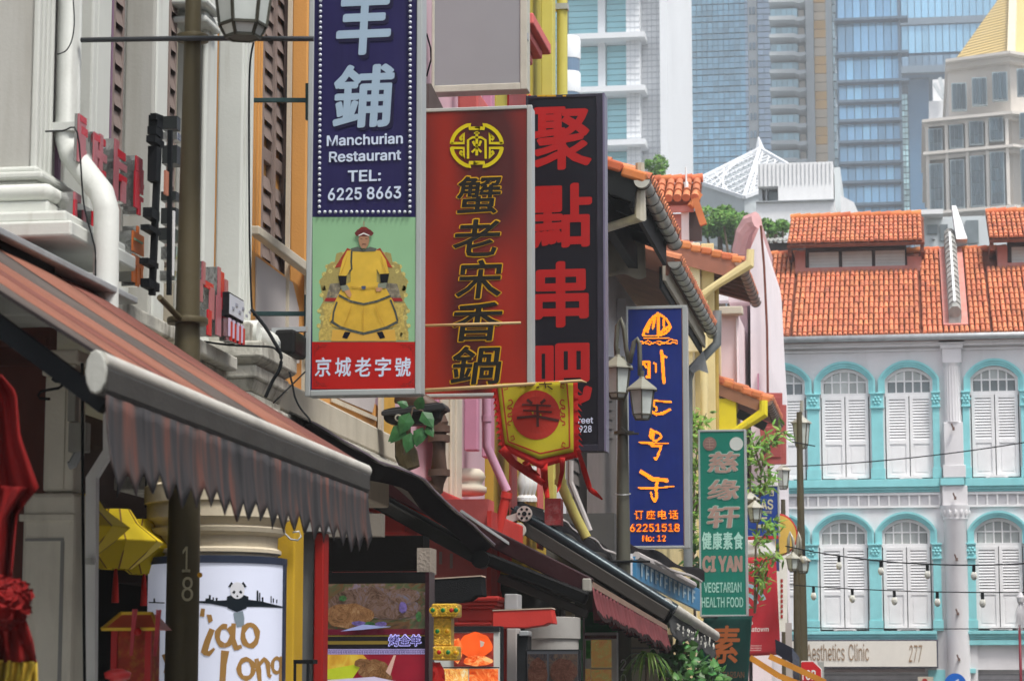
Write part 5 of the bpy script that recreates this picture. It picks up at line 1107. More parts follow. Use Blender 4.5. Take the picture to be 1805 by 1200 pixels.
# ---- 2: red sign
Y2 = 19.5
redm = bpy.data.materials.new('red_glow_print'); redm.use_nodes = True; t = redm.node_tree; b_ = t.nodes['Principled BSDF']; b_.inputs['Roughness'].default_value = .35
g_ = N(t, 'ShaderNodeNewGeometry'); mp = N(t, 'ShaderNodeMapping'); mp.inputs['Scale'].default_value = (2.4, 1, .62); mp.inputs['Location'].default_value = (.35, 0, .25); t.links.new(g_.outputs['Position'], mp.inputs[0])
n_ = N(t, 'ShaderNodeTexNoise'); n_.inputs['Scale'].default_value = 1.3; n_.inputs['Detail'].default_value = 0; t.links.new(mp.outputs[0], n_.inputs['Vector'])
cr = N(t, 'ShaderNodeValToRGB'); cr.color_ramp.elements[0].position = .36; cr.color_ramp.elements[0].color = (.06, .004, .004, 1); cr.color_ramp.elements[1].position = .72; cr.color_ramp.elements[1].color = (.28, .013, .003, 1)
t.links.new(n_.outputs['Fac'], cr.inputs[0]); t.links.new(cr.outputs[0], b_.inputs['Base Color']); t.links.new(cr.outputs[0], b_.inputs['Emission Color']); b_.inputs['Emission Strength'].default_value = 0
s2, X2, Z2 = boxsign('hanging_sign', 'dark red sign with round yellow emblem and black yellow-edged calligraphy', 742, 938.5, 189, 699, Y2, .18, (6, 9.5, 6.5, 6), M_alu, redm)
M_yel2 = pr('emblem_yellow', (0.562, 0.484, 0.0078), .4); M_blk = pr('black_calligraphy', (.012, .012, .01), .4); M_yel3 = pr('yellow_outline', (0.562, 0.328, 0.0078), .4)
cx, cy2, k = 840.5, 257, .192 # emblem traced at scale (crop centre 370,352)
def em(pts, w_): 
    def f(m):
        for sx in (1, -1):
            for sy in (1, -1): rows(m, [(cx + sx * (x - 370) * k, cy2 + sy * (y - 350) * k) for x, y in pts], Y2 - .006, [w * k for w in w_] if isinstance(w_, list) else w_ * k)
    return f
import functools
arc = [(370 + 232 * math.cos(math.radians(a)), 350 + 202 * math.sin(math.radians(a))) for a in range(-4, -80, -8)]
for fn in (em([(600, 335)] + [(370 + 232 * math.cos(math.radians(a)), 350 - 200 * math.sin(math.radians(a))) for a in (10, 20, 30, 40, 50, 60, 68)] + [(435, 155), (435, 192), (340, 192)], 36),
           em([(606, 328), (490, 328), (490, 235), (522, 280), (520, 286), (505, 300)], 26)): P(fn, 'emblem_line', M_yel2, s2, stuff=True)
P(lambda m: [rows(m, [(cx + (x - 370) * k, cy2 + (y - 350) * k) for x, y in pts], Y2 - .0065, w_ * k) for pts, w_ in (([(370, 220), (370, 440)], 26), ([(290, 470), (290, 300), (330, 275), (410, 275), (450, 300), (452, 470)], 22), ([(335, 310), (350, 345), (395, 345), (408, 305)], 24), ([(325, 412), (370, 370), (412, 410)], 22), ([(345, 235), (395, 235)], 14))], 'emblem_centre', M_yel2, s2, stuff=True)
for ch, x0, y0, x1, y1 in (('蟹', 805, 312, 884, 378), ('老', 798, 388, 882, 453), ('宋', 803, 459, 885, 527), ('香', 796, 534, 886, 602), ('鍋', 794, 611, 884, 678)):
    P(lambda m: tY(m, ch, x0 - 2, y0 - 2, x1 + 2, y1 + 2, Y2 - .003, .046, .1), 'character_outline', M_yel3, s2); P(lambda m: tY(m, ch, x0, y0, x1, y1, Y2 - .0055, .024, .1), 'character', M_blk, s2)
# ---- 3: blank grey sign
s3, X3, Z3 = boxsign('hanging_sign', 'blank pale grey light box with worn cream frame, above the red sign', 761, 929.5, -80, 161, 21.6, .2, (5, 12.5, 6, 12), M_alub, pr('blank_grey_acrylic', (0.281, 0.281, 0.289), .4, var=.03, dirt=.1, dcol=(.25, .25, .25), streak=(14, 14, .5)))
P(lambda m: m.box((X3(926) - .005, 21.59, Z3(74)), (X3(929.5) + .006, 21.65, Z3(62))), 'hinge', M_gutter, s3)
P(lambda m: m.tube([aY(752, 60, 21.7), aY(759, 85, 21.7), aY(760, 105, 21.7), aY(752, 135, 21.7)], .008, 6), 'cable', M_bracket, s3)
# ---- 4: black sign
Y4 = 25.0
s4, X4, Z4 = boxsign('hanging_sign', 'tall black sign with four big red characters, beside the dark eave', 927, 1066.5, 167, 796, Y4, .22, (4, 14, 6, 12), pr('black_frame', (0.0234, 0.0234, 0.0351), .35, dirt=.2, dcol=(.12, .11, .14), streak=(9, 9, 2)), pr('black_acrylic', (0.00546, 0.00624, 0.0109), .3, var=.2))
P(lambda m: m.box((X4(1064), Y4 - .02, Z4(796)), (X4(1067.5), Y4 + .225, Z4(167))), 'side_trim', pr('violet_grey_trim', (0.156, 0.148, 0.218), .4), s4)
M_lred = pr('bright_red_letter', (0.359, 0.00936, 0.0078), .4, var=.04)
for ch, x0, y0, x1, y1 in (('聚', 938, 190, 1043, 301), ('點', 936, 325, 1044, 438), ('串', 940, 462, 1038, 578), ('吧', 940, 606, 1044, 712)):
    P(lambda m: tY(m, ch, x0, y0, x1, y1, Y4 - .006, .04), 'character', M_lred, s4)
P(lambda m: tY(m, 'Street', 1005, 735, 1045.5, 746.5, Y4 - .006, .02), 'lettering', M_pw2, s4); P(lambda m: tY(m, '8928', 1013, 750, 1043, 762, Y4 - .006, .02), 'lettering', M_pw2, s4)
P(lambda m: [rect(m, a, 168, b, 170.5, Y4 - .013, .002) for a, b in ((947, 962), (963, 980), (992, 998))], 'yellow_scraps', M_yel3, s4, stuff=True)
# ---- 5: blue LED sign
Y5 = 33.0
s5, X5, Z5 = boxsign('hanging_sign', 'royal blue sign with orange LED dot characters and a phone number', 1105, 1213.5, 539, 966, Y5, .2, (3.5, 9, 5.5, 4.5), M_alu, pr('royal_blue_vinyl', (0.00624, 0.0234, 0.187), .35, var=.1, dirt=.12, dcol=(.1, .14, .35), streak=(10, 10, .6)), row=760)
LEDS = []
C1 = [([(365, 118), (310, 160), (265, 220), (235, 290), (228, 318)], 26), ([(335, 150), (318, 250)], 28), ([(305, 170), (265, 290)], 22), ([(365, 120), (368, 320)], 30), ([(380, 125), (430, 160), (470, 210), (480, 250), (440, 295), (390, 315)], 22),
      ([(415, 170), (420, 260), (380, 300)], 22), ([(470, 230), (400, 285)], 26), ([(228, 323), (375, 323)], 10), ([(232, 347), (465, 344)], 11), ([(195, 368), (235, 385), (275, 366), (320, 392), (370, 368), (425, 392), (480, 353), (542, 369)], 10),
      ([(200, 402), (240, 385), (290, 402), (335, 384), (380, 402), (430, 384), (480, 398), (500, 378), (545, 398)], 10), ([(225, 562), (285, 560)], 24), ([(215, 562), (262, 612)], 22), ([(284, 560), (284, 700)], 28), ([(284, 705), (255, 698)], 22),
      ([(322, 573), (342, 578), (345, 650)], 18), ([(395, 465), (405, 520), (410, 640), (420, 745)], 32), ([(410, 500), (445, 520)], 16), ([(330, 917), (485, 930)], 17), ([(330, 917), (325, 960), (355, 985), (345, 1010)], 18), ([(310, 1020), (350, 1042), (410, 1032), (475, 998)], 26)]
C2 = [([(302, 85), (290, 150), (330, 190)], 26), ([(310, 95), (380, 125), (395, 155), (345, 198)], 22), ([(322, 120), (318, 180)], 24), ([(195, 205), (330, 215), (455, 215)], 15), ([(215, 207), (320, 215)], 24), ([(305, 240), (395, 240)], 18), ([(395, 240), (370, 310), (345, 365)], 22), ([(345, 365), (328, 342)], 14),
      ([(210, 475), (250, 500), (320, 545), (420, 550), (445, 555)], 38), ([(360, 560), (345, 620)], 30), ([(185, 622), (340, 627), (512, 607)], 13), ([(200, 625), (320, 628)], 20), ([(345, 630), (352, 700), (338, 745)], 28), ([(300, 668), (310, 720), (335, 748)], 18)]
strk = [([(1090 + x / 5.214, 530 + y / 5.214) for x, y in p], w_ / 5.214) for p, w_ in C1] + [([(1090 + x / 5.214, 740 + y / 5.214) for x, y in p], w_ / 5.214) for p, w_ in C2]
mbk = MB(); mbd = MB()
for p, w_ in strk: rows(mbk, p, Y5 - .006, w_ * .95, .003)
def inside(x, y):
    for p, w_ in strk:
        for (x0, y0), (x1, y1) in zip(p, p[1:]):
            dx, dy = x1 - x0, y1 - y0; u = max(0, min(1, ((x - x0) * dx + (y - y0) * dy) / (dx * dx + dy * dy + 1e-9)))
            if (x - x0 - u * dx) ** 2 + (y - y0 - u * dy) ** 2 < (w_ / 2) ** 2: return True
    return False
def dot(x, y, r=.85): q = aY(x, y, Y5 - .010); mbd.lathe(q, [(r * Y5 / F, 0), (r * .5 * Y5 / F, .006)], 6, (0, -1, 0))
row_ = 0; y = 545.
while y < 900:
    x = 1100 + (row_ % 2) * 1.1
    while x < 1204:
        if inside(x, y): dot(x, y)
        x += 2.2
    y += 1.95; row_ += 1
def led_text(s, x0, y0, x1, y1, bold):
    vs, fs = glyph(s, 0); a = min(v.x for v in vs); b = max(v.x for v in vs); c = min(v.y for v in vs); d = max(v.y for v in vs)
    tY(mbk, s, x0, y0, x1, y1, Y5 - .006, bold, 0, .003)
    tr = [[(x0 + (vs[i].x - a) / (b - a) * (x1 - x0), y1 - (vs[i].y - c) / (d - c) * (y1 - y0)) for i in f] for f in fs if abs(vs[f[0]].z - .02) < 1e-4 and abs(vs[f[1]].z - .02) < 1e-4 and abs(vs[f[2]].z - .02) < 1e-4]
    y = y0; r_ = 0
    while y <= y1:
        x = x0 + (r_ % 2) * .8
        while x <= x1:
            for t3 in tr:
                if len(t3) < 3: continue
                A, B, Cc = t3[:3]; s1_ = (B[0] - A[0]) * (y - A[1]) - (B[1] - A[1]) * (x - A[0]); s2_ = (Cc[0] - B[0]) * (y - B[1]) - (Cc[1] - B[1]) * (x - B[0]); s3_ = (A[0] - Cc[0]) * (y - Cc[1]) - (A[1] - Cc[1]) * (x - Cc[0])
                if (s1_ >= 0 and s2_ >= 0 and s3_ >= 0) or (s1_ <= 0 and s2_ <= 0 and s3_ <= 0): dot(x, y, .62); break
            x += 1.7
        y += 1.5; r_ += 1
led_text('订', 1118.5, 899, 1134, 915.5, .05); led_text('座', 1139, 898.5, 1155, 914.5, .05); led_text('电', 1160, 898.5, 1175, 914.5, .05); led_text('话', 1179, 898.5, 1196, 914.5, .05)
led_text('62251518', 1110.5, 922.5, 1198, 937, .05); led_text('No: 12', 1132.5, 942.5, 1174, 954, .05)
mbk.build('led_glow_strokes', mat('led_red_orange', (.5, .07, .004), .6, emit=.2, bump=0), s5, stuff=True); mbd.build('led_dots', mat('led_amber', (.9, .29, .01), .4, emit=1.1, bump=0), s5, stuff=True)  # strokes behind the dots stand in for their orange glow
P(lambda m: m.box((X5(1204) - .004, Y5 - .006, Z5(960)), (X5(1205.5), Y5 - .002, Z5(546))), 'edge_strip', pr('rust_seam', (.35, .16, .1)), s5)
# ---- 6: green sign
Y6 = 42.0
s6, X6, Z6 = boxsign('hanging_sign', 'green sign reading CI YAN VEGETARIAN HEALTH FOOD with pinkish characters', 1232, 1317, 757, 1086, Y6, .22, (3.2, 4, 3.5, 3), M_alu, pr('jade_green_vinyl', (0.00624, 0.179, 0.125), .35, var=.08, dirt=.1, dcol=(.05, .35, .28), streak=(9, 9, .7)))
M_dp = pr('dusty_pink_letter', (0.39, 0.257, 0.211), .5); M_pg = pr('pale_green_letter', (.40, .68, .58), .5); M_pgo = pr('pale_outline', (.35, .55, .48), .5)
for ch, x0, y0, x1, y1 in (('慈', 1247, 796, 1304, 833), ('缘', 1247, 845, 1304, 881), ('轩', 1246, 891, 1304, 930)):
    P(lambda m: tY(m, ch, x0 - 1, y0 - 1, x1 + 1, y1 + 1, Y6 - .004, .065, .08), 'character_outline', M_pgo, s6); P(lambda m: tY(m, ch, x0, y0, x1, y1, Y6 - .009, .035, .08), 'character', M_dp, s6)
for i, ch in enumerate('健康素食'): P(lambda m: tY(m, ch, 1237.5 + i * 18.6, 937, 1254.5 + i * 18.6, 968, Y6 - .005, .04), 'character', M_pg, s6)
P(lambda m: tY(m, 'CI YAN', 1238, 979, 1309, 1008, Y6 - .005, .06), 'lettering', M_dp, s6); P(lambda m: tY(m, 'VEGETARIAN', 1241, 1026, 1307, 1044, Y6 - .005, .012), 'lettering', M_pg, s6); P(lambda m: tY(m, 'HEALTH FOOD', 1237, 1052, 1310, 1070, Y6 - .005, .012), 'lettering', M_pg, s6)
P(lambda m: disc(m, 1251, 782, 12, Y6 - .004), 'round_badge', pr('badge_brown', (.24, .14, .12)), s6); P(lambda m: disc(m, 1298, 782, 12, Y6 - .004), 'round_badge', pr('badge_white', (.55, .58, .54)), s6)
P(lambda m: [rows(m, p, Y6 - .009, 1.2, .001) for p in ([(1244, 778), (1258, 778)], [(1243, 783), (1259, 783)], [(1245, 788), (1257, 788)], [(1251, 774), (1251, 790)], [(1247, 774), (1255, 774)])], 'badge_mark', M_dp, s6, stuff=True)
# cloth banner under it
bn = root('cloth_banner', (aY(1278, 1090, 41.6).x, 41.6, aY(1278, 1215, 41.6).z), 'dark green cloth banner with one orange-brown character below the green sign', 'banner')
def dg(u, v): q = aY(1240 + 86 * u - 8 * v * (1 - 0 * u), 1087 + 128 * v - 2 * u, 41.6 + .05 * math.sin(u * 9 + v * 3) - .1 * u); return q
P(lambda m: m.grid(dg, 24, 16, (0, .008, 0)), 'cloth', mat('dark_green_cloth', (0.00468, 0.0429, 0.0351), .8, var=.15, bump=.2, fine=200), bn, smooth=True)
P(lambda m: tY(m, '素', 1250, 1102, 1305, 1169, 41.45, .03, .15), 'character', pr('rust_orange_letter', (.34, .09, .02)), bn); P(lambda m: tY(m, 'VEGETARIAN', 1246, 1183, 1312, 1194, 41.45, .01), 'lettering', pr('dull_brown_letter', (.12, .05, .02)), bn)
P(lambda m: m.tube([aY(1236, 1088, 41.6), aY(1328, 1086, 41.6)], .012, 6), 'rod', M_bracket, bn)
# ---- 7: far blue shop sign and red banner
Y7 = 47.0
s7, X7, Z7 = boxsign('hanging_sign', 'deep blue shop sign reading SHOP NO 4, half hidden by leaves', 1312, 1374, 855, 946, Y7, .2, (2, 3, 2.5, 2), M_alu, pr('ink_blue_vinyl', (.012, .05, .28), .4))
P(lambda m: (m.box((X7(1367), Y7, Z7(1006)), (X7(1372), Y7 + .1, Z7(946)))), 'post_edge', pr('blue_post', (.05, .07, .2)), s7)
M_cr2 = pr('cream_letter', (.55, .52, .36))
P(lambda m: tY(m, 'SHOP NO.', 1326, 865, 1354, 872, Y7 - .005, .01), 'lettering', M_cr2, s7); P(lambda m: rect(m, 1356, 863, 1364, 873.5, Y7 - .003), 'number_plate', M_cr2, s7); P(lambda m: tY(m, '4', 1358, 865, 1362.5, 872, Y7 - .009, .02), 'lettering', pr('ink_blue', (.01, .03, .2)), s7)
P(lambda m: tY(m, 'ERAS', 1320, 880, 1363, 898, Y7 - .005, .03), 'lettering', M_cr2, s7); P(lambda m: tY(m, 'STORE', 1337, 900, 1361, 905, Y7 - .005, .01), 'lettering', M_cr2, s7); P(lambda m: (rect(m, 1328, 911, 1352, 914, Y7 - .004), rect(m, 1335, 924, 1352, 930, Y7 - .004)), 'printed_bar', M_cr2, s7, stuff=True)
rb_ = root('cloth_banner', (aY(1342, 1100, 46.5).x, 46.5, aY(1342, 1158, 46.5).z), 'red and white Wi-Fi banner hanging below the blue shop sign', 'banner')
def rbf(u, v): return aY(1308 + 58 * u + 10 * v, 947 + 209 * v - 3 * u, 46.5 + .04 * math.sin(u * 6 + v * 5) - .2 * v)
P(lambda m: m.grid(lambda u, v: rbf(u, .17 + .83 * v), 14, 20, (0, .006, 0)), 'red_cloth', mat('crimson_cloth', (.48, .02, .035), .8, var=.08, bump=.15, fine=200), rb_, smooth=True)
P(lambda m: m.grid(lambda u, v: rbf(u, .17 * v), 14, 4, (0, .006, 0)), 'white_cloth', M_white, rb_, smooth=True); P(lambda m: m.bar(aY(1307, 949, 46.45), aY(1372, 946, 46.45), .03, .06), 'top_rod', mat('crimson_cloth', (.48, .02, .035)), rb_)
Yr = 46.2
for a_ in (('Wi-Fi', 1314, 992, 1349, 1005, Yr, .03), ('to', 1318, 1093, 1327, 1101, Yr, .01), ('Chinatown', 1302, 1104, 1355, 1113, Yr, .02, .1)): P(lambda m: tY(m, *a_), 'lettering', M_white, rb_)
P(lambda m: [tY(m, s_, 1322, y_, 1342, y_ + 2.5, Yr, 0) for s_, y_ in (('Chinatown', 1136), ('Business', 1140), ('Association', 1144))], 'small_print', M_white, rb_, stuff=True)
for r_, w_ in ((14, 7), (28, 8), (42, 8)): P(lambda m: rows(m, [(1310 + r_ * math.cos(math.radians(a)), 1078 + r_ * 1.15 * math.sin(math.radians(a))) for a in range(-80, -24, 9)], Yr, w_ * .8), 'wifi_arc', pr('wifi_blue', (.3, .5, .62)), rb_)
dl = root('round_sign', aY(1372, 980, 47.6), 'yellow round drum sign with red rim seen almost edge on', 'sign')
P(lambda m: m.lathe(aY(1371, 942, 47.6), [(.36, 0), (.36, .03)], 28, (.5, -1, 0)), 'yellow_disc', mat('golden_disc', (.62, .4, .08), .6), dl); P(lambda m: m.lathe(aY(1370.5, 942, 47.63), [(.38, -.06), (.40, -.05), (.40, .015), (.38, .02)], 28, (.5, -1, 0)), 'red_rim', mat('rim_red', (.45, .03, .03), .5), dl)
wb2 = root('white_board', aY(1378, 1110, 52), 'narrow white board with red lettering between the lamp poles', 'board')
P(lambda m: (rect(m, 1369, 970, 1388, 1113, 52, .05)), 'board', M_white, wb2); P(lambda m: [rect(m, 1376, y, 1380, y + 6, 51.94, .002) for y in range(1020, 1085, 9)], 'red_print', M_lred, wb2, stuff=True)
# ================================================================= fringed pennant
Yf = 18.6
pn = root('fringed_banner', (aY(945, 680, Yf).x, Yf, aY(945, 820, Yf).z), 'yellow pennant with a red disc, scalloped red fringe and streamers on a bamboo stick', 'banner')
M_yc = mat('yellow_cloth', (0.351, 0.296, 0.0117), .85, var=.1, sc_=4, bump=.25, fine=250); M_rc = mat('red_cloth', (0.406, 0.0117, 0.00936), .85, var=.12, sc_=4, bump=.25, fine=250); M_rc2 = mat('dark_red_print', (.30, .02, .012), .85, bump=.2, fine=250); M_ink = mat('brown_ink', (.05, .012, .01), .85, bump=0)
def cl(x, y, d=0): # cloth surface: gentle folds
    return aY(x, y, Yf + .045 * math.sin((x - 870) * .05 + (y - 680) * .012) + .02 * math.sin((x + y) * .045) - d)
def cgrid(mb, TL, TR, BR, BL, d, n=14, m=14, tip=0):
    def f(u, v):
        tx = TL[0] + (TR[0] - TL[0]) * u; ty = TL[1] + (TR[1] - TL[1]) * u; bx = BL[0] + (BR[0] - BL[0]) * u; by = BL[1] + (BR[1] - BL[1]) * u + tip * (1 - abs(2 * u - 1))
        return cl(tx + (bx - tx) * v, ty + (by - ty) * v, d)
    return mb.grid(f, n, m, (0, .004, 0))
P(lambda m: cgrid(m, (868, 677), (1018, 670), (1020, 805), (884, 790), 0, 20, 16, 28), 'red_ground', M_rc, pn, smooth=True)
P(lambda m: cgrid(m, (876, 676), (1010, 672), (1011, 796), (890, 782), .008, 20, 16, 20), 'yellow_field', M_yc, pn, smooth=True)
def cline(m, pts, w_, d):
    for (x0, y0), (x1, y1) in zip(pts, pts[1:]):
        L_ = math.hypot(x1 - x0, y1 - y0) or 1; nx, ny = -(y1 - y0) / L_ * w_ / 2, (x1 - x0) / L_ * w_ / 2; k_ = max(1, int(L_ / 8))
        for i in range(k_):
            a, b = i / k_, (i + 1) / k_; xa, ya, xb, yb = x0 + (x1 - x0) * a, y0 + (y1 - y0) * a, x0 + (x1 - x0) * b, y0 + (y1 - y0) * b
            m.prism([cl(xa + nx, ya + ny, d), cl(xb + nx, yb + ny, d), cl(xb - nx, yb - ny, d), cl(xa - nx, ya - ny, d)], (0, -.001, 0))
P(lambda m: cline(m, [(884, 676), (889, 720), (896, 778), (952, 799), (1004, 788), (1003, 720), (999, 673)], 2.5, .0095), 'border_line', M_rc2, pn, stuff=True)
def disc_c(m):
    for i in range(28):
        a, b = 2 * math.pi * i / 28, 2 * math.pi * (i + 1) / 28
        for r0, r1 in ((0, .4), (.4, .75), (.75, 1)):
            pp_ = [(945 + 42.5 * r * math.cos(t), 731 + 43.5 * r * math.sin(t) + 0 * r) for r, t in ((r0, a), (r1, a), (r1, b), (r0, b))]
            if r0 == 0: pp_ = pp_[:3]
            m.prism([cl(x, y, .010) for x, y in pp_], (0, -.001, 0))
P(disc_c, 'red_disc', M_rc2, pn)
P(lambda m: [cline(m, p, w_, .0135) for p, w_ in (([(929, 704), (938, 711)], 5), ([(961, 704), (953, 711)], 5), ([(920, 713), (971, 715)], 3), ([(922, 723), (973, 726)], 3), ([(911, 736), (945, 733), (985, 741)], 4.5), ([(947, 712), (948, 752)], 4.5))], 'character', M_ink, pn, stuff=True)
P(lambda m: [cline(m, p, 2.2, .0135) for p in ([(912, 680), (933, 679)], [(918, 675), (918, 682)], [(926, 674), (926, 682)], [(950, 677), (973, 676)], [(960, 673), (962, 684)], [(965, 680), (974, 686)], [(945, 683), (950, 682)])], 'top_character', M_ink, pn, stuff=True)
def scroll(m):
    for s_, x0 in ((1, 899), (-1, 992)):
        for j in range(3):
            y0 = 712 + j * 14; cline(m, [(x0 + s_ * a, y0 + b) for a, b in ((-3, -6), (2, -8), (5, -3), (2, 2), (-3, 3), (-4, 8), (1, 9))], 2, .0095)
    for x0, y0, s_ in ((900, 770, 1), (997, 782, -1), (888, 681, 1), (995, 678, -1)): cline(m, [(x0, y0), (x0 + 5 * s_, y0 - 3), (x0 + 7 * s_, y0 + 4), (x0 + 1 * s_, y0 + 6)], 1.5, .0095)
P(scroll, 'scroll_pattern', M_rc2, pn, stuff=True)
def fringe(side, n):
    for i in range(n):
        y = 684 + i * 10.4
        if side > 0: x = 1013 + (y - 680) * .02; p = [(x, y), (x + 6, y + 1), (x + 12 + R.uniform(-2, 2), y + 10), (x + 6, y + 6), (x, y + 9)]
        else: x = 873 + (y - 680) * .12; p = [(x, y), (x - 5, y + 2), (x - 7 + R.uniform(-2, 1), y + 8), (x - 3, y + 6), (x, y + 9)]
        P(lambda m: m.prism([cl(a, b, .002 + .01 * (i % 2)) for a, b in p], (0, .004, 0)), 'fringe_tab', M_rc, pn)
fringe(1, 12); fringe(-1, 10)
def ribbon(pts, w_, d=0, name='streamer'):
    def f(u, v):
        k_ = u * (len(pts) - 1); i = min(int(k_), len(pts) - 2); a = k_ - i
        x = pts[i][0] * (1 - a) + pts[i + 1][0] * a; y = pts[i][1] * (1 - a) + pts[i + 1][1] * a; w1 = (w_[i] * (1 - a) + w_[i + 1] * a) if isinstance(w_, list) else w_
        dx, dy = pts[i + 1][0] - pts[i][0], pts[i + 1][1] - pts[i][1]; L_ = math.hypot(dx, dy); return aY(x - dy / L_ * w1 * (v - .5), y + dx / L_ * w1 * (v - .5), Yf + .06 * math.sin(u * 7 + len(pts)) + .03 * math.sin(v * 2) - d)
    P(lambda m: m.grid(f, 24, 2, (0, .003, 0)), name, M_rc, pn, smooth=True)
ribbon([(884, 790), (905, 815), (930, 832), (958, 852)], [16, 13, 14, 10]); ribbon([(925, 812), (935, 828), (950, 840)], [12, 9, 8]); ribbon([(958, 812), (960, 845), (965, 878)], [14, 12, 8]); ribbon([(991, 806), (991, 830), (985, 858), (982, 868)], [10, 8, 6, 1]); ribbon([(1018, 790), (1030, 830), (1040, 862), (1048, 868), (1062, 880)], [6, 10, 9, 9, 3])
tag(P(lambda m: m.tube([aY(749, 688, Yf - .03), aY(870, 681, Yf - .03), aY(1024, 671, Yf - .03), aY(1034, 674, Yf - .03)], [.016, .014, .011, .004], 8), 'bamboo_stick', mat('bamboo_tan', (.50, .36, .18), .6), None, smooth=True), 'thin bamboo stick carrying the fringed yellow pennant', 'stick')
tag(P(lambda m: m.tube([aY(749, 574, 19.2), aY(918, 569, 19.2)], .011, 8), 'bamboo_stick', mat('bamboo_tan', (.50, .36, .18), .6), None, smooth=True), 'thin bamboo stick crossing the lower part of the red sign', 'stick')
# ================================================================= lamp posts
M_post = mat('olive_bronze_post', (.095, .08, .045), .5, metal=.3, var=.1, sc_=2, dirt=.15, dcol=(.08, .07, .05), streak=(6, 6, 1)); M_postg = mat('grey_green_post', (.115, .115, .09), .5, metal=.25, var=.1, dirt=.1); M_frost = mat('frosted_lamp_glass', (.55, .6, .57), .3, var=.15, sc_=6, bump=0, dirt=.3, dcol=(.3, .33, .32), streak=(5, 5, 2)); M_roofl = mat('lamp_roof_grey', (.42, .41, .35), .5, metal=.3, dirt=.3)
def lantern(parent, c, w_, h, m_f, rot=.25, roof=True, m_r=None):
    """six-sided tapered lantern, c = centre of the bottom, w_ = width at the top of the glass"""
    c = Vector(c); n = 6; hd = h * .16
    ring = lambda r, z: [c + Vector((r * math.cos(rot + math.pi * 2 * i / n), r * math.sin(rot + math.pi * 2 * i / n), z)) for i in range(n)]
    lo, mi, hi = ring(w_ * .27, 0), ring(w_ * .37, hd), ring(w_ * .5, h)
    mb = MB(); t_ = w_ * .045
    for a, b in ((lo, mi), (mi, hi)):
        for i in range(n): mb.bar(a[i], b[i], t_, t_)
    for q in (lo, mi, hi):
        for i in range(n): mb.bar(q[i], q[(i + 1) % n], t_, t_)
    mb.prism(ring(w_ * .25, .002), (0, 0, -t_ * .4)); fr = mb.build('lamp_frame', m_f, parent)
    for a, b in ((lo, mi), (mi, hi)):
        for i in range(n):
            j = (i + 1) % n; k_ = .985; cc = lambda v: Vector((c.x + (v.x - c.x) * k_, c.y + (v.y - c.y) * k_, v.z)); q = [cc(a[i]), cc(a[j]), cc(b[j]), cc(b[i])]; nn = (q[1] - q[0]).cross(q[2] - q[0]).normalized() * .004
            mb = MB(); mb.prism(q, -nn); mb.build('glass_pane', M_frost, fr)
    if roof:
        mb = MB(); b1, b2, b3, b4 = ring(w_ * .64, h - .004), ring(w_ * .62, h + w_ * .05), ring(w_ * .13, h + w_ * .42), ring(w_ * .1, h + w_ * .5)
        vs = b1 + b2 + b3 + b4; fs = [(k_ * n + i, k_ * n + (i + 1) % n, (k_ + 1) * n + (i + 1) % n, (k_ + 1) * n + i) for k_ in range(3) for i in range(n)] + [tuple(reversed(range(n))), tuple(range(3 * n, 4 * n))]; mb.add(vs, fs); mb.build('lamp_roof', m_r or M_roofl, parent)
        mb = MB(); mb.tube([c + Vector((0, 0, h + w_ * .45)), c + Vector((0, 0, h + w_ * .72))], w_ * .09, 8); mb.build('lamp_neck', m_f, parent, smooth=True, auto=True)
# near post
Yp1 = 11.3
lp = root('lamp_post', (aY(325, 900, Yp1).x, Yp1, 0), 'thick olive lamp post numbered 18, nearest the camera', 'lamp post')
xb = aY(323, 1000, Yp1).x; ppx = lambda w_: w_ * Yp1 / F / 2
P(lambda m: m.lathe((xb, Yp1, 0), [(ppx(74), 0), (ppx(74), .6), (ppx(62), .7), (ppx(60), aY(323, 1000, Yp1).z), (ppx(57), aY(323, 850, Yp1).z), (ppx(45), aY(323, 560, Yp1).z), (ppx(38), aY(323, 300, Yp1).z), (ppx(30), aY(323, 0, Yp1).z), (ppx(26), 6.2)], 28), 'post', M_post, lp, smooth=True, auto=True)
for y, rx in ((68, 30), (566, 37)): q = aY(334 if y < 100 else 328, y, Yp1); q.x = xb; P(lambda m: m.lathe(q - Vector((0, 0, .014)), [(ppx(rx * 2), 0), (ppx(rx * 2.04), .006), (ppx(rx * 2.04), .022), (ppx(rx * 2), .028)], 28), 'collar', M_post, lp, smooth=True, auto=True)
P(lambda m: m.tube([aY(143, 71, Yp1 - .04), aY(337, 68, Yp1 - .07), aY(553, 69, Yp1 - .05)], .0125, 10), 'flag_bar', mat('dark_steel', (.05, .055, .06), .45, metal=.5), lp, smooth=True, auto=True); P(lambda m: m.tube([aY(281, 524, Yp1 - .3), aY(318, 562, Yp1 - .08)], .014, 10), 'flag_bar_stub', M_post, lp, smooth=True, auto=True)
for s_, y0, y1 in (('1', 963, 1008), ('8', 1016, 1059)): P(lambda m: tY(m, s_, 320 if s_ == '8' else 321, y0, 340 if s_ == '8' else 335, y1, Yp1 - ppx(60) - .002, .0), 'number', pr('cream_number', (.55, .52, .36)), lp)
lq = aY(428, 66, Yp1 - .25); lantern(lp, (lq.x, lq.y, lq.z), .29, .34, mat('black_lamp_frame', (.06, .06, .045), .5, metal=.3), rot=.35); P(lambda m: m.tube([(xb, Yp1, 5.6), (xb + .05, Yp1, 5.9), (lq.x, lq.y, 5.95), (lq.x, lq.y, lq.z + .5)], .03, 8), 'lamp_arm', M_post, lp, smooth=True)
P(lambda m: m.lathe(aY(352, 1013, Yp1 - .05), [(.012, 0), (.012, .004)], 14, (1, -1.5, 0)), 'round_sticker', pr('orange_sticker', (.7, .35, .02)), lp)
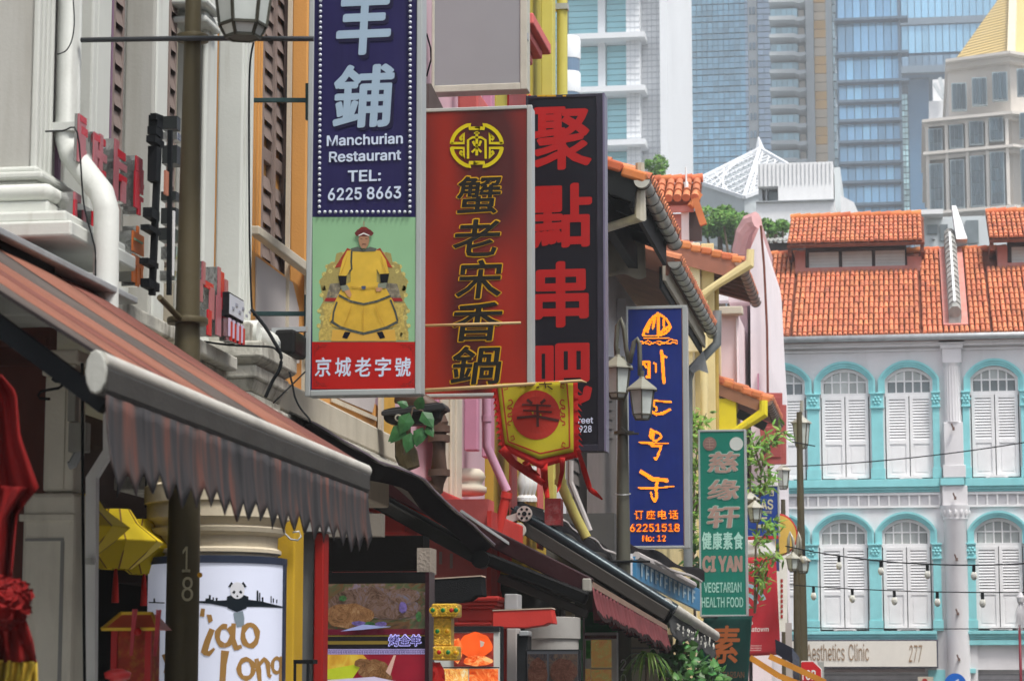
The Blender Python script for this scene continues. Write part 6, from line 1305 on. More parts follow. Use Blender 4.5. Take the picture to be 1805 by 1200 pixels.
# second post with twin lanterns
Yp2 = 27.0
l2 = root('lamp_post', (aY(1098, 900, Yp2).x, Yp2, 0), 'grey green lamp post with twin lanterns between the black and blue signs', 'lamp post')
w2 = lambda w_: w_ * Yp2 / F / 2; xb = aY(1099, 1000, Yp2).x
P(lambda m: m.lathe((xb, Yp2, 0), [(w2(34), 0), (w2(30), .8), (w2(26), aY(1099, 1150, Yp2).z), (w2(24.5), aY(1099, 950, Yp2).z), (w2(19), aY(1099, 760, Yp2).z), (w2(15), aY(1099, 642, Yp2).z), (w2(9), aY(1099, 628, Yp2).z)], 22), 'post', M_postg, l2, smooth=True, auto=True)
J0 = aY(1112, 634, Yp2); J0.x = aY(1109, 634, Yp2).x
for k_, (pts) in enumerate(([(1109, 640), (1104, 615), (1100, 580), (1094, 562), (1088, 575), (1086, 610), (1087, 628)], [(1110, 640), (1114, 620), (1118, 603), (1123, 597), (1127, 606), (1128, 640), (1128, 662)])):
    P(lambda m: m.tube([aY(x, y, Yp2 - .12 - .1 * k_) for x, y in pts], .026, 10), 'lamp_arm', M_postg, l2, smooth=True)
for px, py, w_, hh, dY in ((1089, 702, .30, .32, -.12), (1132, 739, .29, .31, -.22)): q = aY(px, py, Yp2 + dY); lantern(l2, q, w_, hh, M_postg, rot=.6, m_r=mat('lamp_roof_olive', (.26, .26, .21), .5, metal=.2))
P(lambda m: m.lathe(aY(1100, 762, Yp2) - Vector((0, 0, .02)), [(w2(36), 0), (w2(36), .03)], 20), 'collar', M_postg, l2); P(lambda m: m.tube([aY(1095, 753, Yp2 - .1), aY(1108, 764, Yp2 - .1), aY(1126, 764, Yp2 - .1)], .012, 6), 'broken_bar', M_postg, l2)
P(lambda m: m.lathe(aY(1098, 990, Yp2), [(w2(34), 0), (w2(34), .02)], 20), 'collar', M_postg, l2); P(lambda m: m.tube([aY(1070, 989, Yp2 - .1), aY(1146, 989, Yp2 - .1)], .012, 6), 'flag_bar', M_bracket, l2)
for y in (870, 812): P(lambda m: m.tube([aY(1098 + 13.5 * math.cos(t), y + 2 * math.sin(t), Yp2 - .09 * math.sin(t)) for t in [i * math.pi / 6 for i in range(13)]], .005, 5), 'wire_tie', M_gutter, l2) if y == 870 else None
for s_, y0, y1 in (('2', 1161, 1181), ('0', 1187, 1207)): P(lambda m: tY(m, s_, 1094, y0, 1104, y1, Yp2 - w2(27) - .003, .0), 'number', pr('grey_number', (.45, .46, .44)), l2)
# far posts
def farpost(px, top, Y, wt, wb, label):
    r_ = root('lamp_post', (aY(px, 1000, Y).x, Y, 0), label, 'lamp post'); x = aY(px, 1000, Y).x; k_ = Y / F / 2
    P(lambda m: m.lathe((x, Y, 0), [(wb * k_ * 1.1, 0), (wb * k_, 1.5), (wt * k_, aY(px, top, Y).z)], 16), 'post', M_post, r_, smooth=True, auto=True); return r_
r_ = farpost(1413, 726, 50, 9.5, 19, 'tallest tan lamp pole in front of the turquoise windows'); q = aY(1413, 790, 51.0); lantern(r_, q, .34, .5, M_post, rot=.2); P(lambda m: m.tube([aY(1413.5, 726, 50), aY(1413.5, 706, 50)], .035, 8), 'tip', M_roofl, r_); P(lambda m: m.tube([aY(1395, 778, 49.9), aY(1437, 786, 49.9)], .012, 5), 'bar', M_bracket, r_)
r_ = farpost(1382, 880, 57, 8, 14, 'slimmer tan lamp pole left of the tallest one, lantern on top'); q = aY(1381, 862, 57.0); lantern(r_, q, .30, .42, M_post, rot=.5)
r_ = farpost(1403, 1000, 46, 9, 15, 'short tan lamp pole with twin small lanterns beside the clinic sign')
for px, py in ((1398, 1006), (1416, 1010)): q = aY(px, py, 46 - (.1 if px < 1400 else -.1)); lantern(r_, q, .24, .22, M_post, rot=.4)
for d in (-3, 3): P(lambda m: m.tube([aY(1403, 1000, 46), aY(1402 + d * 1.5, 950, 46), aY(1400 + d * 2.5, 938, 46), aY(1400 + d * 3.4, 950, 46), aY(1400 + d * 3.6, 975, 46)], .03, 8), 'lamp_arm', M_roofl, r_, smooth=True)
# STOP sign, round blue sign, plumed pole
ss = root('stop_sign', (aY(1424, 1190, 49).x, 49, 0), 'red octagonal STOP sign peeking over the orange-edged awning', 'sign'); c = aY(1424, 1189, 49)
P(lambda m: m.prism([c + Vector((.29 * math.cos(math.radians(22.5 + 45 * i)), -.006, .29 * math.sin(math.radians(22.5 + 45 * i)))) for i in range(8)], (0, .02, 0)), 'plate_edge', M_white, ss); P(lambda m: m.prism([c + Vector((.27 * math.cos(math.radians(22.5 + 45 * i)), -.009, .27 * math.sin(math.radians(22.5 + 45 * i)))) for i in range(8)], (0, .002, 0)), 'plate', pr('stop_red', (.58, .012, .02)), ss)
P(lambda m: tY(m, 'STOP', 1403, 1180, 1438, 1198, 48.98, .03), 'lettering', M_white, ss); P(lambda m: m.tube([(c.x, 49.05, 0), (c.x, 49.05, c.z)], .03, 8), 'post', M_gutter, ss)
P(lambda m: m.box((aY(1441, 1165, 49).x, 49.0, aY(1441, 1210, 49).z), (aY(1452, 1165, 49).x, 49.1, aY(1441, 1166, 49).z)), 'side_plate', M_alu, ss)
bs = root('round_sign', (aY(1684, 1205, 58).x, 58, 0), 'solid blue round traffic sign at the foot of the grey column', 'sign'); P(lambda m: m.lathe(aY(1684, 1205, 58), [(.24, 0), (.24, .02)], 28, (0, -1, 0)), 'disc', pr('traffic_blue', (.005, .14, .62)), bs); P(lambda m: rows(m, [(1678, 1212), (1684, 1201), (1690, 1197)], 57.96, 3), 'white_arrow', M_white, bs); q = aY(1684, 1205, 58); P(lambda m: m.tube([(q.x, 58.05, 0), (q.x, 58.05, q.z)], .03, 8), 'post', M_gutter, bs)
sm = root('small_sign', (aY(1630, 1200, 64).x, 64, 0), 'little cream sign with a red dot at the pavement edge', 'sign'); P(lambda m: rect(m, 1618, 1192, 1645, 1216, 64, .02), 'plate', M_cream, sm); P(lambda m: disc(m, 1630, 1200, 5, 63.97), 'red_dot', M_lred, sm); q = aY(1630, 1216, 64); P(lambda m: m.tube([(q.x, 64, 0), (q.x, 64, q.z + .1)], .03, 6), 'post', M_gutter, sm)
fl = root('plumed_pole', (aY(1798, 1150, 40).x, 40, 0), 'dark red pole topped by a white plume at the right edge', 'pole')
P(lambda m: m.tube([(aY(1798, 1150, 40).x, 40, 0), aY(1797, 1100, 40)], .022, 8), 'pole', mat('maroon_pole', (.2, .015, .03), .5), fl, smooth=True)
def plume(m):
    for i in range(150):
        a = aY(1799 + R.uniform(-3, 3), 1060 + R.uniform(-6, 6), 40); b = a + Vector((R.uniform(-.11, .1), R.uniform(-.1, .1), -R.uniform(.2, .5))); m.add([a, a + Vector((.014, 0, 0)), b], [(0, 1, 2)])
P(plume, 'plume', mat('white_plume', (.75, .74, .76), .9), fl, stuff=True); P(lambda m: m.lathe(aY(1799, 1066, 40), [(.02, 0), (.05, .05), (.06, .12), (.02, .2)], 10), 'plume_head', mat('white_plume', (.75, .74, .76), .9), fl)
# string lights and wires
def sag(a, b, s_, n=16): return [a.lerp(b, i / n) + Vector((0, 0, -4 * s_ * (i / n) * (1 - i / n))) for i in range(n + 1)]
def wire(label, a, b, s_, bulbs=(), r=.012, name='string_lights', cat='wire'):
    rt = root(name, a, label, cat); pts = sag(a, b, s_); P(lambda m: m.tube(pts, r, 5), 'cable', M_bracket, rt)
    for u in bulbs:
        k_ = u * 16; i = min(15, int(k_)); q = pts[i].lerp(pts[i + 1], k_ - i)
        P(lambda m: m.tube([q, q - Vector((0, 0, .11))], .03, 6), 'socket', M_bracket, rt); P(lambda m: m.lathe(q - Vector((0, 0, .24)), [(.02, 0), (.045, .03), (.055, .07), (.035, .13)], 8), 'bulb', pr('opal_bulb', (.75, .75, .68)), rt, smooth=True)
wire('upper black festoon cable with white bulbs drooping to the right', aY(1385, 962, 46), aY(1845, 990, 40), .16, (.08, .23, .4, .58, .75))
wire('lower black festoon cable with white bulbs across the lower windows', aY(1392, 1030, 46), aY(1850, 1043, 40), .05, (.105, .27, .44, .605, .77, .93), .009)
wire('plain thin cable rising to the right across the upper shutters', aY(1380, 822, 56), aY(1850, 772, 50), .1, (), .012, 'cable')
wire('plain thin cable along the lower turquoise ledge', aY(1400, 1105, 60), aY(1850, 1106, 60), .03, (), .012, 'cable')
# ================================================================= ground storey: dark shop interiors, five-foot way
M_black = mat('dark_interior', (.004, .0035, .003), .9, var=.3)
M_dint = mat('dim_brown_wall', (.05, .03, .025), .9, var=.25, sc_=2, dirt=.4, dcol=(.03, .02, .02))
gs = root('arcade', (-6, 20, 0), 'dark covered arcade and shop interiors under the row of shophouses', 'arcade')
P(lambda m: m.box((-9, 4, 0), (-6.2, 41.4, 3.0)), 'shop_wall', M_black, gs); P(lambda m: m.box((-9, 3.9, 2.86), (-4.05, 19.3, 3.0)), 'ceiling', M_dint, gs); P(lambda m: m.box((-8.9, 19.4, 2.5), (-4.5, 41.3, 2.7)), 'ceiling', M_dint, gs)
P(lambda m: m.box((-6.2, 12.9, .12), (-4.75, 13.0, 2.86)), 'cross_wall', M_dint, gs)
def fb(parent, name, m, l, t, r, b, Y, d=.1, bevel=0, **k): # frontal box
    return P(lambda q: q.box((aY(l, (t + min(b, 1200)) / 2, Y).x, Y, aY((l + r) / 2, b, Y).z), (aY(r, (t + min(b, 1200)) / 2, Y).x, Y + d, aY((l + r) / 2, t, Y).z)), name, m, parent, bevel=bevel, **k)
# ---------------- awning 1
M_rust = mat('rust_awning_fabric', (.17, .06, .045), .85, var=.2, sc_=3, dirt=.4, dcol=(.12, .06, .05), streak=(1.2, 9, 1.2), bump=.2, fine=150)
M_oran = mat('orange_awning_fabric', (.25, .10, .065), .85, var=.2, sc_=3, dirt=.45, dcol=(.22, .12, .09), streak=(1.2, 9, 1.2), bump=.2, fine=150)
M_gryf = mat('grey_awning_fabric', (.085, .07, .062), .85, var=.25, sc_=3, dirt=.4, dcol=(.3, .2, .14), streak=(1.2, 9, 1.2), bump=.2, fine=150)
M_seam = mat('awning_seam', (.03, .025, .025), .9)
a1 = root('awning', (-3.2, 9.2, 2.6), 'faded rust and grey striped awning with silver roller bar, nearest the camera', 'awning')
XF, ZF, XB = -2.4, 2.6, -4.0; ZB = aX(17, 418, -4.0).z
def aw(u, y): return Vector((XF + (XB - XF) * u, y, ZF + .03 + (ZB - ZF - .03) * u - .012 * math.sin(math.pi * u)))
seq = [(.72, M_rust), (.86, M_oran), (.66, M_gryf), (.5, M_oran), (.3, M_rust), (.4, M_oran), (.32, M_gryf)]
y = 11.08
for w_, m_ in seq:
    y0 = y - w_; P(lambda m: m.grid(lambda u, v: aw(u, y0 + .03 + (w_ - .03) * v) + Vector((0, 0, .006 * math.sin(v * 3.1) - .004 * math.sin(u * 8 + y))), 12, 3, (0, 0, -.006)), 'fabric_stripe', m_, a1, smooth=True); P(lambda m: m.grid(lambda u, v: aw(u, y0 + .03 * v) + Vector((0, 0, -.002)), 10, 1, (0, 0, -.012)), 'seam', M_seam, a1); y = y0
    if y < 7.3: break
yn = y
P(lambda m: (m.tube([(XF + .01, yn - .02, ZF + .0), (XF + .01, 11.1, ZF + .0)], .031, 16)), 'roller_tube', mat('worn_silver', (.6, .58, .52), .45, metal=.1, var=.1, sc_=3, dirt=.45, dcol=(.2, .19, .17), streak=(4, 3, 4)), a1, smooth=True, auto=True)
P(lambda m: m.box((XF - .02, yn - .02, ZF - .10), (XF + .036, 11.1, ZF - .01)), 'front_rail', mat('dirty_rail', (.075, .072, .066), .5, metal=.4, var=.2, sc_=6, dirt=.4, dcol=(.06, .06, .055), streak=(5, 2, 9)), a1, bevel=.015)
P(lambda m: m.prism([Vector((XF + .008 + .034 * math.cos(t), yn - .021, ZF - .035 + .068 * math.sin(t))) for t in [i * math.pi / 6 for i in range(12)]], (0, -.02, 0)), 'end_cap', mat('end_cap_grey', (.42, .42, .38), .5, metal=.2, dirt=.3), a1, bevel=.006)
M_val = bpy.data.materials.new('streaked_valance'); M_val.use_nodes = True; t = M_val.node_tree; b_ = t.nodes['Principled BSDF']; b_.inputs['Roughness'].default_value = .85
g_ = N(t, 'ShaderNodeNewGeometry'); mp = N(t, 'ShaderNodeMapping'); mp.inputs['Scale'].default_value = (3, 14, 1.6); t.links.new(g_.outputs['Position'], mp.inputs[0]); n_ = N(t, 'ShaderNodeTexNoise'); n_.inputs['Scale'].default_value = 1.1; n_.inputs['Detail'].default_value = 5; t.links.new(mp.outputs[0], n_.inputs['Vector'])
cr = N(t, 'ShaderNodeValToRGB'); e_ = cr.color_ramp.elements; e_[0].position = .33; e_[0].color = (.014, .014, .016, 1); e_[1].position = .68; e_[1].color = (.14, .05, .036, 1); n1 = e_.new(.47); n1.color = (.038, .036, .04, 1); n2 = e_.new(.56); n2.color = (.06, .04, .037, 1); t.links.new(n_.outputs['Fac'], cr.inputs[0]); t.links.new(cr.outputs[0], b_.inputs['Base Color'])  # streaks mix stains with fold shading put into the colour
def valance(parent, P0, P1, h, nsc, m, dep=.02, amp=.012, out=Vector((1, 0, 0)), nm='valance', sharp=1.0, edge=None):
    P0, P1 = Vector(P0), Vector(P1); nu = nsc * 10
    def f(u, v):
        ph = u * nsc; s_ = abs(math.sin(math.pi * ph)) ** (.6 * sharp); hh = h * (.74 + .26 * s_) * (1 + .05 * math.sin(u * 37)) * (1 + .12 * max(0, .3 - u)); return P0.lerp(P1, u) + Vector((0, 0, -hh * v)) + out * (amp * (.3 + v) * (math.sin(u * nsc * 2 * math.pi) + .5 * math.sin(u * nsc * 5.1 + 1)) + dep * v * v)
    P(lambda mm: mm.grid(f, nu, 6, tuple(-out * .003)), nm, m, parent, smooth=True)
    if edge: P(lambda mm: [mm.bar(f(i / nu, 1), f((i + 1) / nu, 1), .006, h * .10) for i in range(nu)], 'valance_edge', edge, parent, stuff=True)
valance(a1, (XF + .03, yn, ZF - .10), (XF + .03, 11.08, ZF - .10), .27, 22, M_val, .02, .004, sharp=1.5)
P(lambda m: m.bar((XB + .1, yn + .1, ZB - .1), (XF, yn + .1, ZF - .12), .05, .06), 'arm', M_bracket, a1); P(lambda m: m.bar((XB + .1, 10.9, ZB - .3), (XF, 10.9, ZF - .12), .05, .06), 'arm', M_bracket, a1)
sb = root('soffit_board', (-3.7, 9.5, 3.4), 'grey metal canopy edge with black underside behind the striped awning', 'canopy')
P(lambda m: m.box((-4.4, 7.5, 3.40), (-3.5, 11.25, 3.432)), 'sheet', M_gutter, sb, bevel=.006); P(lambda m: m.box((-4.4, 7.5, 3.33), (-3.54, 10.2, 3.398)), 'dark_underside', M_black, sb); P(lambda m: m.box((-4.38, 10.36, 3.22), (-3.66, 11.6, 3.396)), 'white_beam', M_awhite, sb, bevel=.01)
# ---------------- left foreground column and clutter
cA = root('column', (aY(100, 900, 10.3).x, 10.4, 0), 'slim cream column on a panelled pedestal at the left, beside the white pipe', 'column'); Yc = 10.3
M_colc = mat('cream_column', (.8, .77, .66), .85, var=.1, dirt=.35, dcol=(.25, .22, .16), streak=(8, 8, 1.2), bump=.25)
fb(cA, 'shaft', M_colc, 77, 660, 131, 866, Yc, .15, .012); fb(cA, 'shaft_ridge', M_colc, 84, 664, 114, 862, Yc - .012, .011, .004)
fb(cA, 'capital', M_colc, 78, 616, 138, 640, Yc - .03, .2, .01); fb(cA, 'capital', M_colc, 80, 641, 134, 650, Yc - .02, .19, .006); fb(cA, 'capital', M_colc, 74, 650, 134, 661, Yc - .03, .2, .006)
fb(cA, 'pedestal', M_colc, 36, 868, 129, 1300, Yc - .04, .24, .02); fb(cA, 'pedestal_band', M_colc, 33, 905, 131, 918, Yc - .055, .014, .005); 
for l, t_, r, b in ((44, 948, 112, 953), (104, 953, 110, 1300)): fb(cA, 'panel_groove', M_concrete, l, t_, r, b, Yc - .046, .006)
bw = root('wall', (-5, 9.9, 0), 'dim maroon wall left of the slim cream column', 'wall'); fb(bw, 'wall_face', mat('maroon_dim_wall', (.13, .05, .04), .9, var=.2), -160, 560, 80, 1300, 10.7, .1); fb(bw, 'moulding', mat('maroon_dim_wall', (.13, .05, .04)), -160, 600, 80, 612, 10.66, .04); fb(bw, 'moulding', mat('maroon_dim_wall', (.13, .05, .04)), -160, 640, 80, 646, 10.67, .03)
hk = tag(P(lambda m: m.tube([aY(x, y, Yc - .12) for x, y in ((123, 648), (108, 657), (95, 662), (92, 668), (98, 672), (108, 673), (109, 680), (103, 684), (85, 687), (72, 690), (67, 697), (70, 702), (88, 703))], .006, 6), 'wall_hook', M_bracket, None, smooth=True), 'curly black iron hook in front of the slim cream column', 'hook')
pipe('downpipe', [aY(192, 700, 10.35), aY(192, 795, 10.35), aY(163, 842, 10.35), aY(161, 1290, 10.35)], .028, mat('lifted_white_pipe', (.85, .87, .86), .5, var=.06, dirt=.3, dcol=(.45, .45, .42), streak=(6, 6, 1)), 'square white pipe with an elbow under the scalloped awning edge', sq=True, n=4)  # whiter copy of the pipe paint, lifted to offset the awning shade
P2_ = root('pipe_collar', aY(161, 990, 10.3), 'white clip on the lower run of the square pipe', 'clip'); P(lambda m: m.box(aY(147, 994, 10.28), aY(174, 985, 10.38)), 'clip_body', M_pipew, P2_)
tag(P(lambda m: m.tube([aY(145, 640, 10.2), aY(146, 900, 10.2), aY(150, 1290, 10.2)], .0065, 6), 'cable', M_bracket, None), 'thick black cable running down beside the square white pipe', 'cable')
jb = root('junction_box', aY(134, 800, 10.3), 'grey electrical box with a conduit on the slim cream column', 'box'); fb(jb, 'box_body', mat('grey_box', (.36, .36, .32), .6, dirt=.3), 120, 744, 152, 796, 10.25, .06, .004); fb(jb, 'box_lid', mat('grey_box', (.36, .36, .32)), 119, 670, 133, 742, 10.24, .05, .004); P(lambda m: m.tube([aY(140, 796, 10.28), aY(128, 818, 10.28), aY(122, 820, 10.28)], .02, 8), 'conduit', M_gutter, jb)
# red silk ball and drape
rc = root('red_drape', aY(15, 1195, 7.2), 'red silk drape with a big rosette and yellow fringe at the far left', 'drape')
M_silk = mat('red_silk', (.17, .003, .003), .85, var=.2, sc_=6, bump=.2, fine=80)
def drp(pts_l, pts_r, Y, nm, m_=None, f1=14):
    def f(u, v):
        k_ = v * (len(pts_l) - 1); i = min(int(k_), len(pts_l) - 2); a = k_ - i
        l = [pts_l[i][j] * (1 - a) + pts_l[i + 1][j] * a for j in (0, 1)]; r = [pts_r[i][j] * (1 - a) + pts_r[i + 1][j] * a for j in (0, 1)]
        return aY(l[0] + (r[0] - l[0]) * u, l[1] + (r[1] - l[1]) * u, Y + .05 * math.sin(u * f1 + v * 3) + .02 * math.sin(u * 31))
    P(lambda m: m.grid(f, 30, 14, (0, .006, 0)), nm, m_ or M_silk, rc, smooth=True)
drp([(-60, 655), (-60, 780), (-60, 880), (-60, 1020)], [(2, 660), (28, 690), (36, 770), (68, 858)], 7.25, 'upper_cloth', f1=9)
drp([(-60, 850), (-50, 930), (-40, 1030)], [(66, 860), (30, 905), (20, 1020)], 7.2, 'gathered_cloth')
drp([(-50, 1090), (-50, 1150), (-50, 1168)], [(45, 1090), (58, 1130), (64, 1166)], 7.2, 'tail', f1=11); drp([(-50, 1160), (-50, 1215)], [(65, 1166), (66, 1215)], 7.22, 'yellow_fringe', mat('yellow_fringe', (.45, .33, .04), .8, dirt=.5, dcol=(.3, .04, .01), streak=(60, 60, 4)), 40)
def ros(m):
    c = aY(10, 1060, 7.1)
    for i in range(260):
        d = Vector((R.gauss(0, 1), R.gauss(0, 1) * .6 - .3, R.gauss(0, 1))).normalized(); p = c + d * R.uniform(.06, .078); a = d.orthogonal().normalized(); b = d.cross(a); s_ = R.uniform(.010, .02)
        t0 = R.uniform(0, 6.28); e1_, e2_ = a * math.cos(t0) + b * math.sin(t0), b * math.cos(t0) - a * math.sin(t0); m.add([p - e1_ * s_, p + e2_ * s_ * .5 + d * .012, p + e1_ * s_, p - e2_ * s_ * .5 + d * .002], [(0, 1, 2), (0, 2, 3)])
    m.lathe(c - Vector((0, 0, .07)), [(.072 * math.sin(math.pi * k / 8), .07 - .07 * math.cos(math.pi * k / 8)) for k in range(1, 8)], 14)
P(ros, 'rosette', M_silk, rc, stuff=True)
# yellow faceted lanterns
M_ylan = mat('yellow_silk_lantern', (.72, .54, .01), .7, rnd='obj', rv=.16, var=.06, sc_=5, bump=.1); M_yrib = mat('lantern_rib', (.22, .11, .01), .6)
def silk_lantern(px, py, Y, r, label, rot):
    c = aY(px, py, Y); rt = root('silk_lantern', c, label, 'lantern', 'yellow silk lanterns under the awning'); n = 8
    prof = [(.28 * r, .68 * r), (.50 * r, .36 * r), (1.0 * r, 0), (.70 * r, -.27 * r), (.33 * r, -.56 * r)]
    pt = lambda k, i: c + Vector((prof[k][0] * math.cos(rot + 2 * math.pi * i / n), prof[k][0] * math.sin(rot + 2 * math.pi * i / n), prof[k][1]))
    for i in range(n):
        mb = MB(); 
        for k in range(4): q = [pt(k, i), pt(k, i + 1), pt(k + 1, i + 1), pt(k + 1, i)]; nn = (q[1] - q[0]).cross(q[2] - q[0]).normalized() * -.003; mb.prism(q, nn)
        mb.build('silk_panel', M_ylan, rt)
    mb = MB()
    for i in range(n): mb.tube([pt(k, i) for k in range(5)], .0055, 4)
    mb.build('ribs', M_yrib, rt, stuff=True); P(lambda m: m.tube([c + Vector((0, 0, r * .95)), c + Vector((0, 0, r * 2.2))], .004, 5), 'cord', M_bracket, rt)
    P(lambda m: (m.lathe(c - Vector((0, 0, r * .56 + .16)), [(.018, 0), (.016, .05), (.011, .13), (.006, .16)], 10)), 'tassel', mat('red_tassel', (.5, .02, .015), .7), rt)
silk_lantern(142, 930, 10.9, .215, 'nearest yellow silk lantern, half hidden by the white pipe', .2); silk_lantern(205, 955, 11.7, .225, 'middle yellow silk lantern of the three in a row', .5); silk_lantern(255, 968, 12.5, .22, 'farthest yellow silk lantern, touching the lamp post', .1)
bl_ = root('box_lantern', aY(235, 1190, 9.6), 'red and gold pavilion-shaped paper lantern hanging low behind the pole', 'lantern'); Yb = 9.6
c = aY(232, 1150, Yb); M_rg = mat('red_gold_paper', (.32, .03, .01), .6, var=.4, sc_=20, dirt=.7, dcol=(.5, .28, .02), streak=(25, 25, 25)); M_gol = mat('gold_edge', (.66, .42, .03), .45, metal=.3)
P(lambda m: m.box((c.x - .075, Yb, c.z - .3), (c.x + .07, Yb + .14, c.z + .09)), 'paper_body', M_rg, bl_); P(lambda m: m.hexa([(c.x - .11, Yb - .03, c.z + .09), (c.x + .11, Yb - .03, c.z + .09), (c.x + .11, Yb + .17, c.z + .09), (c.x - .11, Yb + .17, c.z + .09), (c.x - .055, Yb + .03, c.z + .15), (c.x + .07, Yb + .03, c.z + .15), (c.x + .07, Yb + .1, c.z + .15), (c.x - .055, Yb + .1, c.z + .15)]), 'roof', mat('roof_red_paper', (.55, .09, .04), .5), bl_)
P(lambda m: [m.bar(a, b, .008, .012) for a, b in (((c.x - .112, Yb - .034, c.z + .09), (c.x + .112, Yb - .034, c.z + .09)), ((c.x - .112, Yb - .034, c.z + .09), (c.x - .055, Yb + .028, c.z + .153)), ((c.x + .112, Yb - .034, c.z + .09), (c.x + .07, Yb + .028, c.z + .153)), ((c.x - .055, Yb + .028, c.z + .153), (c.x + .07, Yb + .028, c.z + .153)))], 'gold_trim', M_gol, bl_, stuff=True)
for s_ in (-1, 1): P(lambda m: m.box((c.x + s_ * .068 - .012, Yb - .012, c.z - .3), (c.x + s_ * .068 + .012, Yb + .003, c.z + .088)), 'post', mat('lantern_red', (.45, .01, .01), .4), bl_)
for x, y in ((238, 1073), (280, 1074)): 
    for k in (-2.5, 2.5): P(lambda m: m.bar(aY(x + k, y, Yb - .07), aY(x - 7 + k * .3, y + 82, Yb - .07), .008, .008), 'paper_strip', mat('pink_red_strip', (.55, .06, .08), .6), bl_)
P(lambda m: m.lathe(aY(242, 1120, Yb - .06), [(.004, 0), (.016, .008), (.018, .02), (.008, .032)], 10), 'red_bead', mat('lantern_red', (.45, .01, .01), .4), bl_, smooth=True)
P(lambda m: m.lathe(aY(207, 1200, 8.9), [(.01, 0), (.045, .01), (.05, .03), (.02, .045)], 14), 'red_cap', mat('glossy_red', (.6, .05, .05), .2), bl_, smooth=True)
# ---------------- round column with curved light box
Yk = 12.6; ck = aY(383, 1000, Yk); RK = 124 * Yk / F
rcx = root('round_column', (ck.x, Yk + .0, 0), 'thick round cream column with moulded rings, above the panda light box', 'column'); zc = lambda py: aY(383, py, Yk - RK).z
P(lambda m: m.lathe((ck.x, Yk, 0), [(RK * .9, 0), (RK * .9, zc(1000)), (RK * .88, zc(972)), (RK * .93, zc(970)), (RK * .93, zc(964)), (RK * .87, zc(960)), (RK * .88, zc(940)), (RK * .97, zc(934)), (RK * .99, zc(926)), (RK * .93, zc(922)), (RK * .96, zc(914)), (RK * 1.04, zc(908)), (RK * 1.04, zc(882)), (RK * 1.08, zc(880)), (RK * 1.08, zc(850)), (RK, zc(845)), (RK, 2.9)], 40), 'shaft', mat('cream_drum', (.6, .53, .40), .85, var=.08, dirt=.3, dcol=(.25, .2, .14), streak=(6, 6, 1.5), bump=.2), rcx, smooth=True, auto=True)
lb = root('curved_light_box', (ck.x, Yk, 0), 'curved white light box with an ink panda and brown brush script', 'sign')
P(lambda m: m.lathe((ck.x, Yk, 0), [(RK, .2), (RK, zc(990))], 48), 'white_face', mat('lightbox_white', (.62, .66, .80), .3, var=.03, bump=0, emit=.12), lb, smooth=True, auto=True)
P(lambda m: m.lathe((ck.x, Yk, zc(991)), [(RK * 1.02, 0), (RK * 1.02, .035), (RK * .9, .04)], 48), 'top_rim', mat('navy_rim', (.03, .04, .07), .4), lb, smooth=True, auto=True)
P(lambda m: m.box((ck.x + RK - .012, Yk - .02, .2), (ck.x + RK + .01, Yk + .02, zc(991))), 'side_rim', mat('navy_rim', (.03, .04, .07), .4), lb)
def cyp(px, py, e=.004):
    d = ray(px, py); ox, oy = -ck.x, -Yk; a = d.x ** 2 + d.y ** 2; b = 2 * (d.x * ox + d.y * oy); c_ = ox * ox + oy * oy - (RK + e) ** 2; dd = b * b - 4 * a * c_
    t_ = (-b - math.sqrt(max(dd, 0))) / (2 * a); return CAM + d * t_
def cst(m, pts, w_, e=.004):
    e *= .35; ws = w_ if isinstance(w_, list) else [w_ * (1 + .22 * math.sin(i * 2.3 + pts[0][0])) for i in range(len(pts))]
    fine_ = []; 
    for i in range(len(pts) - 1):
        for k in range(4): u = k / 4; fine_.append((pts[i][0] * (1 - u) + pts[i + 1][0] * u, pts[i][1] * (1 - u) + pts[i + 1][1] * u, ws[i] * (1 - u) + ws[i + 1] * u))
    fine_.append((*pts[-1], ws[-1])); n = len(fine_); Lp_, Rp_ = [], []
    for i in range(n):
        a, b = fine_[max(0, i - 1)], fine_[min(n - 1, i + 1)]; dx, dy = b[0] - a[0], b[1] - a[1]; L_ = math.hypot(dx, dy) or 1; h = fine_[i][2] / 2; Lp_.append(cyp(fine_[i][0] - dy / L_ * h, fine_[i][1] + dx / L_ * h, e)); Rp_.append(cyp(fine_[i][0] + dy / L_ * h, fine_[i][1] - dx / L_ * h, e))
    for i in range(n - 1): m.prism([Lp_[i], Lp_[i + 1], Rp_[i + 1], Rp_[i]], (0, -.001, 0))
def circ(cx_, cy_2, rx, ry, a0=0, a1=360, n=12): return [(cx_ + rx * math.cos(math.radians(a0 + (a1 - a0) * i / n)), cy_2 + ry * math.sin(math.radians(a0 + (a1 - a0) * i / n))) for i in range(n + 1)]
M_bru = pr('brown_brush_paint', (.36, .20, .06), .5, dirt=.4, dcol=(.6, .6, .66), streak=(60, 60, 12), dthr=.6)
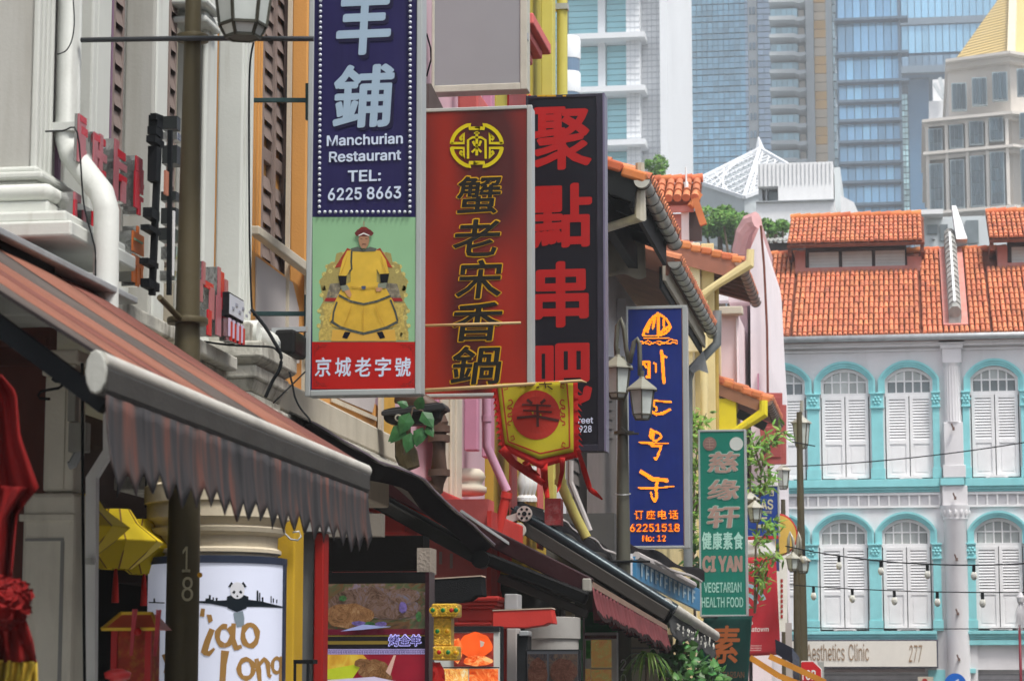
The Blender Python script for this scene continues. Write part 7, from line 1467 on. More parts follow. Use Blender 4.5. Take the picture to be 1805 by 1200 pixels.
for nm, sts in (('letter_i', [([(366, 1090), (374, 1088)], 13), ([(374, 1108), (366, 1128), (360, 1148), (368, 1152), (378, 1142)], [10, 11, 12, 8, 4])]), ('letter_a', [(circ(396, 1120, 13, 17, -60, 290), 9), ([(412, 1098), (410, 1125), (416, 1142), (426, 1138)], [8, 10, 9, 6])]), ('letter_o', [(circ(441, 1119, 13, 19, -80, 285), 9)]),
                ('letter_l', [([(397, 1146), (394, 1170), (392, 1205)], 12)]), ('letter_o', [(circ(434, 1178, 13, 17), 8)]), ('letter_n', [([(452, 1160), (456, 1180), (458, 1200)], 8), ([(456, 1172), (466, 1160), (472, 1168), (474, 1190), (478, 1192)], 7)]), ('letter_g', [(circ(488, 1172, 8, 13), 6), ([(496, 1156), (496, 1180), (494, 1203)], 6)]), ('letter_x', [([(290, 1152), (296, 1170), (292, 1186)], 9), ([(358, 1072), (356, 1086)], 7)])):
    P(lambda m: [cst(m, p, w_, .004 + .0012 * i) for i, (p, w_) in enumerate(sts)], nm, M_bru, lb)
M_inkb = pr('ink_black', (.012, .018, .025), .5); M_inkg = pr('ink_grey_blue', (.22, .28, .33), .5)
P(lambda m: (cst(m, [(345, 1060), (372, 1061), (400, 1063), (430, 1062), (460, 1064), (480, 1067), (501, 1070)], [3, 5, 12, 14, 10, 6, 2]), cst(m, [(402, 1066), (418, 1070), (434, 1066)], [10, 16, 10], .0052), cst(m, [(262, 1061), (290, 1062)], [2, 2])), 'ink_landscape', M_inkb, lb, stuff=True)
P(lambda m: [cst(m, [(x, 1062), (x, 1062 - h)], w_, .0045) for x, h, w_ in ((370, 14, 3), (366, 8, 8), (376, 10, 2), (382, 9, 3), (454, 22, 3), (458, 18, 2), (463, 10, 3), (478, 12, 1.5), (482, 8, 2), (488, 6, 2), (370, 6, 12), (272, 8, 3))], 'ink_towers', M_inkb, lb, stuff=True)
P(lambda m: cst(m, [(420, 1078), (422, 1090), (424, 1104)], [17, 18, 12]), 'panda_body', M_inkg, lb); P(lambda m: (cst(m, [(400, 1056), (419, 1056), (438, 1056)], [10, 24, 10], .006)), 'panda_shoulders', M_inkb, lb)
P(lambda m: (cst(m, [(405, 1029), (411, 1033)], 9, .0055), cst(m, [(426, 1033), (432, 1029)], 9, .0055)), 'panda_ears', M_inkb, lb, stuff=True); P(lambda m: [m.prism([cyp(418.5, 1040, .0024), cyp(418.5 + 13 * math.cos(a * math.pi / 9), 1040 + 15 * math.sin(a * math.pi / 9), .0024), cyp(418.5 + 13 * math.cos((a + 1) * math.pi / 9), 1040 + 15 * math.sin((a + 1) * math.pi / 9), .0024)], (0, -.001, 0)) for a in range(18)], 'panda_head', pr('panda_white', (.7, .72, .78)), lb); P(lambda m: (cst(m, [(414, 1041), (411, 1045)], 4, .0085), cst(m, [(423, 1041), (426, 1045)], 4, .0085), cst(m, [(417, 1050), (420, 1050)], 3, .0085)), 'panda_eyes', M_inkb, lb, stuff=True)
# mustard jamb, grey panel, red post
M_must = mat('mustard_wall', (.50, .31, .02), .8, var=.1, dirt=.3, dcol=(.25, .13, .02), streak=(5, 5, 1))
jm = root('doorway_jamb', (aY(500, 1100, 12.95).x, 12.9, 0), 'mustard wall end with grey sheet panel and red post beside the light box', 'wall')
fb(jm, 'mustard_wall', M_must, 486, 870, 519, 1300, 12.95, .2, .01); fb(jm, 'grey_panel', mat('grey_sheet', (.15, .16, .16), .5, var=.2, dirt=.4, dcol=(.25, .25, .24), streak=(9, 9, 1)), 520, 938, 552, 1300, 13.3, .1); fb(jm, 'red_post', mat('dull_red_post', (.30, .012, .01), .5, var=.1), 553, 938, 570, 1300, 13.25, .12, .008); fb(jm, 'steel_lintel', M_gutter, 515, 915, 575, 936, 13.2, .2)
fb(jm, 'pale_lintel', mat('dim_lintel', (.2, .18, .15), .8), 575, 905, 672, 945, 13.6, .1)
P(lambda m: m.tube([aY(x, y, 12.9) for x, y in ((500, 938), (512, 950), (525, 952), (531, 945), (527, 936), (516, 938))], .005, 6), 'loose_cable', M_gutter, jm, smooth=True)
stl = root('stand', (aY(536, 1200, 12).x, 12.2, 0), 'thin black stand in front of the grey panel', 'stand'); fb(stl, 'stand_top', M_bracket, 517, 1162, 553, 1169, 12.2, .08); 
for x in (520, 543): P(lambda m: m.bar(aY(x, 1169, 12.2), aY(x - 2, 1290, 12.2), .012, .012), 'leg', M_bracket, stl)
# ---------------- food light boxes
def foodmat(name, cols, sc_, emit=.25, stretch=(1, 1, 1), seed=0):
    m = bpy.data.materials.new(name); m.use_nodes = True; t = m.node_tree; b = t.nodes['Principled BSDF']; b.inputs['Roughness'].default_value = .25
    g = N(t, 'ShaderNodeNewGeometry'); mp = N(t, 'ShaderNodeMapping'); mp.inputs['Scale'].default_value = stretch; mp.inputs['Location'].default_value = (seed, seed, seed); t.links.new(g.outputs['Position'], mp.inputs[0])
    v = N(t, 'ShaderNodeTexVoronoi'); v.inputs['Scale'].default_value = sc_; n = N(t, 'ShaderNodeTexNoise'); n.inputs['Scale'].default_value = sc_ * .6; n.inputs['Detail'].default_value = 6; n.inputs['Distortion'].default_value = 1.2
    t.links.new(mp.outputs[0], n.inputs['Vector']); mv = N(t, 'ShaderNodeVectorMath', operation='ADD'); t.links.new(mp.outputs[0], mv.inputs[0]); t.links.new(n.outputs['Color'], mv.inputs[1]); t.links.new(mv.outputs[0], v.inputs['Vector'])
    ad = N(t, 'ShaderNodeMix', data_type='FLOAT'); ad.inputs[0].default_value = .6; t.links.new(v.outputs['Distance'], ad.inputs[2]); t.links.new(n.outputs['Fac'], ad.inputs[3])
    cr = N(t, 'ShaderNodeValToRGB'); e = cr.color_ramp.elements
    while len(e) < len(cols): e.new(.5)
    for i, c in enumerate(cols): e[i].position = .22 + .52 * i / (len(cols) - 1); e[i].color = (*c, 1)
    t.links.new(ad.outputs[0], cr.inputs[0]); t.links.new(cr.outputs[0], b.inputs['Base Color']); t.links.new(cr.outputs[0], b.inputs['Emission Color']); b.inputs['Emission Strength'].default_value = emit; return m
f1 = root('food_light_box', (aY(662, 1150, 14.3).x, 14.3, 0), 'dark light box showing a whole roast lamb, purple lettering and a key-pattern band', 'sign'); Yq = 14.3
fb(f1, 'case', mat('case_black', (.003, .003, .003), .4), 571, 1008, 758, 1290, Yq + .02, .12); fb(f1, 'dark_photo', foodmat('roast_lamb_photo', [(.012, .01, .008), (.05, .03, .015), (.10, .05, .02), (.05, .07, .03), (.13, .08, .045), (.16, .13, .18)], 7, .12, (.7, 1, 1.3), 3.1), 572, 1028, 751, 1112, Yq, .015)
def lumps(parent, name, m_, items, Y, dz=.004):
    for i, (cx_, cyy, rx, ry) in enumerate(items): P(lambda q: poly(q, [(cx_ + rx * math.cos(t) * (1 + .07 * math.sin(3 * t + i)), cyy + ry * math.sin(t) * (1 + .06 * math.sin(7 * t + i * 2))) for t in [k * math.pi / 20 for k in range(40)]], Y - .003 - i * .0012, .001), name, m_ if not isinstance(m_, list) else m_[i % len(m_)], parent)
M_lamb = foodmat('lamb_brown', [(.04, .02, .01), (.13, .06, .02), (.2, .10, .04), (.28, .17, .08)], 16, .12); M_lamb2 = foodmat('lamb_dim', [(.02, .013, .01), (.07, .04, .025), (.13, .08, .06), (.1, .1, .14)], 14, .12)
lumps(f1, 'lamb_print', [M_lamb2, M_lamb2, M_lamb], [(655, 1062, 78, 28), (700, 1070, 40, 20), (615, 1085, 42, 22), (712, 1050, 28, 14)], Yq - .0, .002); lumps(f1, 'garnish_print', [mat('green_garnish', (.03, .1, .03), .5, emit=.1, var=.7, sc_=60, dirt=.6, dcol=(.05, .04, .02), streak=(70, 70, 70)), mat('violet_garnish', (.11, .08, .24), .5, emit=.1, var=.6, sc_=50, dirt=.6, dcol=(.05, .03, .04), streak=(70, 70, 70))], [(650, 1099, 11, 4), (710, 1070, 7, 10), (604, 1054, 7, 5), (632, 1098, 12, 4), (738, 1086, 5, 9), (672, 1099, 10, 4)], Yq - .006)
M_pgl = mat('plate_glow', (.25, .28, .5), .4, emit=.15); P(lambda m: poly(m, [(600, 1112), (640, 1100), (690, 1104), (640, 1109)], Yq - .0135, .001), 'plate_print', M_pgl, f1)
fb(f1, 'maroon_band', pr('band_maroon', (.15, .012, .03)), 572, 1108, 751, 1118, Yq - .001, .01); fb(f1, 'gold_band', pr('band_gold', (.25, .18, .03)), 572, 1119, 751, 1121, Yq - .001, .01); fb(f1, 'dark_band', pr('band_black', (.015, .012, .015)), 572, 1121.5, 751, 1142, Yq - .001, .01); fb(f1, 'gold_band', pr('band_gold', (.25, .18, .03)), 572, 1129, 684, 1135, Yq - .003, .002)
P(lambda m: tY(m, '烤全羊', 684, 1117, 743, 1139, Yq - .006, .08), 'character_glow', mat('violet_glow', (.38, .36, .75), .4, emit=.4), f1); P(lambda m: tY(m, '烤全羊', 685.5, 1118.5, 741.5, 1137.5, Yq - .0105, .02), 'character', pr('deep_violet', (.03, .02, .12)), f1)
fb(f1, 'key_band', mat('lilac_band', (.33, .28, .50), .4, emit=.2), 572, 1143, 751, 1152.5, Yq - .001, .01)
P(lambda m: [rows(m, [(574 + i * 9.3 + a, 1148 + b) for a, b in ((0, 3.5), (0, -3), (7, -3), (7, 2), (3, 2), (3, -.2), (5, -.2))], Yq - .003, 1.1, .001) for i in range(19)], 'key_pattern', pr('deep_violet', (.03, .02, .12)), f1, stuff=True)
fb(f1, 'maroon_photo', mat('maroon_photo', (.20, .008, .02), .3, emit=.2, var=.25, sc_=5, bump=0), 572, 1153, 751, 1290, Yq, .015); P(lambda m: poly(m, [(572, 1153), (640, 1153), (655, 1170), (572, 1185)], Yq - .004, .002), 'amber_print', foodmat('amber', [(.3, .12, .01), (.45, .25, .02), (.5, .42, .05)], 6, .2), f1); P(lambda m: poly(m, [(572, 1180), (640, 1168), (618, 1200), (572, 1196)], Yq - .0065, .002), 'lime_print', mat('lime_print', (.36, .42, .02), .4, emit=.2, var=.2), f1)
lumps(f1, 'goat_head_print', [M_lamb], [(660, 1180, 28, 18), (640, 1168, 16, 8), (668, 1196, 22, 18)], Yq - .009); P(lambda m: poly(m, [(680, 1183), (694, 1154), (698, 1154), (688, 1190)], Yq - .0165, .001), 'horn_print', mat('horn_tan', (.5, .32, .26), .4, emit=.15), f1); P(lambda m: poly(m, [(572, 1198), (660, 1192), (745, 1210), (745, 1290), (572, 1290)], Yq - .0175, .001), 'white_dish_print', mat('dish_lilac', (.5, .45, .6), .4, emit=.15, var=.2), f1)
P(lambda m: m.box((aY(751, 1100, Yq).x, Yq - .03, 0.2), (aY(758, 1100, Yq).x, Yq + .14, aY(755, 1008, Yq).z)), 'frame_edge', mat('plum_black', (.03, .008, .012), .3), f1)
fb(tag(P(lambda m: m.box(aY(575, 945, 14.7), aY(757, 1006, 14.9)), 'interior_shade_box', M_black), 'black box standing in for the dark interior above the roast lamb light box', 'shade_box') and gs, 'rough_bracket', mat('rough_plaster', (.28, .24, .2), .95, var=.3, bump=.6), 735, 965, 758, 1010, 14.5, .2)  # black box put in for the darkness of the interior
# gold studded ornament
go = root('gold_ornament', (aY(782, 1110, 14.0).x, 14.0, aY(782, 1165, 14).z), 'gold lattice ornament set with red and green gems, hanging by the light box', 'ornament'); Yg = 14.0
M_gld = mat('gold_lattice', (.72, .45, .06), .35, metal=.6, var=.4, sc_=60, bump=1.0, fine=130, dirt=.5, dcol=(.25, .12, .01), streak=(90, 90, 90))
for l, t_, r, b in ((760, 1063, 806, 1087), (763, 1138, 805, 1163)): fb(go, 'gold_block', M_gld, l, t_, r, b, Yg - .03, .15, .01)
fb(go, 'gold_shaft', M_gld, 764, 1087.5, 795, 1137.5, Yg, .1, .005)
for i, (x, y, m_) in enumerate(((763, 1075, 'g'), (781, 1075, 'g'), (796, 1075, 'r'), (804, 1075, 'g'), (771, 1112, 'g'), (788, 1112, 'o'), (774, 1149, 'r'), (790, 1149, 'g'), (803, 1150, 'y'))):
    mm_ = {'g': mat('green_gem', (.01, .16, .04), .15, bump=0), 'r': mat('red_gem', (.4, .02, .01), .15, bump=0), 'o': mat('amber_gem', (.55, .25, .01), .2, bump=0), 'y': mat('amber_gem', (.55, .25, .01))}[m_]
    yg = Yg - (.034 if y != 1112 else .004); P(lambda m: m.lathe(aY(x, y, yg), [(.0155, 0), (.013, .005), (.006, .009)], 12, (0, -1, 0)), 'gem', mm_, go, smooth=True); P(lambda m: m.lathe(aY(x, y, yg), [(.021, 0), (.021, .004), (.0165, .005)], 12, (0, -1, 0)), 'gem_ring', M_gol, go)
P(lambda m: [m.lathe(aY(x, y, Yg - .034), [(.005, 0), (.004, .004)], 6, (0, -1, 0)) for y in (1066, 1084, 1141, 1160) for x in range(764, 805, 5)] + [m.lathe(aY(x, y, Yg - .003), [(.005, 0), (.004, .004)], 6, (0, -1, 0)) for y in range(1092, 1136, 6) for x in (767, 779, 792)], 'gold_beads', M_gol, go, stuff=True)
P(lambda m: [m.add([aY(770 + R.uniform(-8, 6), 1166, Yg), aY(772 + R.uniform(-10, 12), 1180, Yg - .02), aY(772 + R.uniform(-12, 16), 1205, Yg - .02)], [(0, 1, 2)]) for _ in range(70)], 'red_tassel', mat('red_tassel', (.5, .02, .015), .7), go, stuff=True)
# ---------------- red ground storey of the pink house
rg = root('red_column', (aY(842, 1100, 19.2).x, 19.2, 0), 'red plaster column with moulded capital and coffee-stained wall beyond the lamb light box', 'column'); Yr2 = 19.2
fb(rg, 'red_wall', M_red2, 690, 880, 860, 1300, 19.9, .3); fb(rg, 'red_wall_side', M_red, 858, 900, 866, 1300, 19.8, .3)
for l, t_, r, b, d in ((802, 1050, 880, 1059, .1), (804, 1059, 877, 1066, .07), (806, 1066, 872, 1072, .04), (806, 1072, 868, 1096, .0), (800, 1096, 866, 1102, .05)): fb(rg, 'capital_moulding', M_red, l, t_, r, b, Yr2 - d, .3, .015)
P(lambda m: [m.box(aY(x, y, 19.89), aY(x + 5, y + h, 19.895)) for x, y, h in ((774, 972, 22), (793, 975, 26), (777, 918, 8), (795, 925, 10))], 'peeled_patch', mat('bare_plaster', (.4, .3, .26), .9), rg, stuff=True)
for nm, m_, pts, lab in (('wall_slab', mat('black_felt', (.015, .016, .017), .95, bump=.5, fine=120), [(700, 1024), (848, 1015), (851, 1050), (836, 1051), (826, 1058), (800, 1062), (700, 1062)], 'jagged black slab end above the gold ornament'), ('wall_slab', M_red, [(868, 1076), (972, 1072), (977, 1099), (966, 1098), (958, 1102), (925, 1106), (868, 1106)], 'jagged red painted slab end beside the grey column')):
    o_ = P(lambda m: m.prism([aY(x, y, 17.6 if 'black' in lab else 18.6) for x, y in pts], (0, .18, 0)), nm, m_, None, bevel=.008); tag(o_, lab, 'slab')
    P(lambda m: m.prism([aY(pts[0][0], pts[0][1] - 1.8, 17.595 if 'black' in lab else 18.595), aY(pts[1][0], pts[1][1] - 1.8, 17.595 if 'black' in lab else 18.595), aY(pts[1][0] + 1, pts[1][1] + .3, 17.595 if 'black' in lab else 18.595), aY(pts[0][0], pts[0][1] + .3, 17.595 if 'black' in lab else 18.595)], (0, .19, 0)), 'chipped_edge', mat('chipped_edge', (.45, .36, .28), .9), o_)
pipe('downpipe', [aY(857, 660, 20.3), aY(858, 786, 20.3), aY(894, 866, 20.3)], .036, mat('orchid_pipe', (.55, .30, .42), .5, dirt=.2, dcol=(.35, .2, .28)), 'pinkish purple pipe bending down beside the yellow pennant', rings=(0.62,))
pipe('downpipe', [aY(894, 868, 20.3), aY(872, 960, 20.3), aY(874, 1040, 20.3), aY(888, 1100, 20.3), aY(889, 1300, 20.3)], .04, M_red, 'red pipe continuing from the purple one down to the pavement', rings=(.05,))
def foodbox(name, label, l, t_, r, b, Y, grid_, mats, frame=M_bracket, fw=3, emit_bg=None):
    rt = root(name, (aY((l + r) / 2, b, Y).x, Y, 0), label, 'sign'); fb(rt, 'case', frame, l, t_, r, b + 60, Y + .01, .1, .006); fb(rt, 'white_backing', emit_bg or pr('menu_white', (.6, .62, .58)), l + fw, t_ + fw, r - fw, b + 60, Y, .009)
    for i, (a, c, d, e) in enumerate(grid_): fb(rt, 'dish_photo', mats[i % len(mats)], a, c, d, e, Y - .004, .003)
    return rt
M_crab = foodmat('crab_photo', [(.25, .02, .01), (.62, .07, .01), (.70, .14, .03), (.75, .35, .12), (.5, .45, .2)], 9, .3); M_pr = foodmat('prawn_photo', [(.2, .25, .1), (.6, .12, .04), (.75, .4, .08), (.75, .6, .35)], 16, .3, seed=2.2); M_be = foodmat('beef_photo', [(.04, .02, .01), (.2, .06, .02), (.4, .18, .05), (.15, .2, .05), (.55, .4, .2)], 22, .15, seed=5.)
fc = foodbox('food_light_box', 'bright menu light box with a big orange crab photograph', 762, 1103, 884, 1200, 16.4, [(800, 1115, 870, 1174), (764, 1178, 825, 1205), (827, 1178, 878, 1205)], [mat('dark_photo_red', (.22, .03, .02), .3, emit=.2, var=.5, sc_=20), M_pr, M_crab])
fb(fc, 'dark_top', pr('menu_black', (.02, .02, .022)), 790, 1104, 881, 1113, 16.39, .004)
M_shell = mat('crab_shell', (.72, .09, .015), .3, emit=.3, var=.15, sc_=10, bump=0)
lumps(fc, 'crab_print', [M_shell, M_crab, M_crab], [(838, 1136, 30, 22), (842, 1164, 26, 9), (806, 1146, 9, 22)], 16.388)
fb(fc, 'photo_divider', M_bracket, 764, 1175, 880, 1177, 16.38, .004); P(lambda m: poly(m, [(846, 1128), (854, 1131), (852, 1138), (847, 1140)], 16.36, .001), 'shell_highlight_print', pr('shell_white', (.75, .6, .5)), fc)
gc = root('grey_column', (aY(975, 1140, 19.0).x, 19.0, 0), 'short grey round column above the black menu board', 'column'); r_ = 49 * 19 / F; cg = aY(974, 1100, 19.2)
P(lambda m: m.lathe((cg.x, 19.2, 0), [(r_ * .9, 0), (r_ * .9, aY(974, 1146, 19).z), (r_ * .95, aY(974, 1145, 19).z), (r_ * .95, aY(974, 1126, 19).z), (r_ * 1.02, aY(974, 1124, 19).z), (r_ * 1.02, aY(974, 1087, 19).z), (r_ * .9, aY(974, 1086, 19).z)], 28), 'drum', mat('plain_grey_render', (.36, .35, .33), .9, var=.1, dirt=.25, dcol=(.2, .19, .18)), gc, smooth=True, auto=True)
md = foodbox('menu_board', 'black framed dark menu board below the grey round column', 926, 1144, 1022, 1200, 18.3, [(930, 1152, 964, 1205), (968, 1152, 1018, 1205)], [foodmat('dim_dish', [(.012, .012, .015), (.03, .03, .035), (.08, .05, .035), (.1, .08, .06)], 12, 0, seed=1.)], emit_bg=pr('menu_dim', (.06, .065, .075)))
lumps(md, 'dish_print', [foodmat('dim_food', [(.02, .012, .01), (.07, .025, .015), (.12, .06, .04)], 20, 0, seed=4.)], [(948, 1185, 17, 26), (993, 1182, 24, 22)], 18.29)
tag(fb(None, 'white_pillar', M_lgrey, 893, 1106, 911, 1300, 18.9, .2, .01), 'white painted pillar between the red pipe and the dark loudspeaker box', 'pillar'); tag(fb(None, 'white_pier', mat('grey_white_pier', (.5, .5, .5), .8), 889, 1046, 913, 1075, 18.95, .2, .01), 'pale grey pier above the jagged red slab', 'pillar')
spk = root('speaker', (aY(920, 1180, 18.5).x, 18.5, 0), 'tall black speaker box with grey top right of the white pillar', 'speaker'); fb(spk, 'cabinet', mat('speaker_black', (.02, .022, .024), .5), 911, 1116, 930, 1300, 18.5, .2, .008); fb(spk, 'top_cap', M_gutter, 915, 1111, 931, 1120, 18.45, .2, .006)
wl = root('side_wall', (-4.2, 26, 0), 'dim grey side wall and posts behind the black retractable awning', 'wall')
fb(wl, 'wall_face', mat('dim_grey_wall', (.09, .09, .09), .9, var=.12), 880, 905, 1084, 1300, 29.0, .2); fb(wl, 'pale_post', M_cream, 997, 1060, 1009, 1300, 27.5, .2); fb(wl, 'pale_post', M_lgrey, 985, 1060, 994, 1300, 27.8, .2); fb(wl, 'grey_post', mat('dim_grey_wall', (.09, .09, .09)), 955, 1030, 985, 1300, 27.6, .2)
gw = root('green_wall', (aY(1050, 1150, 24.5).x, 24.5, 0), 'green painted wall with a pale green edge behind the second lamp post', 'wall')
M_grn = mat('green_wall_paint', (.02, .22, .08), .6, var=.1); fb(gw, 'green_face', M_grn, 1026, 1078, 1086, 1300, 24.5, .15); fb(gw, 'light_edge', mat('light_green_paint', (.2, .55, .3), .6), 1020, 1092, 1027, 1300, 24.4, .2); fb(gw, 'thin_pipe', M_lgrey, 1027.5, 1082, 1030, 1300, 24.3, .05); fb(gw, 'moulding', M_grn, 1030, 1098, 1086, 1102, 24.46, .04)
mp2 = foodbox('menu_poster', 'white menu poster of stew photographs on the green wall', 1031, 1114, 1088, 1200, 24.2, [(1033, 1128, 1041, 1160), (1042, 1127, 1078, 1176), (1042, 1179, 1078, 1208), (1031.5, 1178, 1041, 1205)], [mat('greens_photo', (.06, .3, .05), .5, var=.5, sc_=30), M_be, M_be, M_be], frame=M_white, fw=1)
fb(mp2, 'purple_band', pr('purple_band', (.10, .015, .05)), 1031, 1119, 1087, 1125, 24.19, .004); P(lambda m: [rows(m, [(1034 + i * 6, 1124), (1034 + i * 6, 1121), (1038 + i * 6, 1121), (1038 + i * 6, 1123)], 24.185, .8, .001) for i in range(9)], 'key_pattern', pr('band_gold', (.25, .18, .03)), mp2, stuff=True)
# ---------------- awning 2 (maroon)
M_mar = mat('maroon_fabric', (.035, .008, .01), .9, var=.2, sc_=4, bump=.3, fine=150); M_marl = mat('faded_maroon_fabric', (.17, .045, .05), .9, var=.18, sc_=5, dirt=.4, dcol=(.14, .045, .05), streak=(3, 12, 1.2), bump=.3, fine=150)
a2 = root('awning', (-3.2, 22, 2.4), 'maroon folding-arm awning seen edge on with a fringed faded valance', 'awning'); Ya, Yz = 19.3, 25.2
A0, A1, B0, B1 = aY(1040, 1030, Ya), aY(1172, 1106, Yz), aY(630, 822, Ya), aY(880, 945, Yz)
P(lambda m: m.hexa([B0 - Vector((0, 0, .02)), A0 - Vector((0, 0, .02)), A1 - Vector((0, 0, .02)), B1 - Vector((0, 0, .02)), B0, A0, A1, B1]), 'fabric', M_mar, a2)
P(lambda m: m.bar(aY(600, 815, Ya - .03), aY(1040, 1034, Ya - .03), .05, .135), 'side_rail', mat('maroon_rail', (.03, .007, .009), .4, var=.2), a2, bevel=.01)
P(lambda m: m.bar(aY(632, 868, Ya - .1), aY(845, 985, Ya - .1), .06, .1), 'upper_arm', mat('grey_arm', (.035, .035, .032), .5, metal=.4), a2, bevel=.015); P(lambda m: m.bar(aY(610, 842, Ya - .02), aY(850, 975, Ya - .06), .05, .07), 'upper_arm_shade_bar', mat('black_arm', (.005, .005, .005), .35, metal=.4), a2, bevel=.01)  # grey bar carries the lit side of the arm, black bar its shade
P(lambda m: m.bar(aY(842, 978, Ya - .1), aY(1036, 1055, Ya - .1), .08, .1), 'forearm', mat('black_arm', (.005, .005, .005), .35, metal=.4), a2, bevel=.02); P(lambda m: m.bar(aY(880, 1018, Ya + .2), aY(1036, 1082, Ya + .1), .05, .07), 'second_forearm', mat('grey_arm2', (.07, .065, .06), .5, metal=.3), a2, bevel=.01)
P(lambda m: m.lathe(aY(846, 985, Ya - .16), [(.07, 0), (.07, .12)], 12, (0, 1, 0)), 'elbow', mat('black_arm', (.005, .005, .005)), a2)
P(lambda m: m.box(aY(1026, 1042, Ya - .1), aY(1045, 1020, Ya + .03)), 'end_cap', mat('worn_cap', (.35, .34, .3), .5, dirt=.5, dcol=(.1, .1, .09)), a2, bevel=.01); P(lambda m: m.bar(A0 + Vector((.01, 0, 0)), A1 + Vector((.01, 0, 0)), .03, .045), 'front_rail', mat('tan_rail', (.30, .2, .15), .6), a2)
valance(a2, A0 + Vector((.02, -.02, -.02)), A1 + Vector((.02, 0, -.02)), .235, 26, M_marl, .03, .02, sharp=.8, edge=mat('black_tab_tip', (.03, .02, .02), .9))
# torn black sheets along building B / C
sh_ = root('tarp_canopy', aY(700, 820, 17), 'grey sheet canopy with sagging black underside above the maroon awning', 'canopy')
edge_ = [(548, 741, 15.2), (600, 772, 15.9), (640, 795, 16.5), (668, 812, 17.0), (700, 822, 17.5), (748, 842, 18.0), (770, 868, 18.4), (800, 895, 18.8), (835, 925, 19.0), (872, 958, 19.2)]
def ed(u):
    k_ = u * (len(edge_) - 1); i = min(int(k_), len(edge_) - 2); a = k_ - i; return aY(edge_[i][0] * (1 - a) + edge_[i + 1][0] * a, edge_[i][1] * (1 - a) + edge_[i + 1][1] * a, edge_[i][2] * (1 - a) + edge_[i + 1][2] * a)
P(lambda m: m.grid(lambda u, v: ed(u) + Vector((-.55 * v, 0, .26 * v + .012 * math.sin(u * 30) * (1 - v))), 30, 5, (0, 0, -.012)), 'grey_sheet', mat('weathered_sheet', (.27, .26, .23), .7, var=.15, dirt=.3, dcol=(.1, .09, .08)), sh_)
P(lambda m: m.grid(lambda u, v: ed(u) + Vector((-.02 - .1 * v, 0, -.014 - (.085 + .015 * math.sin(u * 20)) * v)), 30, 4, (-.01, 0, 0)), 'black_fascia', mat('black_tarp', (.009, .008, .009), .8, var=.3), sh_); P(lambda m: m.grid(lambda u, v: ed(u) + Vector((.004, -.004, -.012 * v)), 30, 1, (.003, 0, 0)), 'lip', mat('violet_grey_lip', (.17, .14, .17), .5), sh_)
P(lambda m: m.bar(aY(812, 900, 19.0), aY(1010, 1035, 19.6), .02, .02), 'edge_wire', M_gutter, sh_)
# ---------------- awning 3 (black, retractable) and canopies beyond
M_bfab = mat('black_fabric', (.01, .011, .012), .75, var=.3, sc_=4, bump=.3, fine=150)
a3 = root('awning', (-3.2, 28, 2.4), 'black retractable awning with white wheels and a rounded white front bar', 'awning'); Ya, Yz = 25.4, 31.4
A0, A1, B0, B1 = aY(1172, 1066, Ya), aY(1256, 1120, Yz), aY(900, 893, Ya), aY(1040, 985, Yz)
P(lambda m: m.hexa([B0 - Vector((0, 0, .02)), A0 - Vector((0, 0, .02)), A1 - Vector((0, 0, .02)), B1 - Vector((0, 0, .02)), B0, A0, A1, B1]), 'fabric', M_bfab, a3)
P(lambda m: m.tube([aY(905, 900, Ya - .05), aY(960, 930, Ya - .05), aY(1190, 1075, Ya - .05)], .065, 12), 'roller_case', mat('glossy_dark_teal', (.02, .03, .035), .25, metal=.4, var=.2), a3, smooth=True, auto=True); P(lambda m: m.bar(aY(920, 928, Ya - .1), aY(1176, 1084, Ya - .1), .05, .12), 'arm', mat('grey_arm3', (.055, .052, .045), .5, metal=.3, dirt=.3), a3, bevel=.01); P(lambda m: m.bar(aY(1050, 1000, Ya), aY(1180, 1092, Ya), .04, .2), 'arm_panel', M_bfab, a3)
for x, y, r_ in ((924, 905, .078), (914, 934, .075)): P(lambda m: (m.lathe(aY(x, y, Ya - .2), [(r_, 0), (r_, .04)], 20, (0, 1, 0))), 'wheel', mat('cream_plastic', (.55, .52, .46), .4), a3, bevel=.006); P(lambda m: (m.lathe(aY(x, y, Ya - .21), [(r_ * .3, 0), (r_ * .3, .02)], 12, (0, 1, 0))), 'hub', M_bracket, a3)
P(lambda m: [m.lathe(aY(924 + 9 * math.cos(t), 905 + 9 * math.sin(t), Ya - .205), [(.014, 0), (.014, .01)], 8, (0, 1, 0)) for t in [k * math.pi / 3 for k in range(6)]], 'wheel_holes', M_bracket, a3, stuff=True)
P(lambda m: m.bar(aY(893, 916, Ya - .15), aY(918, 908, Ya - .15), .03, .07), 'mount', mat('cream_plastic', (.55, .52, .46), .4), a3)
P(lambda m: m.tube([A0 + Vector((.02, -.1, -.0)), A1 + Vector((.02, .05, -.0))], .066, 14), 'front_bar', mat('cream_bar', (.62, .6, .53), .45, dirt=.25, dcol=(.3, .28, .24)), a3, smooth=True, auto=True)
valance(a3, A0 + Vector((.03, 0, -.06)), A1 + Vector((.03, 0, -.06)), .26, 3, mat('charcoal_valance', (.055, .057, .058), .85, var=.2), .02, .01)
def vtext(m):
    for i in range(9):
        u = .1 + i * .095; c_ = A0.lerp(A1, u) + Vector((.075, 0, -.18)); 
        for k in range(4): a = c_ + Vector((0, R.uniform(-.1, .1), R.uniform(-.05, .05))); m.bar(a, a + Vector((0, R.uniform(-.12, .12), R.uniform(-.05, .05))), .012, .016)
P(vtext, 'white_brush_marks', pr('chalk_white', (.55, .55, .5)), a3, stuff=True)
tp = root('tarp_canopy', aY(1000, 930, 26), 'crumpled black tarpaulin over the retractable awning', 'canopy')
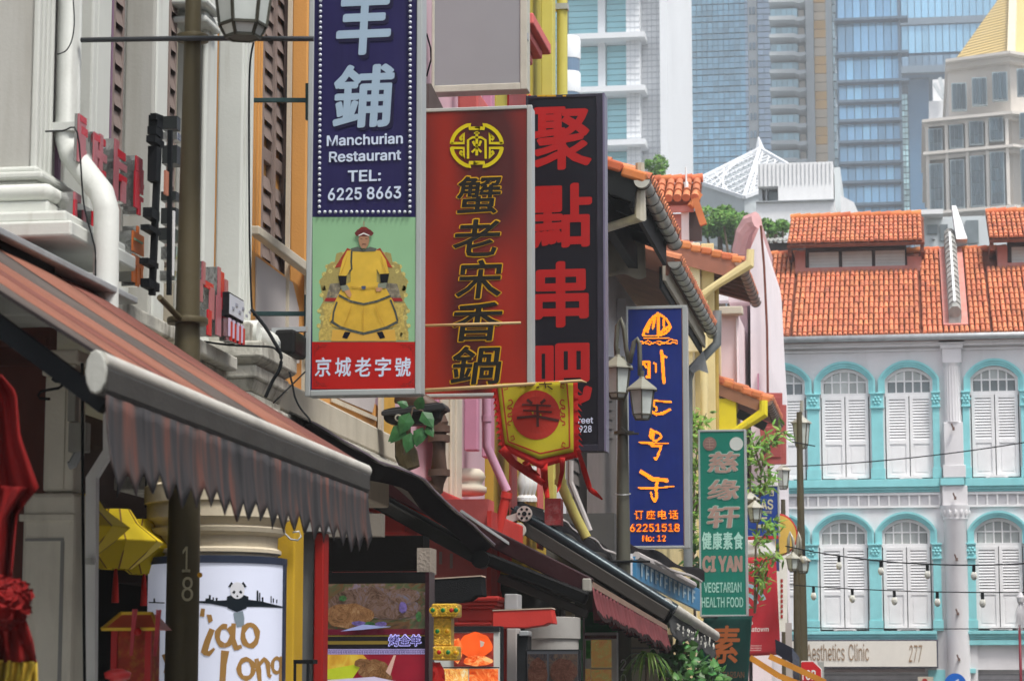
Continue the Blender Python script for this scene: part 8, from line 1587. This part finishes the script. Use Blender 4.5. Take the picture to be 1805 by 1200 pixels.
P(lambda m: m.grid(lambda u, v: aY(898 + 200 * u + 3 * math.sin(u * 25), 886 + 112 * u - 10 * v + 5 * math.sin(u * 21 + v * 4) * (1 - v) - 14 * math.sin(math.pi * u) * v, 25.9 + 3.2 * u + .3 * v), 50, 5, (0, 0, -.01)), 'tarp', mat('black_tarp', (.022, .018, .022)), tp, smooth=True)
P(lambda m: m.tube([aY(960 + 130 * u + 2 * math.sin(u * 30), 900 + 80 * u + 3 * math.sin(u * 17), 26.2 + 2 * u) for u in [i / 24 for i in range(25)]], .016, 6), 'pale_hem', M_lgrey, tp)
t2_ = root('tarp_canopy', aY(1160, 960, 31), 'second black tarpaulin canopy above the blue fascia sign', 'canopy')
P(lambda m: m.grid(lambda u, v: aY(1066 + 176 * u, 962 + 58 * u - 26 * v * (1 - .6 * u) + 5 * math.sin(u * 15 + v * 3), 29.5 + 7 * u + .4 * v), 40, 5, (0, 0, -.01)), 'tarp', mat('black_tarp', (.022, .018, .022)), t2_, smooth=True); P(lambda m: m.tube([aY(1090 + 146 * u, 978 + 48 * u + 3 * math.sin(u * 12) - 8 * math.sin(math.pi * u), 30 + 6 * u) for u in [i / 20 for i in range(21)]], .02, 6), 'pale_hem', M_lgrey, t2_)
bf = root('fascia_sign', aY(1170, 1050, 32), 'sky blue fascia sign with worn pale lettering, seen at a steep slant', 'sign')
def bfp(u, v, e=0): q = aY(1122 + 112 * u, 980 + 58 * u + (40 - 2 * u) * v, 31.0 + 8 * u); q.x += e; return q
P(lambda m: m.grid(lambda u, v: bfp(u, v), 12, 3, (-.05, 0, 0)), 'panel', mat('sky_blue_board', (.05, .22, .42), .6, var=.15, dirt=.3, dcol=(.2, .35, .45)), bf); P(lambda m: m.tube([bfp(0, -.04), bfp(.9, -.04)], .05, 8), 'white_rail', M_lgrey, bf)
def bmk(m):
    for i in range(12):
        u = .06 + i * .073; h0, h1 = .22, .8
        m.prism([bfp(u, h1, .012), bfp(u + .018, h1, .012), bfp(u + .018, h0, .012), bfp(u, h0, .012)], (.003, 0, 0)); m.prism([bfp(u + .018, h0 + .12, .012), bfp(u + .045, h0 + .12, .012), bfp(u + .045, h0, .012), bfp(u + .018, h0, .012)], (.003, 0, 0))
        if i % 2: m.prism([bfp(u + .018, .6, .012), bfp(u + .045, .6, .012), bfp(u + .045, .5, .012), bfp(u + .018, .5, .012)], (.003, 0, 0))
P(bmk, 'pale_marks', mat('pale_blue_marks', (.35, .48, .55), .6), bf, stuff=True)
# far orange awning, bottom right of the row
oa = root('awning', aY(1390, 1170, 45), 'navy awning with orange frame bars beside the stop sign', 'awning'); M_oc = mat('orange_steel', (.60, .25, .02), .5)
for pts in ([(1322, 1158), (1372, 1190), (1410, 1205)], [(1356, 1156), (1400, 1176), (1455, 1202)]): P(lambda m: [m.bar(aY(*a, 45), aY(*b, 45), .08, .1) for a, b in zip(pts, pts[1:])], 'frame_bar', M_oc, oa)
P(lambda m: m.prism([aY(1366, 1126, 45.3), aY(1396, 1141, 45.3), aY(1398, 1162, 45.3), aY(1395, 1168, 45.3), aY(1368, 1152, 45.3)], (0, 1.2, 0)), 'navy_fabric', mat('navy_fabric', (.012, .014, .03), .8), oa); P(lambda m: m.prism([aY(1396, 1142, 45.1), aY(1409, 1158, 45.1), aY(1409, 1200, 45.1), aY(1399, 1198, 45.1)], (0, .03, 0)), 'side_flap', mat('slate_flap', (.08, .10, .15), .8, var=.3, sc_=20), oa)
P(lambda m: m.prism([aY(1355, 1157, 45.2), aY(1398, 1170, 45.2), aY(1398, 1179, 45.2), aY(1372, 1166, 45.2)], (0, .05, 0)), 'orange_fabric', M_oc, oa)
cc_ = root('concrete_post', (aY(1384, 1130, 47).x, 47, 0), 'short pale grey post beside the white board', 'post'); fb(cc_, 'shaft', M_lgrey, 1385, 1097, 1396, 1300, 47, .15)
# ---------------- ironmongery on the near facade
M_steel = mat('mirror_steel_return', (.5, .5, .5), .12, metal=.95, var=.1, bump=.4, fine=14); M_nred = mat('rose_acrylic', (.40, .13, .15), .3, var=.15); M_ndred = mat('crimson_acrylic', (.50, .015, .03), .25, var=.1); M_nor = mat('orange_acrylic', (.66, .17, .04), .4)
def channel(label, parts_, X, d, m_face, grp):
    """channel letter facing the street: strokes given as boxes in photo columns/rows on the plane x=X"""
    p0 = aX(parts_[0][0], parts_[0][1], X); rt = root('channel_letter', p0, label, 'sign letter', grp)
    for i, (l, t_, r, b) in enumerate(parts_):
        a, c_ = aX(l, t_, X), aX(r, b, X); y0, y1 = a.y, c_.y; z1 = a.z; z0 = aX(l, b, X).z; P(lambda m: m.box((X - d, y0, z0), (X - .006, y1, z1)), 'steel_return', M_steel, rt); P(lambda m: m.box((X - .005, y0, z0), (X + .002 + .0004 * i, y1, z1)), 'acrylic_face', m_face[i % len(m_face)], rt)
G_ = 'channel letters mounted on the near facade'
rr = [M_nred, M_ndred]
channel('first red channel letter from the left, beside the white pipe', [(139, 200, 150, 285), (143, 222, 154, 236), (143, 260, 152, 270), (141, 202, 152, 214)], -3.74, .02, rr, G_)
channel('second red channel letter, a ladder shape right of the pipe kink', [(166, 232, 171, 316), (166, 234, 186, 246), (168, 262, 188, 276), (168, 292, 186, 306), (176, 236, 180, 300)], -3.72, .075, rr, G_)
channel('third red channel letter with crossing strokes', [(203, 244, 208, 352), (207, 262, 221, 276), (209, 284, 223, 296), (210, 306, 223, 318), (214, 318, 221, 355)], -3.70, .075, rr, G_)
channel('fourth channel letter, deep crimson and narrow', [(240, 274, 251, 300), (238, 300, 245, 365), (245, 296, 252, 340), (240, 318, 253, 326), (240, 342, 252, 350), (243, 350, 247, 378)], -3.68, .075, [M_ndred], G_)
channel('red channel letter half hidden below the pipe kink', [(131, 338, 143, 352), (131, 350, 135, 398), (146, 370, 150, 414), (163, 372, 167, 424), (168, 374, 171, 420)], -3.74, .075, rr, G_)
channel('orange channel letter with a green bar, upper one', [(242, 398, 245, 410), (234, 406, 253, 442), (235, 436, 252, 440)], -3.68, .075, [M_nor], G_); P(lambda m: m.box(aX(236, 419, -3.672), aX(252, 431, -3.668)), 'green_bar', mat('sage_bar', (.2, .4, .28), .4), bpy.data.objects[[o.name for o in COL.objects if o.name.startswith('channel_letter')][-1]])
channel('orange channel letter shaped like a forked tree, lower one', [(234, 447, 253, 465), (234, 464, 238, 496), (241, 464, 245, 504), (248, 464, 251, 502)], -3.68, .075, [M_nor], G_)
channel('grey and red channel letter just right of the lamp post', [(352, 492, 357, 530), (362, 494, 376, 506), (370, 505, 377, 560), (366, 545, 372, 590), (357, 460, 361, 500)], -3.66, .075, rr, G_)
channel('next grey and red channel letter right of the lamp post', [(385, 470, 388, 560), (389, 478, 394, 545), (382, 520, 389, 590)], -3.66, .075, rr, G_)
channel('last grey and red channel letter before the small white box', [(397, 492, 401, 560), (393, 550, 399, 590)], -3.66, .075, rr, G_)
bxs = root('small_light_box', aX(420, 560, -3.62), 'small white box sign with faded print on the near facade', 'sign'); a, b = aX(404, 514, -3.62), aX(430, 514, -3.62); z0 = aX(404, 556, -3.62).z
P(lambda m: m.box((-3.72, a.y, z0), (-3.622, b.y, a.z)), 'box_body', M_bracket, bxs); P(lambda m: m.box((-3.621, a.y + .01, z0 + .01), (-3.616, b.y - .01, a.z - .01)), 'white_face', pr('lavender_white', (.55, .58, .66)), bxs); P(lambda m: [m.box((-3.615, a.y + .05 + .07 * i, z0 + .04 + .03 * (i % 2)), (-3.612, a.y + .09 + .07 * i, z0 + .055 + .03 * (i % 2))) for i in range(6)], 'faded_print', pr('faded_grey', (.3, .32, .4)), bxs, stuff=True)
for i, x in enumerate((404, 411, 419, 426)): channel('small pink and white sign letter below the little white box, number %s from the left' % ('one', 'two', 'three', 'four')[i], [(x, 560 + i * 4, x + 3, 592 + i * 4), (x + 2, 566 + i * 4, x + 5, 600 + i * 3)], -3.62, .06, [pr('lilac_face', (.6, .5, .68)), M_ndred], 'small pink letters under the little white box')
ir = root('iron_rack', aX(290, 500, -3.66), 'black steel angle rack bolted to the ledge just left of the lamp post', 'rack')
for a_, b_2, w_ in (((281, 205), (268, 520), .03), ((300, 230), (298, 520), .022), ((270, 205), (283, 210), .03)): P(lambda m: m.bar(aX(*a_, -3.6), aX(*b_2, -3.6), w_, w_), 'upright', M_bracket, ir)
for l, t_, r, b in ((272, 202, 287, 222), (270, 222, 288, 236), (268, 238, 290, 250), (262, 365, 282, 382), (258, 395, 284, 404), (256, 454, 280, 464), (258, 490, 282, 505), (270, 256, 284, 318)): P(lambda m: m.box(aX(l, b, -3.6) - Vector((.03, 0, 0)), Vector((-3.585, aX(r, t_, -3.585).y, aX(l, t_, -3.6).z))), 'clamp_plate', M_bracket, ir)
for (l, t_, r, b) in ((292, 210, 312, 233), (296, 241, 312, 254), (296, 264, 312, 296), (290, 342, 310, 358), (292, 372, 310, 400), (290, 408, 306, 430), (292, 440, 310, 462), (290, 482, 308, 500)): P(lambda m: m.box(aX(l, b, -3.8), Vector((-3.72, aX(r, t_, -3.72).y, aX(l, t_, -3.8).z))), 'transformer_box', M_steel if t_ % 3 else mat('dark_box', (.04, .045, .045), .3, metal=.5), ir)
P(lambda m: m.bar(aX(306, 372, -3.6), aX(304, 486, -3.6), .012, .02), 'white_strip_light', M_white, ir); P(lambda m: m.box(aX(289, 300, -3.61), Vector((-3.6, aX(298, 300, -3.6).y, aX(289, 340, -3.6).z))), 'orange_tag', mat('salmon_tag', (.5, .2, .13), .6), ir)
def cable(label, pts, r=.007, m_=None): tag(P(lambda m: m.tube(pts, r, 6), 'cable', m_ or M_bracket, None, smooth=True), label, 'cable')
def smooth_pts(pts, k=4): # Catmull-Rom
    o = []; p = [pts[0]] + pts + [pts[-1]]
    for i in range(1, len(p) - 2):
        for j in range(k): t = j / k; o.append(tuple(.5 * ((2 * p[i][c]) + (-p[i - 1][c] + p[i + 1][c]) * t + (2 * p[i - 1][c] - 5 * p[i][c] + 4 * p[i + 1][c] - p[i + 2][c]) * t * t + (-p[i - 1][c] + 3 * p[i][c] - 3 * p[i + 1][c] + p[i + 2][c]) * t ** 3) for c in range(len(p[0]))))
    return o + [pts[-1]]
cable('thick black cable draped over the stained cornice block', [aY(x, y, 13.4) for x, y in smooth_pts([(443, 545), (455, 560), (470, 580), (482, 600), (495, 625), (493, 650), (480, 672), (468, 700)])], .010)
cable('black cable running down the edge of the white pilaster', [aY(x, y, 14.0) for x, y in smooth_pts([(447, 75), (441, 110), (439, 180), (439, 300), (440, 420), (442, 500), (444, 545)])], .006)
cable('thin black cable hanging from the sign corner to the tarp', [aY(x, y, 14.3) for x, y in smooth_pts([(510, 655), (516, 680), (520, 700), (530, 720), (545, 738), (546, 745)])], .006)
cable('thin black stay rod from the ledge up to the navy sign', [aY(482, 710, 14.4), aY(538, 655, 14.6)], .005); cable('thin black cable along the top of the stained block', [aY(x, y, 13.5) for x, y in smooth_pts([(360, 602), (405, 608), (450, 610), (480, 612), (492, 622)])], .006)
cable('thin dark cable curving down the leftmost grey pilaster', [aY(x, y, 10.9) for x, y in smooth_pts([(129, 0), (131, 40), (127, 70), (118, 88), (108, 94), (101, 96)])], .003)
cable('black cable crossing behind the kinked white pipe', [aY(x, y, 10.7) for x, y in smooth_pts([(80, 232), (110, 231), (136, 233), (146, 345), (152, 380), (163, 420), (168, 445), (168, 500)])], .004)
fdl = root('floodlight', aY(515, 620, 14.6), 'black floodlight box fixed behind the lower left of the navy sign', 'lamp'); P(lambda m: m.box(aY(483, 624, 14.7), aY(541, 592, 15.0)), 'housing', mat('black_housing', (.015, .015, .015), .5), fdl, bevel=.02); P(lambda m: m.bar(aY(480, 583, 14.8), aY(541, 580, 14.8), .04, .03), 'hood', M_gutter, fdl); P(lambda m: m.lathe(aY(487, 605, 14.65), [(.022, 0), (.022, .02)], 12, (0, 1, 0)), 'knob', M_gutter, fdl)
# floodlight with vine, stump and brown pipe
fl2 = root('floodlight', aY(730, 745, 17.8), 'wide black floodlight tilted under the signs with a vine growing on it', 'lamp'); Yl = 17.8
P(lambda m: m.prism([aY(x, y, Yl) for x, y in ((674, 722), (690, 718), (772, 708), (782, 712), (784, 722), (775, 727), (772, 737), (762, 745), (700, 749), (680, 744), (676, 738))], (0, .16, 0)), 'housing', mat('black_housing', (.015, .015, .015), .5), fl2, bevel=.012); P(lambda m: m.prism([aY(x, y, Yl - .02) for x, y in ((672, 724), (780, 709), (785, 716), (785, 721), (676, 733), (671, 731))], (0, .2, 0)), 'front_frame', mat('black_housing2', (.03, .032, .035), .4), fl2, bevel=.008)
P(lambda m: m.lathe(aY(702, 736, Yl - .03), [(.026, 0), (.026, .03)], 14, (0, 1, 0)), 'bracket_ring', M_alub, fl2); P(lambda m: m.lathe(aY(702, 736, Yl - .035), [(.016, 0), (.016, .03)], 12, (0, 1, 0)), 'bracket_bolt', M_bracket, fl2)
def leafshape(m, p, d, n, L_, W_):
    d = d.normalized(); s_ = d.cross(n).normalized(); k_ = n.normalized()
    q = [p, p + d * L_ * .3 + s_ * W_ * .5 - k_ * W_ * .08, p + d * L_ * .65 + s_ * W_ * .36 - k_ * W_ * .1, p + d * L_ - k_ * L_ * .12, p + d * L_ * .65 - s_ * W_ * .36 - k_ * W_ * .1, p + d * L_ * .3 - s_ * W_ * .5 - k_ * W_ * .08, p + d * L_ * .45 + k_ * W_ * .02]
    m.add(q, [(0, 1, 6), (1, 2, 6), (2, 3, 6), (3, 4, 6), (4, 5, 6), (5, 0, 6)])
M_vine = mat('vine_leaf', (.03, .11, .035), .45, var=.3, sc_=20, bump=.1); vn = root('vine', aY(722, 780, 17.7), 'creeping vine with heart-shaped green leaves on the black floodlight', 'plant')
for x, y, dx, dy, L_ in ((722, 727, -.4, -1, .17), (744, 725, .7, -.9, .15), (735, 722, .3, .6, .12), (712, 748, -.7, -1, .16), (745, 752, -.3, -1, .15), (725, 762, -.2, -1, .15), (708, 760, -.8, -.6, .12), (752, 750, .6, -.9, .1), (720, 716, -.9, .4, .09)): P(lambda m: leafshape(m, aY(x, y, 17.65), Vector((dx, -.25, dy)), Vector((.2, -1, .3)), L_, L_ * .72), 'leaf', M_vine, vn)
P(lambda m: (m.tube([aY(728, 718, 17.72), aY(722, 745, 17.72), aY(718, 775, 17.75), aY(712, 800, 17.8)], .006, 5), m.tube([aY(728, 718, 17.72), aY(745, 724, 17.72), aY(750, 740, 17.72)], .005, 5)), 'stem', M_bark, vn)
stp = tag(P(lambda m: m.tube([aY(712, 742, 18.0), aY(710, 775, 18.0), aY(716, 800, 18.0), aY(724, 826, 18.0)], [.05, .06, .085, .07], 9), 'stump', mat('mossy_bark', (.16, .13, .07), .95, var=.5, sc_=12, bump=1, fine=30), None), 'gnarled mossy root clump below the vine', 'root')
pipe('downpipe', [aY(700, 695, 18.9), aY(738, 704, 18.9), aY(764, 722, 18.9), aY(774, 745, 18.9), aY(774, 838, 18.9), aY(768, 858, 18.9), aY(748, 872, 18.9)], .07, mat('brown_soil_pipe', (.10, .06, .045), .5, var=.15, dirt=.2), 'thick brown pipe looping down right of the black floodlight', n=16, rings=(3.12, 3.3, 3.95))
pipe('downpipe', [aY(988, 806, 25.6), aY(988, 850, 25.6), aY(1012, 905, 25.6), aY(1034, 948, 25.6)], .052, mat('bamboo_yellow_pipe', (.50, .44, .12), .5, dirt=.3, dcol=(.12, .1, .05), streak=(6, 6, 6)), 'mottled yellow pipe slanting down below the red streamers', rings=(.98,))
P(lambda m: m.tube([aY(1006, 812, 25.9), aY(1006, 850, 25.9), aY(1040, 935, 25.9)], .03, 8), 'pale_conduit', M_lgrey, None) and tag(COL.objects[-1], 'slim pale conduit beside the mottled yellow pipe', 'pipe')
brk = root('brick_stub', aY(975, 900, 25.3), 'flaking red plastered stub wall below the pennant streamers', 'wall'); fb(brk, 'stub', mat('flaking_red', (.34, .05, .05), .9, var=.4, sc_=12, dirt=.6, dcol=(.5, .42, .38), streak=(9, 9, 9), bump=.5), 960, 878, 988, 925, 25.3, .2)
cable('thin wire from the red building to the baluster', [aY(752, 60, 24), aY(760, 100, 24)], .004)
hb2 = root('lamp_post', aY(1330, 930, 43.5), 'small lantern lamp half hidden between the green sign and the leaves', 'lamp post'); q = aY(1331, 920, 43.5); lantern(hb2, q, .26, .24, M_post, rot=.3); q2 = aY(1323, 905, 43.8); lantern(hb2, q2, .26, .24, M_post, rot=.1); P(lambda m: m.tube([(aY(1309, 900, 43.6).x, 43.6, 0), (aY(1309, 900, 43.6).x, 43.6, q.z + .3), (q.x, 43.55, q.z + .36)], .05, 10), 'post', M_post, hb2)
# ---------------- greenery
M_bush = mat('yellow_green_leaf', (.13, .26, .035), .5, var=.25, sc_=8, rnd='island', rv=.45, hue=.025, bump=0); M_bushd = mat('glossy_leaf', (.05, .15, .035), .4, var=.25, sc_=8, rnd='island', rv=.4, hue=.02, bump=0)  # light yellowish green and dark green are the leaves' own colours
def shrub(label, stems, Y, n, L_, W_, m_, spread=18, cat='shrub', up=.3, name='shrub'):
    rt = root(name, (aY(stems[0][0][0], 1200, Y).x, Y, 0), label, cat)
    P(lambda m: [m.tube([aY(x, y, Y + .1 * math.sin(i + j)) for j, (x, y) in enumerate(st)], [max(.025 * (1 - j / len(st)), .006) for j in range(len(st))], 5) for i, st in enumerate(stems)], 'branches', M_bark, rt, stuff=True)
    def lf(m):
        for _ in range(n):
            st = R.choice(stems); k_ = R.uniform(.15, 1) * (len(st) - 1); i = min(int(k_), len(st) - 2); a = k_ - i; x = st[i][0] * (1 - a) + st[i + 1][0] * a; y = st[i][1] * (1 - a) + st[i + 1][1] * a
            p = aY(x + R.gauss(0, spread * .45), y + R.gauss(0, spread * .4), Y + R.gauss(0, .22)); leafshape(m, p, Vector((R.gauss(0, 1), R.gauss(0, .7), R.gauss(up, .8))), Vector((R.gauss(0, .5), -.6, R.uniform(.3, 1.2))), L_ * R.uniform(.6, 1.2), W_ * R.uniform(.7, 1.2))
    P(lf, 'leaves', m_, rt, stuff=True)
shrub('bright green feathery tree growing between the green sign and the lamp poles', [[(1330, 1080), (1332, 960), (1338, 880), (1345, 800), (1350, 765)], [(1332, 960), (1350, 940), (1372, 922)], [(1334, 900), (1322, 860), (1322, 800)], [(1336, 880), (1352, 850), (1362, 836)], [(1345, 800), (1366, 772), (1384, 758)], [(1332, 1020), (1350, 985), (1378, 980)], [(1330, 1080), (1338, 1020), (1352, 1018)], [(1342, 830), (1330, 790), (1322, 760)]], 44.5, 520, .18, .055, M_bush, 17, 'tree', name='tree')
shrub('thin bright green climber on the cream wall behind the blue sign', [[(1222, 1010), (1222, 900), (1226, 820), (1232, 760), (1245, 728)], [(1224, 860), (1216, 820), (1214, 760)], [(1222, 930), (1230, 880), (1234, 850)], [(1222, 980), (1214, 940), (1218, 900)], [(1228, 790), (1222, 745), (1216, 730)]], 45.5, 420, .20, .06, M_bush, 15, 'climber', name='climber')
shrub('dark glossy leaves climbing below the zinc pipe', [[(1225, 1090), (1222, 1030), (1216, 990), (1220, 950)], [(1222, 1040), (1234, 1000)]], 42.6, 160, .18, .08, M_bushd, 14, 'climber', name='climber')
shrub('large leafy shrub below the black valance, bottom centre', [[(1215, 1240), (1205, 1190), (1195, 1165), (1190, 1140)], [(1215, 1240), (1225, 1190), (1235, 1165)], [(1200, 1240), (1180, 1190), (1165, 1150), (1158, 1125)], [(1215, 1230), (1250, 1195), (1262, 1190)], [(1190, 1220), (1200, 1160), (1215, 1140)]], 27.6, 300, .15, .085, M_bushd, 24)
def strapplant(label, cx_, cyy, Y, n, L_):
    rt = root('strap_leaf_plant', (aY(cx_, 1250, Y).x, Y, 0), label, 'plant'); base = aY(cx_, cyy, Y)
    for i in range(n):
        a = R.uniform(0, 6.28); o_ = Vector((math.cos(a), math.sin(a) * .6, 0)); l_ = L_ * R.uniform(.7, 1.2); up = R.uniform(.2, .9); s_ = Vector((-o_.y, o_.x, 0)).normalized() * .013
        f = lambda u: base + o_ * l_ * u * .75 + Vector((0, 0, l_ * (up * u - 1.15 * u * u)))
        P(lambda m: m.add([p for k in range(7) for p in (f(k / 6) - s_ * (1 - (k / 6) ** 2) - Vector((0, 0, 0)), f(k / 6) + s_ * (1 - (k / 6) ** 2) + Vector((0, 0, .004)))], [(2 * k, 2 * k + 2, 2 * k + 3, 2 * k + 1) for k in range(6)]), 'strap_leaf', M_bush if i % 3 else M_bushd, rt, smooth=True)
    P(lambda m: m.tube([(base.x, Y, 0), base], .02, 6), 'stem', M_bark, rt)
strapplant('arching strap-leaved plant beside the pole numbered 20', 1140, 1158, 25.6, 40, .42); strapplant('tuft of long yellow green leaves under the maroon valance', 1172, 1075, 29, 14, .3)
wp = root('peeling_panel', (aY(1150, 1170, 30).x, 30, 0), 'cream screen wall behind the strap-leaved plant', 'wall'); fb(wp, 'wall_face', M_cream, 1108, 1118, 1185, 1300, 30, .1); fb(wp, 'rail', M_concrete, 1108, 1140, 1150, 1143, 29.95, .04)
for i in range(4): fb(wp, 'louvre_slot', M_concrete, 1112, 1150 + i * 9, 1140, 1152 + i * 9, 29.96, .03)
